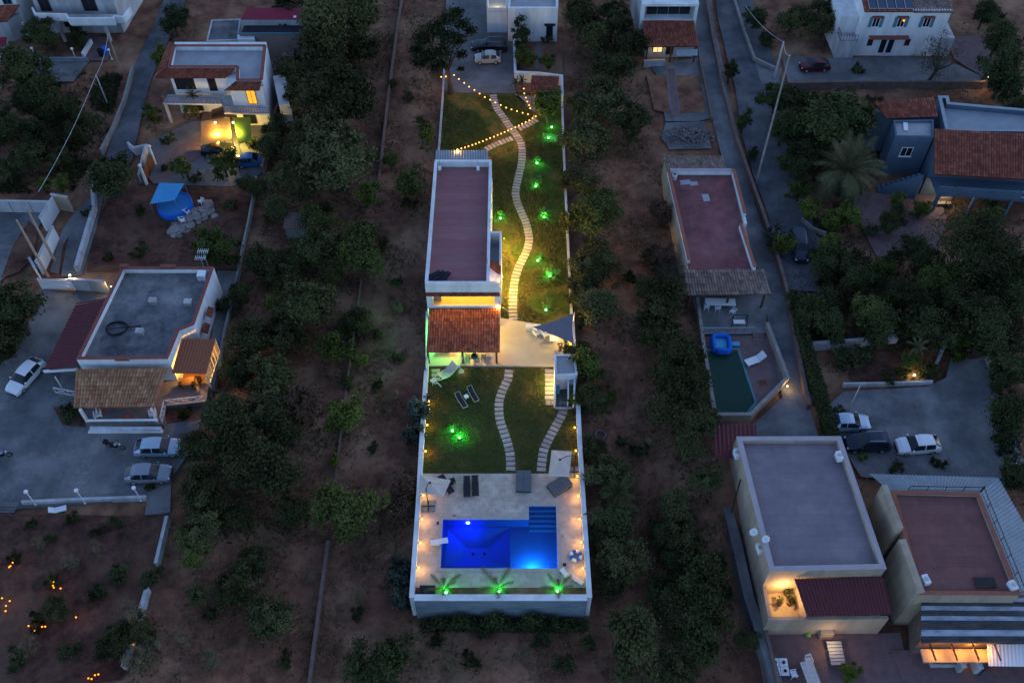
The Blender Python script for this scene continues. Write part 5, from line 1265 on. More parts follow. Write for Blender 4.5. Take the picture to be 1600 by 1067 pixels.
flat_house(N2, XY([(330, 31), (376, 29), (372, 62), (322, 64)], 2.6), -.3, 2.4, 2.6, 'white_dull', 'roof_grey', None, t=.2)
MB().prism(XY([(371, 55), (397, 55), (398, 62), (371, 62)], 3.0), -.3, 3.0).build('white_block', 'white', N2)
for i, (px, py, sx, sy, h_, m_, lb) in enumerate(((449, 84, 1.6, 1.0, .8, 'brick_pale', 'stack of pale blocks by the yard wall, upper one'), (447, 112, 1.1, .9, .7, 'brick_pale', 'small stack of pale blocks in the yard'), (450, 125, 1.2, .9, .6, 'brownwall', 'brown stack of blocks in the yard, lowest one'), (452, 99, .8, .6, .5, 'blue_tarp', 'blue tarpaulin bundle in the back yard'))):
    q = W(px, py, h_); o = thing('block_stack', lb, 'stack', (q.x, q.y, -.1))
    for k_ in range(3): MB().box((q.x, q.y, -.1+h_*(k_+.5)/3), (sx-.07*k_, sy-.05*k_, h_/3-.02), .05*k_).build('block_layer', m_, o)
rk = W(437, 98, .4); o = thing('rubble_heap', 'pale heap of rubble in the yard behind the white sail house', 'heap', (rk.x, rk.y, -.1)); rg = random.Random(8); mb = MB()
for i in range(90):
    r = rg.random()**.5*1.4; a = rg.uniform(0, 6.28); s = rg.uniform(.1, .28); mb.box((rk.x+r*math.cos(a), rk.y+r*math.sin(a), .75*(1-r/1.5)+rg.uniform(-.1, .1)), (s, s*.8, s*.7), a)
mb.build('rubble', 'stone', o, kind='stuff')
# blue canopy and paddling pool
P_ = [W(234, 319, 1.7), W(249, 286, 2.2), W(288, 287, 2.2), W(273, 313, 1.7)]; o = thing('blue_canopy', 'light blue tarpaulin canopy in the dark red garden', 'canopy', (P_[0].x, P_[0].y, 0)); mb = MB(); n = 6
g = lambda u, v: P_[0].lerp(P_[3], u).lerp(P_[1].lerp(P_[2], u), v)-Vector((0, 0, .3*math.sin(math.pi*u)*math.sin(math.pi*v)))
for a in range(n):
    for b in range(n): mb.quad(g(a/n, b/n), g((a+1)/n, b/n), g((a+1)/n, (b+1)/n), g(a/n, (b+1)/n))
M['canopy_blue'] = mat('canopy_blue', (.07, .3, .55), (.06, .26, .48), 2, .6); mb.build('cloth', 'canopy_blue', o, sm=True)
for p_ in P_: MB().tube([(p_.x, p_.y, -.1), p_], .03, 6).build('post', 'steel', o)
q = W(273, 320, .6); o = thing('round_pool', 'round dark blue above-ground pool under the blue canopy', 'pool', (q.x, q.y, -.05)); R_ = 2.0
mb = MB().lathe((q.x, q.y, -.05), [(R_*1.04, 0), (R_, .3), (R_, .85), (R_*.96, .92), (R_*.93, .85), (R_*.93, .05)], 28); mb.build('pool_wall', 'blue_vinyl', o, sm=True)
MB().lathe((q.x, q.y, .7), [(R_*.92, 0), (.01, .002)], 28).build('pool_cover', 'blue_tarp', o)
for i, (px, py, a, lb) in enumerate(((314, 314, 2.6, 'white plastic chair right of the blue canopy'), (292, 331, 1.0, 'white plastic chair just below the round blue pool'), (285, 344, .4, 'white plastic chair by the rock heap'))):
    q = W(px, py, .5); from_proto(chair_white, (q.x, q.y, 0.0), a, lb, 'garden chairs', 1.15)
RKG = thing('rock_garden', 'heap of flat pale rocks and planks in the dark red garden', 'rocks', (*XY([(300, 352)])[0], 0)); rg = random.Random(18); rock = []
for i in range(60):
    t_ = rg.random(); px, py = 268+t_*62+rg.uniform(-10, 10), 362-t_*34+rg.uniform(-10, 10); q = W(px, py); s = rg.uniform(.25, .75); n = rg.randrange(5, 8)
    pl = [(q.x+s*rg.uniform(.6, 1)*math.cos(6.28*k_/n), q.y+s*rg.uniform(.6, 1)*math.sin(6.28*k_/n)) for k_ in range(n)]; MB().prism(pl, -.1, rg.uniform(.08, .35)).build('rock', 'stone', RKG)
q = W(326, 322, .1); o = thing('plank_pallet', 'tilted brown plank pallet by the blue pool', 'pallet', (q.x, q.y, 0))
for i in range(5): MB().box((q.x-.5+i*.24, q.y, .12), (.2, 2.2, .05), .35).build('plank', 'wood_pale', o)
# drive at the left edge: white panels, poles, slatted gate
def panel_wall(label, a, b, h, m='white', n=2, t=.2):
    a_, b_ = W(*a), W(*b); o = thing('panel_wall', label, 'wall', (a_.x, a_.y, -.2))
    for i in range(n):
        p_, q_ = a_.lerp(b_, i/n), a_.lerp(b_, (i+1)/n); strip(MB(), [tuple(p_.lerp(q_, .02).xy), tuple(q_.lerp(p_, .02).xy)], t, -.2, h).build('panel', m, o)
    strip(MB(), [tuple(a_.xy), tuple(b_.xy)], t+.08, h+.002, h+.07).build('coping', 'white_dull', o); return o
panel_wall('long pale wall across the top of the left driveway', (-40, 330), (84, 332), 1.7, 'white_dull', 4)
panel_wall('tall white wall panel at the top corner of the left driveway', (116, 330), (90, 325), 2.2, 'cream', 1)
panel_wall('white wall panel slanting down beside the driveway corner', (92, 328), (72, 360), 2.0, 'white', 1)
panel_wall('white double panel wall between the two tall poles', (92, 372), (66, 428), 1.9, 'white', 2)
panel_wall('short white wall end left of the slatted gate', (54, 418), (64, 436), 1.6, 'white', 1)
ST('gate_forecourt', [(98, 385), (120, 350), (135, 320), (118, 330), (96, 362), (78, 425), (92, 428)], 'concrete', .02)
def pole(label, base, h, r=.13, m='wood_pale', name='utility_pole', cat='pole'):
    b_ = W(*base); o = thing(name, label, cat, (b_.x, b_.y, -.3)); MB().tube([(b_.x, b_.y, -.3), (b_.x, b_.y, h*.5), (b_.x, b_.y, h)], [r*1.25, r*1.05, r*.75], 8).build('shaft', m, o)
    MB().lathe((b_.x, b_.y, h), [(r*.8, 0), (r*.7, .08), (r*.2, .1)], 8).build('cap', 'steel', o); return o, Vector((b_.x, b_.y, h))
_, t1 = pole('tall pale pole by the white panels, right one of the two', (86, 408), 8.2); _, t2 = pole('tall pale pole by the slatted gate, left one of the two', (74, 430), 8.4)
_, t3 = pole('wooden utility pole beside the village lane', (190, 112), 5.6, .11); _, t4 = pole('short leaning post in the scrub left of the village lane', (167, 160), 4.2, .08, 'white_dull')
def wire(label, pts, sag=.4, r=.035):
    o = thing('overhead_cable', label, 'cable', pts[0]); P_ = []
    for a, b in zip(pts, pts[1:]):
        for i in range(10): t_ = i/10; P_.append(Vector(a).lerp(Vector(b), t_)-Vector((0, 0, sag*4*t_*(1-t_))))
    P_.append(Vector(pts[-1])); MB().tube(P_, r, 4).build('cable_strand', 'white_dull', o); return o
wire('long overhead cable from the lane pole down to the white panels', [t3, t4, W(60, 300, 5.5)], .5)
gt = W(68, 452), W(118, 452); o = thing('slatted_gate', 'white slatted sliding gate lit by a lamp', 'gate', (gt[0].x, gt[0].y, 0))
for i in range(6): MB().beam((gt[0].x, gt[0].y, .2+i*.27), (gt[1].x, gt[1].y, .2+i*.27), .05, .17).build('slat', 'white_paint', o)
for p_ in gt: MB().box((p_.x, p_.y, .85), (.14, .14, 1.75)).build('gate_post', 'white_paint', o)
panel_wall('wall with ribbed panel between the slatted gate and the grey roof', (119, 452), (172, 456), 1.7, 'white_dull', 2)
q = W(109, 429, 2.0); wall_lamp((q.x, q.y+.15, 2.0), 0, -1, 'bright lamp on the post of the slatted gate', None, 55, 'bulb_white', (1, .75, .4), .12)
q = W(176, 447, 1.3); wall_lamp((q.x, q.y, 1.3), -1, 0, 'warm lamp low on the wall beside the dark red lean-to', None, 20, 'bulb_white', (1, .68, .25), .08)
# House C ---------------------------------------------------------------------
Cc = thing('grey_roof_house', 'white single-storey house with cracked grey flat roof and red parapet caps', 'house', (*XY([(230, 560)])[0], 0))
cz = 4.2
cp = XY([(190, 417), (334, 417), (303, 507), (280, 516), (262, 560), (119, 561)], cz)
flat_house(Cc, cp, -.3, cz-.65, cz, 'white', 'roof_grey', 'coping_red', t=.3)
def lump(px, py, wd):           # raised step in the parapet
    q = W(px, py, cz+.25); MB().box((q.x, q.y, cz+.1), (wd, .34, .3)).build('parapet_step', 'coping_red', Cc)
lump(262, 415, 1.6); lump(193, 414, .8); lump(190, 559, 1.4)
for i, (px, py) in enumerate(((239, 471), (294, 473), (219, 519))):
    q = W(px, py, cz-.4); v_ = thing('roof_vent', 'square vent box on the grey roof, %s' % ('top left one', 'top right one', 'the one by the coiled hose')[i], 'vent', (q.x, q.y, cz-.65), 'roof vents')
    MB().box((q.x, q.y, cz-.4), (.7, .55, .5)).build('vent_body', 'oldwall', v_); MB().box((q.x, q.y, cz-.12), (.8, .65, .05)).build('vent_cap', 'white_dull', v_)
q = W(183, 514, cz-.6); hz = thing('hose_coil', 'coil of black hose lying on the grey roof', 'hose', (q.x, q.y, cz-.65)); mb = MB()
mb.tube([(q.x+(1.05+.05*math.sin(a*3.1))*math.cos(a), q.y+(.85+.06*math.cos(a*2.3))*math.sin(a), cz-.6+.01*a) for a in [i*.25 for i in range(90)]]+[(q.x+2.2, q.y+.4, cz-.58), (q.x+2.7, q.y-.6, cz-.6)], .05, 6); mb.build('hose_loop', 'rubber', hz)
for px, py, lb, hh in ((320, 422, 'roof aerial on the rear right corner of the grey roof', 2.2), (326, 418, 'second thinner aerial behind the grey roof corner', 2.8)):
    q = W(px, py, cz-.4); an = thing('roof_aerial', lb, 'aerial', (q.x, q.y, cz-.6)); MB().tube([(q.x, q.y, cz-.6), (q.x, q.y, cz+hh-.6)], .03, 5).build('mast', 'steel', an)
    f = MB()
    for i in range(6): f.beam((q.x-.5+i*.2, q.y-.35, cz+hh-.7), (q.x-.5+i*.2, q.y+.35, cz+hh-.7), .03)
    f.beam((q.x-.55, q.y, cz+hh-.7), (q.x+.55, q.y, cz+hh-.7), .04); f.build('antenna_rods', 'plastic_white', an)
q = W(316, 432, cz-.4); wt = thing('roof_tank', 'white louvred unit at the rear right corner of the grey roof', 'tank', (q.x, q.y, cz-.65)); MB().box((q.x, q.y, cz-.25), (.8, .8, .8)).build('tank_body', 'plastic_white', wt)
for i in range(4): MB().box((q.x, q.y-.42, cz-.5+i*.17), (.7, .04, .06)).build('louvre', 'steel', wt)
LT = thing('dark_lean_to', 'dark red ribbed lean-to along the left of the grey-roofed house', 'lean-to', (*XY([(95, 590)])[0], 0))
lq = [W(68, 580, 2.5), W(119, 474, 2.5), W(120, 571, 3.1), W(166, 466, 3.1)]; corrugated(*lq, LT, 'metal_maroon', .45, .05)
strip(MB(), [tuple(lq[0].xy), tuple(W(119, 572, 3).xy)], .12, 2.3, 2.62).build('fascia', 'white_paint', LT)
for px, py in ((84, 588), (100, 541), (118, 500)): e = W(px, py, 2.4); MB().tube([(e.x+.15, e.y-.05, 0), (e.x+.15, e.y-.05, 2.4)], .06, 6).build('post', 'white_paint', LT)
PC = thing('tiled_veranda', 'tan tiled veranda across the front of the grey-roofed house', 'porch', (*XY([(190, 660)])[0], 0))
roof_tiles(W(115, 637, 2.6), W(240, 636, 2.6), W(119, 577, 3.4), W(261, 576, 3.4), PC, 'tile_tan', .27, .45, seed=31)
tz = .6
tf = XY([(134, 664), (254, 662), (258, 634), (322, 628), (326, 600), (150, 560), (100, 560), (90, 615), (130, 622)], tz)
MB().prism(tf, -.3, tz).build('terrace_floor', 'concrete', PC)
for px in (136, 245): e = W(px, 660, tz); MB().box((e.x, e.y+.15, 1.6), (.24, .24, 2.1)).build('post', 'white', PC)
f = MB(); a, b = W(136, 660, 2.5), W(245, 659, 2.5); f.beam(a+Vector((0, .2, .02)), b+Vector((0, .2, .02)), .14, .2); f.build('beam', 'white', PC)
for i in range(3):
    a, b = W(140, 664+i*5, .6-.2*i), W(252, 662+i*5, .6-.2*i); MB().box(((a.x+b.x)/2, a.y-.2, (.4-.2*i)/2-.05), (b.x-a.x+.3*i, .36, .5-.2*i)).build('step', 'white', PC)
railing(PC, XY([(88, 614), (131, 622)], tz), tz); railing(PC, XY([(254, 660), (260, 634), (322, 627)], tz), tz)
rg_ = W(199, 652, tz); ru = thing('round_mat', 'oval brown mat on the terrace of the grey-roofed house', 'mat', (rg_.x, rg_.y, tz)); MB().lathe((rg_.x, rg_.y, tz), [(.42, 0), (.42, .02), (.38, .025)], 18).build('mat_disc', 'terracotta', ru); MB().torus((rg_.x, rg_.y, tz+.02), .4, .025, 18, 5).build('mat_border', 'wood', ru)
for px, py, lb in ((152, 646, 'white lounge chair at the left end of the tiled veranda'), (238, 644, 'white lounge chair at the right end of the tiled veranda')): q = W(px, py, tz+.4); from_proto(armchair, (q.x, q.y, tz), -1.2, lb, 'veranda chairs')
VG = thing('glass_veranda', 'glazed veranda glowing orange at the right of the grey-roofed house', 'veranda', (*XY([(300, 620)])[0], 0))
vq = [W(268, 583, 2.8), W(322, 584, 2.8), W(284, 529, 3.2), W(337, 530, 3.2)]; corrugated(vq[0], vq[1], vq[2], vq[3], VG, 'tile_brown' if 'tile_brown' in M else 'terracotta', .3, .04)
for i in range(7):
    t_ = i/6; a = vq[1].lerp(vq[3], t_); MB().beam((a.x-.08, a.y+.05, tz), (a.x-.08, a.y+.05, a.z-.05), .09).build('glazing_post', 'white_paint', VG)
a, b = vq[1], vq[3]; strip(MB(), [(a.x-.08, a.y), (b.x-.08, b.y)], .1, tz-.9, tz+.5).build('glazing_base', 'white', VG)
MB().box(((vq[2].x+vq[3].x)/2, vq[2].y-.1, 1.6), (vq[3].x-vq[2].x-.3, .1, 2.6)).build('back_wall', 'cream', VG)
c = W(296, 590, 1.8); point('veranda_light', (c.x+.2, c.y+.9, 2.3), (1, .5, .08), 190, .12, VG)
mt_ = W(293, 604, .9); tbv = make_table('wood', 1.3, .8); from_proto(tbv, (mt_.x, mt_.y+.4, tz), .2, 'small table inside the glowing veranda')
for i, (px, py) in enumerate(((281, 600), (303, 603), (310, 594))):
    q = W(px, py, tz+.5); o = thing('veranda_plant', 'leafy pot plant in the glowing veranda, %s' % ('left', 'middle', 'right')[i], 'plant', (q.x, q.y, tz), 'veranda plants'); MB().lathe((q.x, q.y, tz), [(.13, 0), (.18, .3), (.15, .32)], 9).build('pot', 'terracotta', o)
    c_ = D.objects.new('leaves', TREES['shrub'][0][i]); COL.objects.link(c_); c_.parent = o; c_.location = (0, 0, .62); c_.scale = (.45, .45, .55)
for z_, py in ((2.9, 487), (2.4, 512)): # little tiled canopies on the right wall
    q = W(324 if py == 487 else 318, py, z_); roof_tiles((q.x+.5, q.y-.6, z_-.2), (q.x+.5, q.y+.6, z_-.2), (q.x, q.y-.6, z_+.15), (q.x, q.y+.6, z_+.15), Cc, 'tile_red', .2, .3, name='window_canopy', seed=py)
ST('flower_bed', [(83, 636), (130, 640), (136, 668), (98, 664)], 'soil_red', .07); ST('flower_bed', [(256, 636), (316, 632), (320, 655), (262, 662)], 'soil_red', .07)
car('parked_car', 'white car parked at the left edge beside the dark red lean-to', 'paint_white', (*W(40, 588, .6).xy, .04), heading((58, 566), (22, 606)), 4.4, 1.75, 1.5, 'hatch')
car('parked_car', 'pale silver hatchback nearest the terrace steps', 'paint_ice', (*W(248, 699, .6).xy, .04), .02, 4.4, 1.78, 1.5, 'hatch')
car('parked_car', 'grey hatchback parked nearest the globe lamp posts', 'paint_grey', (*W(232, 740, .6).xy, .04), .02, 4.2, 1.75, 1.5, 'hatch')
p = W(180, 697, .4); motorbike('dark motorbike parked beside the pale silver hatchback', (p.x, p.y, .04), -.15)
p = W(2, 711, .4); motorbike('dark motorbike at the left edge of the front yard', (p.x, p.y, .04), .2)
for i, (px, py) in enumerate(((56, 788), (133, 786), (221, 782))):
    q = W(px, py, 0); globe_lamp_post((q.x, q.y, .02), 'white globe lamp post on the kerb wall, %s of three' % ('leftmost', 'middle', 'rightmost')[i], 'globe lamp posts', 2.2)
for i in range(4): q = W(10, 788+5*i, -.1*i); structure('garden_step', [(q.x-3, q.y-.25), (q.x+1.2-.2*i, q.y-.25), (q.x+1.2-.2*i, q.y+.25), (q.x-3, q.y+.25)], 'concrete', .1-.1*i+.03, -.6)
q = W(84, 795, .4); from_proto(lounger_plain, (q.x, q.y, -.1), .3, 'white plastic lounger dumped below the kerb wall', None, .8)
# lanterns: glowing clusters on shrubs
rg = random.Random(44)
for i, (px, py, n_, lb) in enumerate(((22, 880, 3, 'cluster of orange lanterns in the topmost dark shrub'), (82, 914, 4, 'cluster of orange lanterns in the shrub right of centre'), (8, 938, 4, 'string of orange lanterns at the left picture edge'), (53, 980, 4, 'cluster of orange lanterns in the lower shrub'), (138, 1056, 4, 'cluster of orange lanterns by the bottom edge'), (199, 1004, 2, 'pair of orange lanterns behind the dry bush'), (127, 963, 1, 'single small orange lantern among the shrubs'))):
    q = W(px, py, .7); o = thing('lantern_cluster', lb, 'lantern', (q.x, q.y, 0), 'garden lanterns')
    for k_ in range(n_):
        p_ = (q.x+rg.uniform(-.5, .5)+(.2*k_ if n_ == 4 else 0), q.y+rg.uniform(-.3, .3)-(.25*k_ if i == 2 else 0), .7+rg.uniform(-.15, .15)); bulb_obj(o, p_, 'ember', .075)
        MB().tube([(p_[0], p_[1], p_[2]-.08), (p_[0], p_[1], 0)], .012, 4).build('stake', 'dark_metal', o)
    point('lantern_light', (q.x, q.y, 1.0), (1, .4, .05), 2.2, .1, o)
for i, (px, py) in enumerate(((56, 90), (118, 91), (175, 93))):
    q = W(px, py, 0); globe_lamp_post((q.x, q.y, 0), 'small globe lamp post on the terrace below the balcony house, %s' % ('left', 'middle', 'right')[i], 'terrace globe lamps', 1.3)
lane_wall('low railing wall below the balcony house garden', [(48, 96), (90, 96), (138, 96)], 'stonewall', .25, .6); lane_wall('white block wall stub in the balcony house yard', [(144, 68), (131, 90)], 'white', .3, .7)
for i, (px, py, m_, lb) in enumerate(((157, 83, 'rubber', 'black bin in the balcony house yard'), (164, 80, 'blue_vinyl', 'blue bin in the balcony house yard'))):
    q = W(px, py, .5); o = thing('waste_bin', lb, 'bin', (q.x, q.y, 0)); MB().lathe((q.x, q.y, 0), [(.3, 0), (.36, .95), (.36, 1.0)], 8).build('bin_body', m_, o); MB().lathe((q.x, q.y, 1.0), [(.39, 0), (.39, .06), (.1, .12)], 8).build('lid', m_, o)
# concrete ring in the orchard right of the plot
# ================================================================== right neighbours
road('main_road', [(1142, -30, 5.2), (1152, 30, 5.4), (1172, 90, 6.2), (1188, 140, 6.4), (1190, 200, 5.4), (1208, 270, 5.0), (1232, 330, 5.0), (1246, 390, 5.0), (1256, 455, 4.4)], 'asphalt', .02)
road('side_lane', [(1092, -30, 3.0), (1100, 40, 3.0), (1112, 100, 3.0), (1126, 170, 2.9), (1143, 240, 2.6), (1165, 320, 2.2), (1192, 400, 2.2), (1212, 450, 2.6), (1224, 520, 3.0), (1240, 590, 3.0), (1248, 625, 3.2)], 'concrete_dark', .024)
ST('road_forecourt', [(1178, 92), (1222, 108), (1215, 130), (1190, 132)], 'concrete', .03)
ST('lower_yard', [(1183, 690), (1176, 664), (1232, 612), (1262, 628), (1282, 690)], 'concrete_dark', .012)
ST('car_park', [(1285, 640), (1318, 612), (1450, 604), (1478, 590), (1485, 560), (1548, 560), (1562, 640), (1600, 720), (1600, 760), (1345, 745), (1325, 712), (1290, 700)], 'concrete_dark', .03)
ST('white_house_yard', [(1222, 92), (1250, 88), (1300, 92), (1420, 88), (1490, 100), (1535, 120), (1530, 133), (1232, 134)], 'concrete', .03)
ST('brown_ramp', [(1480, 60), (1530, 55), (1562, 108), (1540, 122), (1510, 105), (1490, 92)], 'pave_red', .02)
ST('garden_court', [(1338, 305), (1440, 296), (1470, 308), (1480, 350), (1460, 392), (1370, 402), (1345, 352), (1330, 330)], 'pave_red', .02)
ST('road_verge', [(1262, 355), (1280, 372), (1285, 400), (1270, 430), (1258, 400)], 'pave_red', .012)
ST('house_court', [(1010, 96), (1090, 92), (1102, 118), (1112, 185), (1090, 190), (1040, 190), (1028, 120)], 'concrete_dark', .01)
ST('dirt_bed', [(1010, 118), (1041, 118), (1048, 178), (1022, 172)], 'soil', .02); ST('dirt_bed', [(1056, 118), (1094, 118), (1102, 176), (1063, 178)], 'soil', .02)
ST('court_path', [(1043, 108), (1054, 108), (1062, 182), (1050, 182)], 'pave_red', .03)
ST('rubble_ground', [(1040, 192), (1100, 190), (1112, 232), (1046, 234), (1034, 215)], 'concrete_dark', .004)
rk = W(1075, 212, .2); o = thing('gravel_heap', 'pale spread of gravel above the maroon terrace house', 'heap', (rk.x, rk.y, -.1)); rgg = random.Random(19); mb = MB()
for i in range(420):
    a = rgg.uniform(0, 6.28); r = rgg.random()**.7*3.4; s = rgg.uniform(.06, .24); mb.box((rk.x+r*math.cos(a), rk.y+r*.6*math.sin(a), max(0, .45-.16*r)+rgg.uniform(0, .08)), (s, s*.8, s*.6), a)
mb.build('gravel', 'stone', o, kind='stuff')
ST('soil_bed', [(1320, 550), (1410, 548), (1420, 592), (1330, 596)], 'soil_red', .02)
lane_wall('brown wall between the side lane and the main road', [(1098, -30), (1112, 60), (1128, 140), (1150, 225), (1178, 305), (1208, 390), (1226, 455), (1240, 530), (1255, 610), (1262, 640)], 'brownwall', .35, .9)
lane_wall('low pale kerb wall on the right side of the main road', [(1146, 0), (1160, 45), (1178, 95), (1210, 110)], 'oldwall', .3, .5)
lane_wall('brown wall along the lower edge of the white house yard', [(1228, 138), (1320, 136), (1450, 136), (1535, 136)], 'brownwall', .3, .9)
lane_wall('low white wall below the dark trees by the car park', [(1262, 545), (1330, 540), (1400, 533)], 'white_dull', .35, 1.0)
lane_wall('white kerb wall at the top of the car park', [(1316, 602), (1380, 601), (1456, 598)], 'white_dull', .25, .35)
lane_wall('short white wall at the right of the car park entry', [(1540, 560), (1556, 602)], 'white_dull', .3, .7)
lane_wall('slanting white wall left of the car park entry', [(1478, 532), (1462, 570)], 'white_dull', .3, .8)
lane_wall('pale field wall beside the maroon terrace pool', [(1099, 548), (1110, 610), (1117, 655)], 'oldwall', .25, .4)
lane_wall('pale wall curving round the garden of the blue-grey house', [(1252, 345), (1268, 360), (1290, 368)], 'oldwall', .25, .5)
lane_wall('thin wall beside the small house court', [(1112, 190), (1098, 120), (1092, 95)], 'brownwall', .2, .6)
# House D ----------------------------------------------------------------------
Dd = thing('small_loggia_house', 'white house with arched loggia and sloping red tile porch by the side lane', 'house', (*XY([(1045, 95)])[0], 0))
q = [W(1008.5, 74, 2.5), W(1092, 73, 2.5), W(1004, 33, 4.0), W(1084, 31.5, 4.0)]; yw = q[2].y+.05; xa, xb = q[2].x-.25, q[3].x+.3
zt_ = 6.2
MB().prism([(xa, yw+1.2), (xb, yw+1.2), (xb+.5, yw+9), (xa-.3, yw+9)], -.3, zt_).build('wall', 'white_dull', Dd)
MB().prism([(xa, yw), (xb, yw), (xb, yw+1.19), (xa, yw+1.19)], -.3, 4.1).build('lower_wall', 'white', Dd)
for a, b in ((xa, xa+.4), (xb-.4, xb)): MB().box(((a+b)/2, yw+.6, 5.15), (b-a, 1.18, 2.1)).build('loggia_pier', 'white', Dd)
MB().box(((xa+xb)/2, yw+.6, 6.3), (xb-xa+.05, 1.2, .35)).build('loggia_header', 'white', Dd)
opening(Dd, (xa, yw+1.2), (xb, yw+1.2), .5, 5.1, xb-xa-1.5, 1.9, frame='steel', bars=3, name='loggia_window')
roof_tiles(*q, Dd, 'tile_red', .27, .42, seed=41)
MB().prism([(q[0].x+.3, q[0].y+1.5), (q[1].x-.3, q[1].y+1.5), (q[1].x-.3, yw-.01), (q[0].x+.3, yw-.01)], -.3, 2.4).build('porch_block', 'white_dull', Dd)
for px in (1012, 1050, 1088): e = W(px, 78, 2.2); MB().box((e.x, q[0].y+.25, 1.1), (.2, .2, 2.5)).build('post', 'wood', Dd)
M['lit_window'] = emis('lit_window', (1, .75, .3), .4)
A_, B_ = (q[0].x+.3, q[0].y+1.5), (q[1].x-.3, q[1].y+1.5); opening(Dd, A_, B_, .25, 1.4, 1.3, 1.6, frame='wood', pane='lit_window', bars=1, name='lit_window'); opening(Dd, A_, B_, .5, 1.3, 1.0, 2.1, frame='wood', pane='dark_in', bars=0, name='door')
point('porch_light', (q[0].x+2, q[0].y+.8, 1.9), (1, .8, .35), 12, .1, Dd)
AW = thing('small_awning', 'pale blue awning under the sloping tile porch', 'awning', (*XY([(1073, 90)])[0], 0)); aq = [W(1058, 88, 1.9), W(1090, 87, 1.9), W(1057, 78, 2.2), W(1090, 77, 2.2)]; corrugated(*aq, AW, 'metal_grey', .25, .03)
for e in aq[:2]: MB().tube([(e.x, e.y+.05, 0), (e.x, e.y+.05, 1.85)], .03, 5).build('post', 'steel', AW)
panel_wall('low pale wall in front of the lit porch of the small house', (1005, 104), (1038, 103), .9, 'white_dull', 1)
# House E ----------------------------------------------------------------------
Ee = thing('solar_house', 'white house with teal shutters and solar panels on its roof', 'house', (*XY([(1400, 80)])[0], 0))
ez = 6.8; l_, r_ = W(1352, 16, ez), W(1487, 14, ez); yf = l_.y
MB().prism([(l_.x, yf), (r_.x, yf), (r_.x+.5, yf+9), (l_.x, yf+9)], -.3, ez-.05).build('wall', 'white', Ee)
roof_tiles((l_.x-.1, yf-.25, ez-.1), (l_.x+6.2, yf-.25, ez-.1), (l_.x-.1, yf+8, ez+1.6), (l_.x+6.2, yf+8, ez+1.6), Ee, 'tile_red', .35, .5, seed=51)
roof_tiles((l_.x+6.3, yf-.25, ez-.2), (r_.x+.2, yf-.25, ez-.2), (l_.x+6.3, yf+8, ez+1.0), (r_.x+.2, yf+8, ez+1.0), Ee, 'tile_old', .35, .5, seed=52)
M['solar'] = mat('solar_cell', (.02, .045, .08), rough=.15, spec=.6)
for i in range(5):
    p_ = W(1364+i*14.2, 8, ez+.4); mb = MB(); sx, sy = 1.02, 1.7; pa = MB()
    mb.add([(p_.x-sx/2+.05, yf+.1, ez+.12), (p_.x+sx/2+.05, yf+.1, ez+.12), (p_.x+sx/2+.05, yf+1.75, ez+.48), (p_.x-sx/2+.05, yf+1.75, ez+.48)]+[(p_.x-sx/2+.05, yf+.1, ez+.08), (p_.x+sx/2+.05, yf+.1, ez+.08), (p_.x+sx/2+.05, yf+1.75, ez+.44), (p_.x-sx/2+.05, yf+1.75, ez+.44)], [(0, 1, 2, 3), (7, 6, 5, 4), (0, 4, 5, 1), (1, 5, 6, 2), (2, 6, 7, 3), (3, 7, 4, 0)]); po = mb.build('solar_panel', 'solar', Ee)
    f = MB(); f.beam((p_.x-sx/2+.05, yf+.1, ez+.13), (p_.x-sx/2+.05, yf+1.75, ez+.5), .06); f.beam((p_.x-sx/2+.05, yf+.1, ez+.13), (p_.x+sx/2+.05, yf+.1, ez+.13), .06); f.build('panel_frame', 'steel', po)
A_, B_ = (l_.x, yf), (r_.x, yf)
for t_, pn in ((.17, 'glass'), (.46, 'lit_orange'), (.76, 'glass')): opening(Ee, A_, B_, t_, 5.0, .95, 1.5, pane='glass', sill=True, shutters='shutter', lintel='coping_red')
lw = W(1411, 30, 5.3); MB().ball((lw.x, yf-.12, 5.3), .13, 8).build('window_lantern', 'ember', Ee)
for t_ in (.18, .62): opening(Ee, A_, B_, t_, 1.9, .7, 1.0, frame='wood')
for t_ in (.34, .43): opening(Ee, A_, B_, t_, 1.3, .9, 2.2, name='door', frame='white_paint', bars=0)
MB().box((l_.x+4.2, yf-.4, 2.9), (5.2, .8, .12)).build('door_canopy', 'coping_red', Ee)
wq = [W(1324, 8, 5.2), W(1351, 34, 5.2)]; MB().prism([(l_.x-2.4, yf+1.2), (l_.x-.01, yf+1.2), (l_.x-.01, yf+8), (l_.x-2.8, yf+8)], -.3, 5.0).build('side_wing', 'white', Ee)
MB().prism([(l_.x-2.4, yf-.8), (l_.x-.01, yf-.8), (l_.x-.01, yf+1.19), (l_.x-2.4, yf+1.19)], -.3, 2.6).build('side_terrace', 'white_dull', Ee); railing(Ee, [(l_.x-2.3, yf+1.1), (l_.x-2.3, yf-.7), (l_.x-.05, yf-.7)], 2.6, .9, 'wood', .4, False)
MB().box((r_.x+.9, yf+1.5, 1.2), (1.7, 3.5, 3)).build('side_store', 'white_dull', Ee)
car('parked_car', 'dark red car parked in the yard of the shuttered white house', 'paint_red', (*W(1273, 103, .6).xy, .03), math.pi+.06, 3.9, 1.68, 1.5, 'hatch')
for px, py, lb, h_ in ((1223, 128, 'tall pale utility pole beside the main road forecourt', 0),): pass
o, tp = pole('tall pale utility pole beside the main road', (1181, 287), 18.0, .11, 'oldwall')
o2, tp2 = pole('short concrete pole at the road forecourt corner', (1210, 122), 5.5, .14, 'white_dull')
wire('overhead cable running up from the tall road pole', [tp, tp2, W(1165, 10, 8)], .5); 
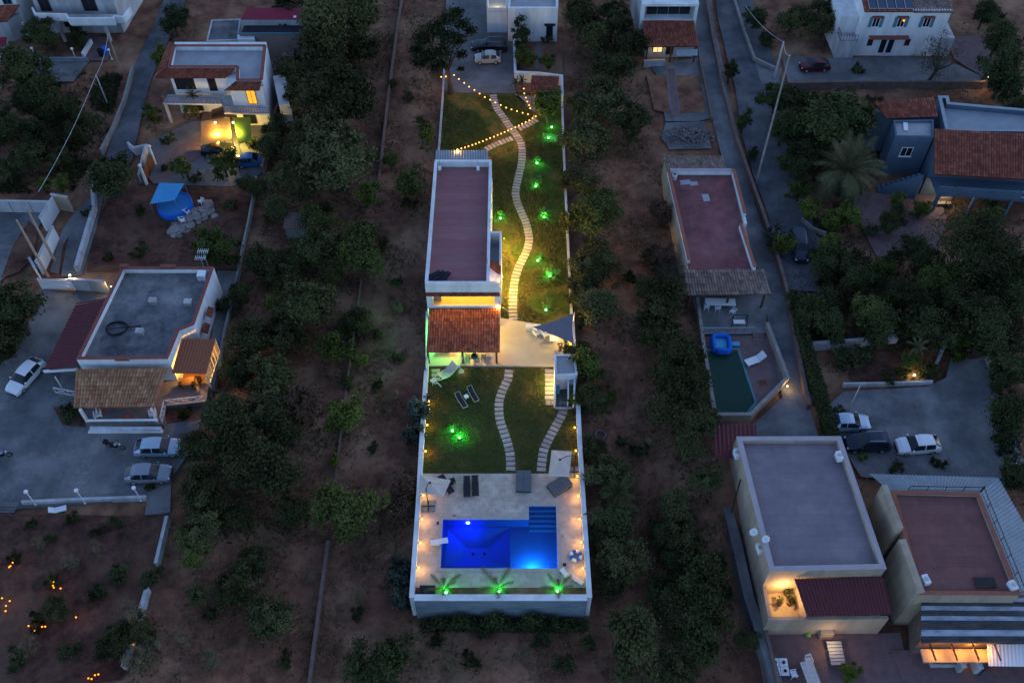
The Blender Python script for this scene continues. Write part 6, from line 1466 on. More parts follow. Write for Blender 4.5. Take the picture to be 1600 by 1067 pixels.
GP = thing('gate_pier', 'small lit gate pier at the far right of the white house yard', 'gate pier', (*XY([(1536, 132)])[0], 0)); e = W(1536, 133); MB().box((e.x, e.y, .9), (.5, .5, 2.2)).build('pier', 'brownwall', GP); MB().box((e.x+1.2, e.y+.5, 2.0), (2.6, .8, .12)).build('pier_roof', 'tile_red', GP); q = W(1538, 112, 1.8)
wall_lamp((e.x-.1, e.y-.3, 1.7), 0, -1, 'warm lamp on the gate pier of the white house yard', None, 22, 'bulb_white', (1, .6, .2), .09)
# House F ----------------------------------------------------------------------
Ff = thing('blue_grey_house', 'blue-grey two-storey house with broad tiled roof at the right edge', 'house', (*XY([(1500, 300)])[0], 0))
fz = 5.6
mq = [W(1460, 273, 4.6), W(1650, 284, 4.6), W(1460, 202, 5.8), W(1650, 212, 5.8)]
MB().prism([(mq[0].x+.2, mq[0].y+1.6), (mq[1].x, mq[1].y+1.6), (mq[3].x, mq[3].y+.02), (mq[2].x+.2, mq[2].y+.02)], -.3, 4.7).build('wall', 'bluegrey', Ff)
roof_tiles(*mq, Ff, 'tile_red', .3, .48, seed=61)
lp_ = XY([(1399, 213), (1459, 214), (1459, 187), (1396, 188)], fz); MB().prism([lp_[0], lp_[1], lp_[2], lp_[3]], -.3, fz-.35).build('corner_block', 'bluegrey', Ff)
MB().prism(offset(ccw(lp_), .15, True), fz-.348, fz-.3).build('corner_roof', 'roof_pale', Ff); strip(MB(), offset(ccw(lp_), .1, True), .2, fz-.35, fz, True).build('parapet', 'bluegrey', Ff)
c_ = W(1415, 198, fz-.2); MB().box((c_.x, c_.y, fz-.2), (.5, 1.4, .12), -.2).build('roof_hatch', 'plastic_white', Ff)
opening(Ff, lp_[0], lp_[1], .45, 3.3, 1.35, 1.35, bars=1, sill=True)
tq = [W(1384, 186, 5.2), W(1465, 183, 5.2), W(1367, 161, 6.2), W(1459, 152, 6.2)]; roof_tiles(*tq, Ff, 'tile_red', .3, .45, seed=62)
MB().prism([(tq[0].x+.3, tq[0].y+.35), (tq[1].x-.1, tq[1].y+.35), (tq[3].x-.1, tq[3].y), (tq[2].x+.3, tq[2].y)], -.3, 5.15).build('rear_block', 'bluegrey', Ff)
fr = XY([(1466, 150), (1482, 150), (1484, 160), (1620, 172), (1640, 206), (1478, 204)], 5.4); flat_house(Ff, fr, -.3, 4.7, 5.4, 'bluegrey', 'metal_grey', 'metal_grey', t=.35)
bf = XY([(1466, 284), (1650, 292), (1650, 312), (1470, 302)], 3.9); bb_ = XY([(1464, 300), (1650, 312)], 2.9)
MB().prism([(bb_[0][0], bb_[0][1]), (bb_[1][0], bb_[1][1]), (bb_[1][0], mq[1].y+1.55), (bb_[0][0], mq[0].y+1.55)], 2.55, 2.8).build('balcony_floor', 'bluegrey', Ff); strip(MB(), [bb_[0], (bb_[0][0]*.3+bb_[1][0]*.7, bb_[0][1]*.3+bb_[1][1]*.7)], .2, 2.55, 3.75).build('balcony_parapet', 'bluegrey', Ff)
railing(Ff, [(bb_[0][0]*.3+bb_[1][0]*.7, bb_[0][1]*.3+bb_[1][1]*.7), bb_[1]], 2.8, .9, 'white_paint', 1.0, False)
for t_ in (.04, .35, .66): MB().box((bb_[0][0]+(bb_[1][0]-bb_[0][0])*t_, bb_[0][1]+(bb_[1][1]-bb_[0][1])*t_+.25, 1.1), (.35, .35, 2.85)).build('column', 'bluegrey', Ff)
s0, s1 = W(1376, 290, .6), W(1438, 276, 3.0); 
for i in range(9):
    t_ = i/8; p_ = Vector((s0.x+(s1.x-s0.x)*t_, s0.y+(s1.y-s0.y)*t_, 0)); MB().box((p_.x, p_.y, (.35*i)/2+.05), ((s1.x-s0.x)/8.2, 1.2, .35*i+.2)).build('stair_step', 'bluegrey', Ff)
strip(MB(), [(s0.x, s0.y-.65), (s1.x, s1.y-.65)], .14, [-.1, -.1], [.9, 3.8]).build('stair_wall', 'bluegrey', Ff)
point('undercroft_light', (bb_[0][0]+1.6, bb_[0][1]+.8, 2.2), (1, .78, .45), 60, .15, Ff)
bx = W(1478, 318, .9); bcn = thing('garden_bench', 'pale bench lit under the blue-grey house balcony', 'bench', (bx.x, bx.y, 0)); MB().box((bx.x, bx.y+.6, .45), (1.8, .5, .08)).build('seat', 'wood_pale', bcn); MB().box((bx.x, bx.y+.85, .8), (1.8, .06, .5)).build('backrest', 'wood_pale', bcn)
for s in (-.7, .7): MB().box((bx.x+s, bx.y+.6, .2), (.08, .45, .42)).build('leg', 'wood_pale', bcn)
p = W(1312, 300, 0); palm('big_palm', 'big drooping palm in the garden of the blue-grey house', (p.x, p.y, 0), 3.0, .38, 4.8, 60, 97)
car('parked_car', 'dark blue estate car parked nose-down at the end of the main road', 'paint_navy', (*W(1249, 385, .6).xy, .025), heading((1246, 370), (1251, 400)), 4.5, 1.8, 1.6, 'van')
# House G ----------------------------------------------------------------------
Gg = thing('maroon_terrace_house', 'house with maroon roof terrace, orange wall caps and old tiled porch', 'house', (*XY([(1120, 400)])[0], 0))
gz = 3.7
gp = XY([(1042, 264), (1147, 264), (1184, 420), (1076, 422)], gz)
gin = ccw(gp); MB().prism(gin, -.3, gz-.75).build('wall', 'cream', Gg); MB().prism(offset(gin, .25, True), gz-.748, gz-.7).build('roof', 'roof_terrace', Gg)
BL, BR, FR, FL = [W(*p_, gz) for p_ in ((1042, 264), (1147, 264), (1184, 418), (1075, 405))]
def gpar(a, b, zt, cap, t=.26):
    pa = strip(MB(), [tuple(a.xy), tuple(b.xy)], t, gz-.74, zt).build('parapet', 'white', Gg)
    if cap: strip(MB(), [tuple(a.xy), tuple(b.xy)], t+.1, zt, zt+.08).build('coping', cap, pa)
gpar(BL+Vector((.2, 0, 0)), FL+Vector((.15, 0, 0)), gz-.2, 'coping_orange'); gpar(BL+Vector((.4, -.15, 0)), BR-Vector((.3, .15, 0)), gz-.05, 'mauve'); gpar(BR-Vector((.1, .1, 0)), BR.lerp(FR, .48), gz+.05, 'coping_orange'); gpar(BR.lerp(FR, .5)-Vector((.1, 0, 0)), BR.lerp(FR, .57)-Vector((.1, 0, 0)), gz-.1, None); gpar(BR.lerp(FR, .58)-Vector((.7, 0, 0)), FR-Vector((.3, 0, 0)), gz, 'coping_orange')
gpar(FL+Vector((.3, -.8, 0)), FR-Vector((.6, -.1, 0)), gz-.55, 'roof_terrace')
for px, py, lb, dx, dy in ((1071, 285, 'white sheet lying at the back of the maroon terrace, left one', 1.2, .7), (1084, 287, 'white sheet lying at the back of the maroon terrace, right one', .9, .6), (1103, 309, 'pale hatch cover in the middle of the maroon terrace', .75, 1.1)):
    q = W(px, py, gz-.65); o = thing('roof_board', lb, 'board', (q.x, q.y, gz-.7)); MB().box((q.x, q.y, gz-.66), (dx, dy, .06), .1).build('board_panel', 'white_dull', o); MB().box((q.x, q.y, gz-.615), (dx*.86, dy*.8, .02), .1).build('board_inset', 'roof_pale', o)
q = W(1054, 276, gz-.3); o = thing('water_tank', 'small dark water tank in the rear corner of the maroon terrace', 'tank', (q.x, q.y, gz-.7)); MB().lathe((q.x, q.y, gz-.7), [(.3, 0), (.32, .6), (.25, .7), (.08, .74)], 10).build('tank_body', 'white_dull', o); MB().lathe((q.x, q.y, gz+.03), [(.14, 0), (.14, .06)], 8).build('lid', 'rubber', o)
roof_tiles(W(1036, 245, 2.9), W(1129, 245, 2.9), W(1043, 266, 3.3), W(1136, 268, 3.3), Gg, 'tile_old', .27, .42, name='rear_tiles', seed=71)
MB().prism([tuple(W(1038, 248, 2.8).xy), tuple(W(1128, 248, 2.8).xy), (BR.x-.3, BR.y+.02), (BL.x+.1, BL.y+.02)], -.3, 2.75).build('rear_wall', 'cream', Gg)
roof_tiles(W(1074, 462, 2.5), W(1205, 460, 2.5), W(1069, 422, 3.2), W(1193, 421, 3.2), Gg, 'tile_old', .3, .42, name='porch_tiles', seed=72)
for px in (1080, 1140, 1196): e = W(px, 461, 2.4); MB().box((e.x, e.y+.2, 1.1), (.2, .2, 2.6)).build('post', 'wood', Gg)
ST('upper_terrace', [(1078, 440), (1200, 440), (1196, 522), (1093, 524)], 'concrete_dark', .2, -.4)
ST('sunbathing_deck', [(1093, 526), (1197, 523), (1226, 594), (1170, 648), (1116, 648)], 'pave_red', -.02, -.6)
tw = make_table('plastic_white', 3.2, 1.0); from_proto(tw, (*W(1125, 474, .7).xy, .2), -.03, 'long white table under the old tiled porch')
for px, py, a, lb in ((1104, 480, 1.5, 'white plastic chair at the left of the long white table'), (1121, 482, 1.6, 'white plastic chair before the middle of the long white table'), (1145, 487, 2.4, 'white plastic chair pulled away from the long white table')): q = W(px, py, .6); from_proto(chair_white, (q.x, q.y, .2), a, lb, 'terrace chairs', 1.1)
q = W(1155, 503, .6); o = thing('swing_seat', 'pale garden seat with dark frame on the upper terrace', 'seat', (q.x, q.y, .2)); MB().box((q.x, q.y, .62), (1.2, .5, .1)).build('seat', 'plastic_white', o)
for s in (-1, 1): f = MB(); f.beam((q.x+s*.8, q.y-.4, .2), (q.x+s*.75, q.y+.1, 1.6), .06); f.beam((q.x+s*.8, q.y+.5, .2), (q.x+s*.75, q.y+.1, 1.6), .06); f.build('frame_leg', 'dark_metal', o)
MB().beam((q.x-.75, q.y+.1, 1.6), (q.x+.75, q.y+.1, 1.6), .06).build('top_bar', 'dark_metal', o)
TR = thing('terrace_railing', 'thin metal railing along the edge of the upper terrace', 'railing', (*XY([(1140, 522)])[0], .2)); railing(TR, XY([(1094, 522), (1176, 521)], .2), .2, 1.0, 'steel', 1.0, False, 'rail_frame'); MB().box((*W(1176, 521, .2).xy, .7), (.08, .08, 1.1)).build('end_post', 'steel', TR)
for i in range(3): q = W(1186, 524+i*6, .1); structure('pool_stair', [(q.x-.65, q.y-.25), (q.x+.55, q.y-.25), (q.x+.55, q.y+.25), (q.x-.65, q.y+.25)], 'pave_red', .14-.07*i, -.5)
gpl = thing('dark_pool', 'dark green swimming pool below the maroon terrace house', 'swimming pool', (*XY([(1135, 600)])[0], 0)); pw = XY([(1101, 549), (1152, 547), (1179, 628), (1166, 645), (1121, 645)])
MB().prism(pw, -.3, -.012).build('basin', 'pool_green', gpl); M['water_dark'] = mat('dark_water', (.012, .045, .032), rough=.25, spec=.15); MB().add([(x, y, .005) for x, y in ccw(pw)], [tuple(range(5))]).build('water', 'water_dark', gpl)
strip(MB(), offset(ccw(pw), -.12, True), .24, -.1, .05, True).build('coping', 'shutter', gpl)
for lb, pts_, m_, h_ in (('tan wall slanting along the right of the dark green pool', [(1196, 512), (1228, 597), (1170, 655), (1118, 655)], 'cream', .9), ('pale wall along the left of the dark green pool', [(1089, 470), (1097, 535), (1116, 652)], 'oldwall', .6)): boundary_wall('pool_wall', lb, XY(pts_, 0), m_, .3, h_, coping='oldwall', base=-.9)
q = W(1127, 538, .3); inf = thing('inflatable_lounger', 'bright blue inflatable lounger on the edge of the dark green pool', 'inflatable', (q.x, q.y, 0)); mb = MB(); R4 = [(-.85, -.95), (.75, -1.05), (.85, .9), (-.8, 1.0)]
lp2 = []
for i in range(4):
    a, b = Vector(R4[i]), Vector(R4[(i+1) % 4])
    for k_ in range(4): lp2.append(a.lerp(b, .12+.76*k_/3))
for r_, z_ in ((.27, .3), (.23, .62)): mb.tube([(q.x+v.x, q.y+v.y, z_) for v in lp2]+[(q.x+lp2[0].x, q.y+lp2[0].y, z_)], r_, 8)
mb.build('tube_ring', 'blue_vinyl', inf, sm=True); MB().box((q.x, q.y, .25), (1.3, 1.5, .22)).build('seat_cushion', 'aqua_vinyl', inf); MB().box((q.x+1.5, q.y+.2, .12), (.9, .5, .16)).build('footrest', 'aqua_vinyl', inf)
lounge(lounger_plain, (1194, 557), (1170, 566), 'white plastic sunbed beside the dark green pool', None, 1.15)
q = W(1192, 598, 0); o = thing('dark_mat', 'dark square mat on the deck of the dark green pool', 'mat', (q.x, q.y, -.02)); MB().box((q.x, q.y, .0), (.9, .8, .04), .2).build('mat_sheet', 'coping_red', o); MB().box((q.x, q.y, .025), (.7, .6, .02), .2).build('mat_centre', 'wood', o)
q = W(1227, 603, .7); wall_lamp((q.x, q.y, .75), 1, 0, 'small lit lamp on the tan wall corner by the lane', None, 14, 'bulb_white', (1, .62, .25), .09)
MS = thing('maroon_carport', 'maroon ribbed roof below the dark green pool', 'carport', (*XY([(1150, 700)])[0], -1)); sq = [W(1117, 717, 1.6), W(1184, 712, 1.6), W(1114, 664, 1.9), W(1181, 662, 1.9)]; corrugated(*sq, MS, 'metal_maroon', .4)
for e in sq: MB().tube([(e.x*.995, e.y, -1.5), (e.x*.995, e.y, e.z-.05)], .05, 6).build('post', 'steel', MS)
# hedge along the lane
HL = thing('lane_hedge', 'long dark clipped hedge along the lane beside the car park', 'hedge', (*XY([(1262, 560)])[0], -.2)); rg = random.Random(31); mb = MB(); hp = [W(1238, 470), W(1252, 545), W(1275, 620), W(1300, 712)]
for i in range(7500):
    s = rg.random()*2.999; k_ = int(s); c = hp[k_].lerp(hp[k_+1], s-k_)+Vector((rg.uniform(-.65, .65), rg.uniform(-.3, .3), .1+1.7*rg.random()**.6)); a = Vector((rg.gauss(0, 1), rg.gauss(0, 1), rg.gauss(0, .7))).normalized(); b = a.orthogonal().normalized(); s_ = .14; mb.quad(c-a*s_, c+b*s_*.55, c+a*s_, c-b*s_*.55, rg.random())
mb.build('foliage', 'leaf_dark', HL)
# car park
car('parked_car', 'silver saloon in the car park beside the hedge', 'paint_ice', (*W(1325, 660, .6).xy, .03), .0, 4.2, 1.7, 1.42, 'sedan')
car('parked_car', 'dark blue off-roader in the car park between the pale cars', 'paint_navy', (*W(1355, 692, .6).xy, .03), math.pi+.02, 4.2, 1.75, 1.7, 'suv')
car('parked_car', 'white hatchback in the open part of the car park', 'paint_white', (*W(1434, 695, .6).xy, .03), math.pi+.08, 4.1, 1.72, 1.5, 'hatch')
garden_spot(1428, 587, 'yellow-white garden light under the car park palms', None, 22, .02, (1, .85, .25), 'bulb_white')
pole('thin pale post at the corner of the car park', (1326, 640), 4.2, .06, 'white_dull', 'thin_post', 'post')
# House H ----------------------------------------------------------------------
Hh_ = thing('mauve_flat_house', 'cream house with large mauve flat roof below the car park', 'house', (*XY([(1260, 890)])[0], -2.5))
hz_ = 3.9
hp_ = XY([(1151, 682), (1313.5, 681.5), (1385, 888), (1203, 892)], hz_)
flat_house(Hh_, hp_, -3, hz_-.55, hz_, 'cream', 'roof_mauve', 'mauve', t=.42, ct=.05)
for px, py, lb, z_ in ((1151, 709, 'white air conditioner on the left wall of the mauve roof house', 3.2), (1311, 713, 'white air conditioner on the right parapet of the mauve roof', 4.1), (1187, 857, 'white air conditioner low on the left wall of the mauve roof house', 2.9)):
    q = W(px, py, z_); o = thing('air_conditioner', lb, 'air conditioner', (q.x, q.y, z_-.3), 'air conditioners'); MB().box((q.x, q.y, z_), (.42, .85, .6), .15).build('unit_case', 'plastic_white', o); MB().lathe((q.x, q.y, z_+.31), [(.2, 0), (.2, .02), (.05, .03)], 10).build('fan_grille', 'steel', o); MB().box((q.x, q.y, z_-.36), (.5, .7, .08), .15).build('bracket', 'steel', o)
for px, py, lb in ((1177, 830, 'satellite dish on the outer left wall of the mauve roof house'), (1196, 841, 'satellite dish on the left roof edge above the lower air conditioner')):
    q = W(px, py, 4.1); o = thing('satellite_dish', lb, 'satellite dish', (q.x, q.y, 3.6)); vs_ = []; mb = MB()
    prof = [(.02, 0), (.2, .04), (.36, .14)]; n = 12; ax = Matrix.Rotation(rad(50), 3, 'X')
    vs_ = [Vector((q.x, q.y, 4.1))+ax @ Vector((r*math.cos(6.283*k_/n), r*math.sin(6.283*k_/n), z_)) for r, z_ in prof for k_ in range(n)]
    mb.add(vs_, [(i*n+k_, i*n+(k_+1) % n, (i+1)*n+(k_+1) % n, (i+1)*n+k_) for i in range(2) for k_ in range(n)]+[tuple(range(n))]); mb.build('dish', 'plastic_white', o); MB().tube([(q.x, q.y, 3.5), (q.x, q.y, 4.1)], .03, 5).build('mount', 'steel', o); MB().tube([(q.x, q.y, 4.0), (q.x+.1, q.y-.35, 4.35)], .015, 4).build('feed_arm', 'steel', o)
q0, q1 = W(1157, 750, 2.5), W(1143, 800, 0.5); o = thing('drain_pipe', 'dark drain pipe slanting down the left wall of the mauve roof house', 'pipe', q0); MB().tube([q0, q1], .07, 6).build('pipe_length', 'dark_metal', o); MB().torus(q0, .09, .03, 8, 5).build('pipe_collar', 'dark_metal', o)
# red ribbed porch, lit terrace, lower band
RP = thing('maroon_ribbed_porch', 'maroon ribbed porch roof in front of the mauve roof house', 'porch', (*XY([(1320, 960)])[0], -2)); rq = [W(1261, 963, 1.6), W(1394, 959, 1.6), W(1241, 904, 2.5), W(1381, 902, 2.5)]; corrugated(*rq, RP, 'metal_maroon', .3, .06)
fb = XY([(1200, 966), (1388, 964)], .9); strip(MB(), fb, .3, -2.6, .9).build('front_wall', 'cream', RP)
MB().prism([fb[0], fb[1], (hp_[2][0], hp_[2][1]-.02), (hp_[3][0], hp_[3][1]-.02)], -2.6, -.6).build('terrace_floor', 'cream', RP)
strip(MB(), XY([(1193, 908), (1203, 964)], .9), .3, -2.6, .9).build('side_wall', 'cream', RP); strip(MB(), XY([(1246, 905), (1260, 962)], 1.2), .12, -.6, 1.5).build('screen_wall', 'cream', RP)
q = W(1222, 935, .2); point('terrace_light', (q.x, q.y, 1.2), (1, .6, .2), 95, .1, RP)
for i, (px, py, s) in enumerate(((1228, 925, .6), (1218, 940, .45), (1233, 940, .5))):
    q = W(px, py, -.2); o = thing('terrace_plant', 'dark potted plant on the warm lit terrace, %s one' % ('topmost', 'lower left', 'lower right')[i], 'plant', (q.x, q.y, -.6), 'lit terrace plants'); MB().lathe((q.x, q.y, -.6), [(.15, 0), (.2, .35), (.17, .36)], 9).build('pot', 'terracotta', o); c_ = D.objects.new('leaves', TREES['shrub'][0][i]); COL.objects.link(c_); c_.parent = o; c_.location = (0, 0, .75); c_.scale = (s, s, s)
q = W(1200, 915, 0); o = thing('broom_rack', 'white board leaning in the corner of the warm lit terrace', 'board', (q.x, q.y, -.6)); MB().beam((q.x, q.y, -.6), (q.x-.25, q.y+.1, .8), .5, .05).build('board_face', 'plastic_white', o); MB().beam((q.x+.45, q.y-.3, -.6), (q.x+.2, q.y-.1, .7), .3, .05).build('plank', 'wood_pale', o)
# patio under it
ST('lower_patio', [(1190, 975), (1420, 972), (1448, 1100), (1215, 1100)], 'pave_red', -2.3, -3); 
villa_low = boundary_wall('lane_wall', 'blue-grey wall along the lane below the mauve roof house', XY([(1106, 660), (1120, 730), (1150, 840), (1172, 930), (1200, 1010), (1230, 1100)], -.8), 'concrete', .9, 0, zs=[-.4, -.7, -.9, -1.2, -1.4, -1.6], base=-1.4)
lane_wall2 = boundary_wall('patio_wall', 'brown patio wall beside the lower patio', XY([(1192, 970), (1225, 1100)], -1.4), 'brownwall', .3, 0, zs=[-1.2, -1.2], base=-1)
def lowthing(px, py, z): v = W(px, py, z); return v
q = W(1219, 1041, -1.6); o = thing('tile_top_table', 'low table of four white tiles on the lower patio', 'table', (q.x, q.y, -2.3))
for i in (-1, 1):
    for j in (-1, 1): MB().box((q.x+i*.36, q.y+j*.38, -1.65), (.68, .72, .05)).build('tile', 'plastic_white', o); MB().box((q.x+i*.6, q.y+j*.6, -2.0), (.07, .07, .64)).build('leg', 'dark_metal', o); MB().lathe((q.x+i*.36, q.y+j*.36, -1.62), [(.12, 0), (.14, .1), (.1, .12)], 9).build('bowl', 'rubber', o)
M['cloth_print'] = mat('printed_cloth', (.62, .62, .6), (.45, .3, .22), 9, .8, c3=(.3, .4, .5), sc3=5, amt=.7)
q = W(1268, 1056, -1.55); o = thing('printed_table', 'table with colourful printed cloth on the lower patio', 'table', (q.x, q.y, -2.3)); MB().box((q.x, q.y, -1.56), (1.1, 2.6, .05), .18).build('table_top', 'cloth_print', o)
for i in (-.4, .4):
    for j in (-1.1, 1.1): MB().box((q.x+i, q.y+j, -1.95), (.07, .07, .7)).build('leg', 'wood', o)
for px, py, a, lb in ((1263, 1032, -1.3, 'white chair at the head of the printed table'), (1240, 1053, .2, 'white chair with clothes left of the printed table')): q = W(px, py, -1.9); from_proto(chair_white, (q.x, q.y, -2.3), a, lb, 'lower patio chairs', 1.15)
q = W(1263, 991, -2.1); o = thing('lime_ball', 'lime green ball on the lower patio', 'ball', (q.x, q.y, -2.3)); M['lime'] = mat('lime', (.2, .45, .03), rough=.5); MB().ball((q.x, q.y, -2.07), .23, 12).build('ball_skin', 'lime', o, sm=True); MB().torus((q.x, q.y, -2.07), .225, .012, 16, 4).build('ball_seam', 'white_paint', o)
q = W(1306, 1020, -1.8); o = thing('slatted_bench', 'grey slatted bench on the dark side of the lower patio', 'bench', (q.x, q.y, -2.3))
for i in range(7): MB().box((q.x, q.y-.9+i*.3, -1.75), (1.25, .24, .05), .03).build('slat', 'roof_pale', o)
for i in (-.5, .5):
    for j in (-.8, .8): MB().box((q.x+i, q.y+j, -2.03), (.08, .08, .52)).build('leg', 'dark_metal', o)
q = W(1290, 1000, -2.2); o = thing('lit_cabinet', 'tan cabinet with crossbars lit at the top of the lower patio', 'cabinet', (q.x, q.y, -2.3)); MB().box((q.x, q.y+.4, -1.8), (1.1, .5, 1.0)).build('cabinet_body', 'cream', o)
for i in range(3): MB().box((q.x, q.y+.13, -2.1+i*.33), (1.15, .04, .07)).build('crossbar', 'wood', o)
point('patio_light', (q.x+.1, q.y-.8, -.9), (1, .65, .3), 22, .1, o)
# House I ----------------------------------------------------------------------
Ii = thing('brick_red_roof_house', 'house with brick-red flat roof and orange edge in the lower right', 'house', (*XY([(1480, 930)])[0], -2))
iz = 3.6
ip = XY([(1393, 766), (1530, 769), (1594, 929), (1437, 928)], iz); flat_house(Ii, ip, -3, iz-.3, iz, 'cream', 'roof_brick', 'coping_orange', t=.3)
gw = [W(1382, 757, 5.2), W(1407, 826, 4.4), W(1410, 842, 3.9), W(1440, 925, 3.9)]
strip(MB(), [tuple(v.xy) for v in gw[:2]], .5, -3, [5.2, 4.5]).build('gable_wall', 'cream', Ii); strip(MB(), [tuple(v.xy) for v in gw[2:]], .6, -3, 3.9).build('gable_wall', 'cream', Ii)
SU = thing('ribbed_skirt_roof', 'pale green ribbed roof wrapped round the brick-red roof', 'roof', (*XY([(1480, 750)])[0], 0))
cq = [W(1358, 740, 2.2), W(1560, 746, 2.2), W(1392, 768, 3.0), W(1530, 770, 3.0)]; corrugated(*cq, SU, 'metal_grey', .35); cq2 = [W(1560, 746, 2.2), W(1650, 905, 2.2), W(1531, 770, 3.0), W(1596, 929, 3.0)]; corrugated(*cq2, SU, 'metal_grey', .35)
for e in (cq[0], cq[1], cq2[1]): MB().tube([(e.x, e.y-.1, -1), (e.x, e.y-.1, 2.15)], .05, 6).build('post', 'steel', SU)
RL = thing('roof_railing', 'thin dark railing along the edges of the brick-red roof', 'railing', (*XY([(1530, 770)], iz)[0], iz)); railing(RL, XY([(1420, 764), (1534, 766), (1598, 925)], iz), iz-.2, .75, 'dark_metal', 1.6, False, 'rail_frame'); e = W(1534, 766, iz); MB().box((e.x, e.y, iz+.2), (.1, .1, 1.0)).build('corner_post', 'dark_metal', RL)
for px, py, lb in ((1582, 915, 'white unit in the near right corner of the brick-red roof'), (1446, 906, 'white unit in the near left corner of the brick-red roof')):
    q = W(px, py, iz); o = thing('roof_unit', lb, 'air conditioner', (q.x, q.y, iz-.3)); MB().box((q.x, q.y, iz+.0), (.5, .8, .6), .25).build('unit_case', 'plastic_white', o); MB().lathe((q.x, q.y, iz+.3), [(.2, 0), (.2, .03), (.05, .04)], 9).build('fan_grille', 'steel', o)
q = W(1540, 909, iz-.1); o = thing('skylight', 'dark rectangular skylight in the brick-red roof', 'skylight', (q.x, q.y, iz-.3)); MB().box((q.x, q.y, iz-.18), (1.7, .9, .24)).build('kerb', 'wood', o)
for s in (-.42, .42): MB().box((q.x+s, q.y, iz-.05), (.75, .75, .04)).build('pane', 'glass', o)
# weathered low roof and lit room in the corner
M['weathered'] = mat('weathered_roof', (.36, .4, .44), (.05, .05, .058), .9, .9, .2, 5, stretch=(.25, 1.6, 1))
WR = thing('weathered_roof_house', 'low building with weathered streaky roof and orange lit windows in the corner', 'house', (*XY([(1520, 1010)])[0], -2)); wz = 1.4
wp = [W(1440, 1004, wz), W(1680, 1004, wz), W(1640, 934, wz+.6), W(1440, 932, wz+.6)]
M['sheet_pale'] = mat('sheet_pale', (.42, .47, .52), (.2, .22, .25), 1.1, .8, .1, 6, stretch=(.5, 1.5, 1)); M['sheet_dark'] = mat('sheet_dark', (.045, .042, .045), (.1, .09, .09), .9, .9, .15, 6, stretch=(.5, 1.5, 1))
vv = [0, .1, .2, .3, .42, .52, .72, .86, 1.0]
for i in range(8):
    g = lambda u, v, e: wp[3].lerp(wp[2], u).lerp(wp[0].lerp(wp[1], u), v)+Vector((0, 0, e)); e_ = .03*(i % 2)+.004*i
    mb = MB(); mb.add([g(0, vv[i], e_), g(1, vv[i], e_), g(1, vv[i+1], e_+.02), g(0, vv[i+1], e_+.02), g(0, vv[i], -.15), g(1, vv[i], -.15), g(1, vv[i+1], -.15), g(0, vv[i+1], -.15)], [(0, 1, 2, 3), (7, 6, 5, 4), (0, 4, 5, 1), (1, 5, 6, 2), (2, 6, 7, 3), (3, 7, 4, 0)]); mb.build('roof_sheet', 'sheet_dark' if i % 2 else 'sheet_pale', WR)
yw_ = wp[0].y+.45; MB().prism([(wp[0].x+.3, yw_), (wp[1].x, yw_), (wp[2].x, wp[2].y-.3), (wp[3].x+.3, wp[3].y-.3)], -3, wz-.15).build('wall', 'brownwall', WR)
M['lit_amber'] = emis('lit_amber', (1, .36, .03), .6)
for t_ in (.1, .24, .38): opening(WR, (wp[0].x+.3, yw_), (wp[1].x, yw_), t_, .65, 1.5, .7, frame='wood', pane='lit_amber', bars=1, name='lit_window')
MB().box(((wp[0].x*.72+wp[1].x*.28), wp[0].y-.55, -.1), ((wp[1].x-wp[0].x)*.5, 1.1, .2)).build('veranda_floor', 'cream', WR)
for t_ in (.06, .2, .34, .48): q = wp[0].lerp(wp[1], t_); MB().beam((q.x, q.y+.3, 1.1), (q.x+.25, q.y-1.3, .9), .1, .14).build('veranda_beam', 'wood', WR)
for t_ in (.12, .28, .42): q = wp[0].lerp(wp[1], t_); point('veranda_light', (q.x, q.y-.45, .75), (1, .4, .04), 34, .1, WR)
ST('terracotta_court', [(1405, 1000), (1700, 1000), (1700, 1120), (1450, 1120)], 'pave_red', -2.2, -3)
AWN = thing('white_awning', 'white ribbed awning at the right edge beside the orange windows', 'awning', (*XY([(1570, 1040)])[0], -2)); aq = [W(1545, 1040, 0.1), W(1680, 1042, .1), W(1542, 1006, .5), W(1680, 1006, .5)]; corrugated(*aq, AWN, 'plastic_white', .3, .02)
for e in aq[:2]: MB().tube([(e.x+.05, e.y+.05, -2.2), (e.x+.05, e.y+.05, .08)], .04, 6).build('post', 'dark_metal', AWN)
for px, py, lb in ((1500, 1030, 'white kinked wall end left of the orange-lit entrance'), (1526, 1032, 'white wall end right of the orange-lit entrance')):
    q = W(px, py, -1.2); o = thing('wall_end', lb, 'wall', (q.x, q.y, -2.2)); MB().box((q.x, q.y, -1.55), (.35, 1.5, 1.3), .05).build('wall_body', 'white_dull', o); MB().box((q.x, q.y, -.87), (.45, 1.6, .06), .05).build('coping', 'white', o)
q = W(1513, 1018, -1); ent = thing('entrance_lamp', 'warm lamp glowing over the corner building entrance', 'lamp', (q.x, q.y, 0)); bulb_obj(ent, (q.x, q.y+.3, .3), 'ember', .1); MB().box((q.x, q.y+.35, .42), (.12, .12, .06)).build('lamp_mount', 'dark_metal', ent); point('entrance_light', (q.x, q.y, 0), (1, .42, .05), 26, .1, ent)
BM = thing('low_wall_planter', 'dark planter wall below the orange windows', 'planter', (*XY([(1470, 1030)])[0], -2.2)); e = W(1478, 1030, -1.7); MB().box((e.x, e.y, -1.9), (2.6, 1.0, .6)).build('planter_box', 'white_dull', BM); MB().box((e.x, e.y, -1.58), (2.4, .8, .05)).build('planter_soil', 'soil_red', BM)
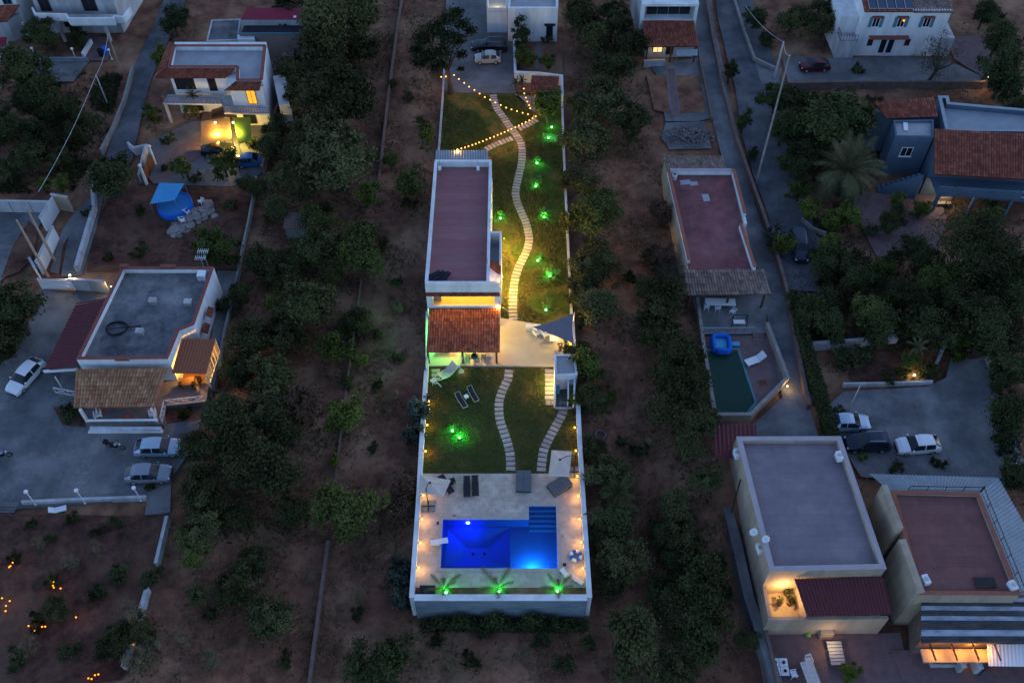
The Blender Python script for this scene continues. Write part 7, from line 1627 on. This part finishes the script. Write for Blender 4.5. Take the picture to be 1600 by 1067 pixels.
# ring in the orchard, shed between the olives
q = WT(938, 680); o = thing('concrete_ring', 'round concrete well ring in the orchard right of the lawn', 'well ring', q); MB().torus(q+Vector((0, 0, .12)), .5, .09, 20, 8).build('ring_wall', 'concrete', o, sm=True); MB().lathe(q, [(.45, 0), (.01, .01)], 16).build('ring_floor', 'soil', o)
q = W(463, 350, 1.2); o = thing('tin_hut', 'small rusty hut among the orchard trees', 'hut', (q.x, q.y, -.2)); corrugated((q.x-1.3, q.y-1.1, 1.5), (q.x+1.3, q.y-1.1, 1.5), (q.x-1.3, q.y+1.1, 1.9), (q.x+1.3, q.y+1.1, 1.9), o, 'brownwall', .3); MB().box((q.x, q.y, .6), (2.3, 1.9, 1.7)).build('wall', 'oldwall', o)
# ================================================================== trees and shrubs
rt = random.Random(2024)
TL = {
 'olive': [(512, 28, 100), (565, 18, 95), (494, 72, 88), (560, 80, 60), (540, 160, 118), (478, 145, 70), (505, 195, 85), (530, 245, 115), (470, 235, 72), (440, 265, 55), (500, 385, 75), (440, 330, 50), (408, 400, 62), (475, 470, 95), (395, 535, 76), (420, 588, 76), (350, 640, 92), (392, 690, 96), (440, 735, 112), (330, 762, 84), (305, 815, 70), (425, 962, 78), (395, 880, 60), (362, 915, 66),
           (915, 215, 80), (945, 155, 76), (980, 60, 66), (930, 68, 60), (905, 30, 64), (985, 190, 66), (945, 400, 62), (940, 475, 74), (1040, 480, 88), (1052, 545, 88), (1062, 605, 86), (1072, 655, 80), (950, 745, 72), (1075, 830, 74), (965, 870, 84), (1000, 1005, 112), (1060, 785, 62), (370, 465, 46), (365, 585, 60), (455, 400, 50), (300, 930, 40), (95, 948, 46), (175, 1002, 62), (215, 985, 50), (1290, 30, 60), (1240, 20, 56)],
 'dark': [(455, 20, 60), (270, 30, 48), (22, 488, 100), (4, 528, 74), (66, 50, 54), (122, 58, 34), (28, 105, 84), (62, 138, 66), (180, 272, 78), (590, 1035, 104), (1095, 900, 104), (1105, 985, 92), (1040, 930, 70), (1310, 190, 112), (1262, 242, 74), (1215, 155, 62), (1224, 200, 64), (1300, 412, 60), (1440, 398, 60), (1590, 470, 84), (1400, 456, 56), (1480, 470, 66), (1260, 485, 60), (1300, 505, 54), (1372, 520, 70), (1455, 515, 84), (1540, 530, 84), (1590, 570, 74), (1584, 650, 82), (1594, 735, 60), (1572, 112, 84), (1585, 175, 60), (1180, 25, 40), (1395, 345, 50), (395, 292, 40), (430, 205, 50), (555, 505, 50), (970, 815, 80), (1540, 20, 50), (50, 215, 60), (15, 195, 60), (120, 215, 44), (1170, 1000, 40)],
 'citrus': [(570, 302, 46), (632, 288, 52), (527, 548, 60), (540, 655, 68), (350, 256, 48), (283, 264, 38), (250, 88, 36), (237, 178, 32), (67, 290, 26), (93, 286, 30), (325, 385, 62), (350, 388, 58), (920, 572, 56), (1330, 335, 46), (1268, 325, 42), (1250, 300, 40), (1225, 385, 42), (1420, 560, 36), (1332, 1050, 40), (670, 209, 36)],
 'bright': [(570, 385, 86), (545, 785, 100), (935, 335, 92), (300, 165, 30)],
 'red': [(480, 640, 80), (630, 768, 66), (1030, 330, 48), (1035, 400, 50), (620, 800, 50)],
 'gloss': [(650, 640, 44), (645, 675, 34), (622, 905, 46), (625, 935, 42), (628, 880, 36), (1215, 365, 40), (1580, 690, 44)],
 'dry': [(205, 965, 50), (240, 1010, 44), (385, 925, 50), (410, 870, 40), (215, 1030, 52), (960, 130, 30), (660, 70, 30)],
 'shrub': [(48, 818, 24), (112, 812, 28), (182, 815, 28), (22, 872, 30), (82, 908, 32), (53, 972, 34), (240, 905, 40), (180, 898, 44), (105, 645, 38), (285, 645, 30), (1400, 728, 28), (1468, 722, 24), (1340, 105, 28), (345, 480, 30), (1455, 578, 40), (1385, 590, 26), (1345, 560, 46), (1318, 560, 40), (1310, 645, 26), (640, 320, 24), (760, 985, 34), (680, 1000, 30), (845, 1000, 36), (880, 1040, 40), (900, 700, 24), (930, 620, 30), (1140, 330, 22), (138, 330, 20), (1550, 330, 40), (1180, 240, 24), (510, 330, 30), (590, 600, 24), (585, 700, 22), (235, 760, 20)],
 'cypress': [(1142, 110, 26), (1163, 188, 26), (1040, 60, 20)],
 'cedar': [(1530, 385, 140)],
 'sparse': [(1466, 88, 88), (1050, 430, 60)],
 'shrub_green': [(205, 640, 14), (1412, 580, 24), (1245, 520, 30), (1500, 560, 30), (960, 620, 24), (620, 560, 18), (1090, 700, 24), (420, 340, 20), (520, 720, 24), (1350, 715, 22)],
}
TL['olive'] += [(450, 110, 60), (520, 110, 60), (420, 235, 50), (470, 285, 60), (425, 430, 60), (520, 430, 50), (450, 520, 70), (400, 630, 80), (450, 670, 80), (375, 740, 80), (310, 700, 60), (350, 700, 70), (450, 800, 60), (370, 810, 56), (960, 30, 60), (955, 105, 60), (905, 165, 50), (905, 280, 50), (920, 440, 56), (930, 620, 50), (1030, 520, 60), (1085, 590, 60), (1045, 640, 66), (1085, 700, 60), (935, 840, 56), (950, 920, 60), (1060, 960, 70), (1055, 1045, 70)]
TL['dark'] += [(1050, 880, 60), (1120, 930, 60), (1030, 840, 56), (1040, 590, 54), (1520, 480, 70), (1250, 180, 60), (1240, 260, 44), (1555, 440, 70), (1500, 440, 60), (1590, 420, 60), (1560, 600, 50), (430, 640, 60), (1330, 15, 40), (1560, 60, 60), (1200, 60, 30), (40, 250, 50), (100, 170, 50), (140, 190, 40), (90, 250, 40), (10, 270, 40)]
TL['citrus'] += [(1400, 310, 30), (1300, 345, 36), (1290, 380, 40), (1380, 420, 44), (1440, 330, 34), (1500, 520, 50), (1420, 510, 46), (900, 620, 34), (560, 560, 34), (430, 470, 40), (610, 250, 30), (1545, 340, 40)]
TL['olive'] += [(905, 330, 60), (912, 400, 56), (905, 460, 50), (905, 540, 44), (1020, 450, 50), (1085, 650, 56), (1100, 740, 50), (925, 700, 44)]
TL['bright'] += [(500, 340, 60), (1460, 440, 60), (1360, 490, 60), (300, 860, 50)]
TL['shrub'] += [(262, 216, 22), (255, 262, 18), (305, 276, 22), (395, 225, 24), (1290, 440, 34), (1320, 420, 40), (1350, 430, 36), (1275, 400, 30), (1310, 470, 40), (1360, 360, 30), (1395, 400, 40), (1250, 225, 30), (1475, 500, 40), (1550, 500, 44)]
TL['dark'] += [(1330, 440, 62), (1290, 470, 56), (1365, 475, 60), (1430, 470, 62)]
TL['dry'] += [(560, 930, 30), (700, 1040, 36), (820, 1020, 34), (560, 860, 28), (620, 480, 26), (615, 620, 24), (950, 590, 28), (1000, 640, 26), (150, 860, 30), (60, 850, 26), (110, 880, 30), (40, 1010, 36), (480, 900, 26), (330, 1030, 40), (280, 1000, 36)]
TL['shrub'] += [(600, 380, 24), (620, 440, 26), (590, 520, 24), (540, 600, 24), (150, 930, 34), (110, 1020, 34), (20, 1030, 40), (450, 1030, 34), (330, 960, 30), (560, 960, 30), (740, 1030, 36), (920, 1000, 36), (1000, 700, 30), (970, 690, 26), (905, 640, 22), (910, 500, 30), (985, 430, 30), (1010, 400, 26), (420, 30, 40), (610, 130, 24), (640, 150, 24), (660, 190, 24), (360, 320, 26), (215, 390, 30), (170, 400, 24), (220, 330, 20), (150, 830, 20), (80, 840, 22)]
for key, ls in TL.items():
    for px, py, d in ls: plant(key, px, py, d, rt)
p = WT(945, 800); palm('orchard_palm', 'tall palm leaning over the right pool wall', (p.x+.9, p.y, p.z), 3.6, .2, 1.9, 22, 101, 'leaf_dark')
p = W(1420, 566); palm('lit_palm', 'slim palm lit yellow at the top of the car park', (p.x, p.y, 0), 2.6, .12, 1.4, 14, 103)
# labels for the plants: what they look like and what they stand beside
LM = [('the blue lit pool', 780, 850), ('the green lit lawn', 785, 655), ('the villa long maroon roof', 722, 345), ('the villa driveway', 755, 80), ('the white sail house', 335, 130), ('the cracked grey roof', 230, 490), ('the blue canopy', 265, 310), ('the two silver cars by the steps', 240, 718), ('the lantern garden', 60, 935), ('the balcony house', 130, 20), ('the small loggia house', 1045, 60), ('the solar panel house', 1410, 45), ('the blue-grey house', 1500, 240), ('the maroon roof terrace', 1115, 340), ('the dark green pool', 1140, 600), ('the mauve flat roof', 1262, 790), ('the brick-red flat roof', 1490, 850), ('the car park', 1420, 650), ('the slatted gate', 92, 440), ('the tall road pole', 1200, 200), ('the retaining wall', 785, 950), ('the main road end', 1250, 400)]
WORD = {'olive': 'grey-green olive tree', 'dark': 'dark bushy tree', 'citrus': 'round citrus tree', 'bright': 'light green leafy tree', 'red': 'reddish flowering shrub', 'gloss': 'glossy-leaved shrub', 'dry': 'pale dry bush', 'shrub': 'low dark shrub', 'shrub_green': 'small green shrub', 'cypress': 'dark upright cypress', 'cedar': 'huge feathery cedar', 'sparse': 'thin-leaved spreading tree'}
ORD = ['nearest', 'second nearest', 'third nearest', 'fourth nearest', 'fifth nearest', 'sixth nearest', 'seventh nearest', 'eighth nearest', 'ninth nearest', 'tenth nearest', 'eleventh nearest', 'twelfth nearest']
ORD += ['thirteenth nearest', 'fourteenth nearest', 'fifteenth nearest', 'sixteenth nearest', 'seventeenth nearest', 'eighteenth nearest', 'nineteenth nearest', 'twentieth nearest']
cells = {}
for o, key, px, py, d in PLANTS:
    nm_, lx, ly = min(LM, key=lambda m: math.hypot(px-m[1], py-m[2]))
    dx, dy = px-lx, py-ly
    rel = ('to the right of' if dx > 0 else 'to the left of') if abs(dx) > abs(dy)*.9 else ('in front of' if dy > 0 else 'behind')
    cells.setdefault((key, nm_, rel), []).append((math.hypot(dx, dy), o, d))
GR = {'olive': 'olive trees of the orchards', 'dark': 'dark trees around the houses', 'citrus': 'citrus trees', 'bright': 'light green trees', 'red': 'flowering shrubs', 'gloss': 'glossy shrubs', 'dry': 'dry bushes', 'shrub': 'low shrubs', 'shrub_green': 'small green shrubs', 'cypress': 'cypresses', 'cedar': None, 'sparse': 'thin-leaved trees'}
for (key, nm_, rel), ls in cells.items():
    ls.sort(key=lambda q: q[0])
    for i, (_, o, d) in enumerate(ls):
        o['label'] = WORD[key]+(' ' if len(ls) == 1 else ', %s ' % ORD[i])+rel+' '+nm_
        if GR[key]: o['group'] = GR[key]
# ------------------------------------------------------------------ ground cover
SG = {(round(a*2)+i, round(b*2)+j) for a, b in SLABS for i in (-1, 0, 1, 2, -2) for j in (-1, 0, 1, 2, -2)}
def tufts(name, m, n, area, size, seed, zf, blades=3, kindlabel=None):
    clear = m == 'grass'
    rg = random.Random(seed); mb = MB()
    while len(mb.f) < n*blades:
        p = area(rg)
        if p is None or (clear and (round(p[0]*2), round(p[1]*2)) in SG and any((p[0]-a)**2+(p[1]-b)**2 < .36 for a, b in SLABS)): continue
        x, y = p; z = zf(x, y); tn = rg.random()
        for k_ in range(blades):
            a = rg.uniform(0, 6.28); s = size*rg.uniform(.5, 1.3); h = s*rg.uniform(.6, 1.4); w_ = s*.22
            c, sn = math.cos(a), math.sin(a); bx, by = x+c*s*.3, y+sn*s*.3
            mb.add([(bx-sn*w_, by+c*w_, z), (bx+sn*w_, by-c*w_, z), (bx+c*s, by+sn*s, z+h)], [(0, 1, 2)], min(1, tn*.7+rg.random()*.3))
    o = mb.build(name, m, keep=True); return tag(o, kindlabel, kind='stuff')
def inpoly(p, poly):
    r = False; n = len(poly)
    for i in range(n):
        a, b = poly[i], poly[i-1]
        if (a[1] > p[1]) != (b[1] > p[1]) and p[0] < (b[0]-a[0])*(p[1]-a[1])/(b[1]-a[1])+a[0]: r = not r
    return r
def poly_area(pxs):
    P_ = XY(pxs); x0_, x1_ = min(p[0] for p in P_), max(p[0] for p in P_); y0_, y1_ = min(p[1] for p in P_), max(p[1] for p in P_)
    def f(rg):
        q = (rg.uniform(x0_, x1_), rg.uniform(y0_, y1_)); return q if inpoly(q, P_) else None
    return f
NOISE = [(random.Random(9).uniform(.15, .5), random.Random(i).uniform(.1, .5), random.Random(i+50).uniform(0, 6)) for i in range(5)]
def patchy(f, k):
    def g(rg):
        q = f(rg)
        if q is None: return None
        v = sum(math.sin(q[0]*a*2+c)*math.cos(q[1]*b*2-c) for a, b, c in NOISE)
        return q if v > k or rg.random() < .12 else None
    return g
tufts('lawn_grass', 'grass', 11000, poly_area([(668, 576), (900, 576), (907, 737), (659, 737)]), .14, 1, lambda x, y: .0, kindlabel='short grass of the lower lawn')
tufts('upper_lawn_grass', 'grass', 11000, patchy(poly_area([(768, 240), (880, 200), (892, 490), (782, 515)]), -.4), .15, 2, lambda x, y: .0, kindlabel='short grass of the upper lawn')
tufts('rear_lawn_grass', 'grass', 4500, patchy(poly_area([(693, 150), (806, 150), (875, 230), (765, 245), (686, 234)]), -.4), .15, 3, lambda x, y: .0, kindlabel='short grass of the lawn behind the villa')
gz0 = lambda x, y: T(x, y)-.06
tufts('dry_weeds', 'weed', 17000, patchy(poly_area([(470, -20), (700, -20), (660, 575), (640, 935), (925, 940), (905, 600), (880, 100), (885, -20), (985, -20), (1040, 240), (1110, 640), (1190, 1090), (180, 1090), (260, 850), (300, 700), (380, 420), (420, 250)]), .1), .2, 4, gz0, kindlabel='dry weeds scattered over the orchard soil')
tufts('garden_weeds', 'leaf_dark', 9000, patchy(poly_area([(1215, 140), (1380, 150), (1400, 250), (1330, 320), (1480, 420), (1600, 340), (1600, 560), (1260, 530), (1230, 450), (1270, 300)]), -.3), .3, 5, gz0, kindlabel='dark undergrowth of the gardens right of the road')
tufts('scrub_weeds', 'leaf_dark', 7000, patchy(poly_area([(-20, 110), (190, 115), (165, 230), (110, 300), (-20, 300)]), -.2), .3, 6, gz0, kindlabel='dark scrub left of the village lane')
def litter():
    rg = random.Random(66); mb = MB(); ar = poly_area([(480, -20), (690, -20), (655, 575), (640, 960), (925, 970), (905, 600), (890, 100), (985, -20), (1040, 240), (1110, 640), (1190, 1090), (200, 1090), (300, 700)])
    while len(mb.f) < 2200*6:
        q = ar(rg)
        if q is None or (-9.5 < q[0] < 8 and q[1] > 33.5): continue
        s = rg.uniform(.03, .1); mb.box((q[0], q[1], T(*q)-.03), (s, s*rg.uniform(.6, 1.6), s*.6), rg.uniform(0, 3))
    tag(mb.build('scattered_stones', 'stone', keep=True), 'small stones lying about the orchard', kind='stuff')
litter()
# undergrowth beneath the trees; its dark colour also stands in for their shade
rg = random.Random(88); mb = MB()
for o, key, px, py, d in PLANTS:
    if d < 2.4: continue
    for i in range(int(34*d)):
        r = d*.5*rg.random()**.6*1.25; a = rg.uniform(0, 6.28); x, y = o.location.x+r*math.cos(a), o.location.y+r*math.sin(a)
        if -9.2 < x < 8.2 and y > 33.8: continue
        z = T(x, y)-.05; s = rg.uniform(.12, .34); b_ = rg.uniform(0, 6.28); c, sn = math.cos(b_), math.sin(b_)
        mb.add([(x-sn*s*.3, y+c*s*.3, z), (x+sn*s*.3, y-c*s*.3, z), (x+c*s, y+sn*s, z+s*.7)], [(0, 1, 2)], rg.random())
tag(mb.build('undergrowth', 'leaf_dark', keep=True), 'dark weeds and fallen leaves added to deepen the shade beneath the trees', kind='stuff')
tufts('plot_weeds', 'weed', 5000, patchy(poly_area([(-40, 808), (228, 810), (255, 830), (190, 1080), (-40, 1090)]), -.1), .22, 8, gz0, kindlabel='dry weeds of the lantern garden')
tufts('green_weeds', 'leaf_olive', 5000, patchy(poly_area([(470, -20), (690, -20), (660, 575), (640, 935), (925, 940), (905, 600), (885, -20), (985, -20), (1040, 240), (1110, 640), (1190, 1090), (180, 1090), (260, 850), (300, 700), (380, 420), (420, 250)]), .5), .26, 9, gz0, kindlabel='low green weeds in patches over the orchard')
# ------------------------------------------------------------------ templates are not part of the place
def drop(o):
    for c in list(o.children): drop(c)
    D.objects.remove(o, do_unlink=True)
for o in PROTOS: drop(o)
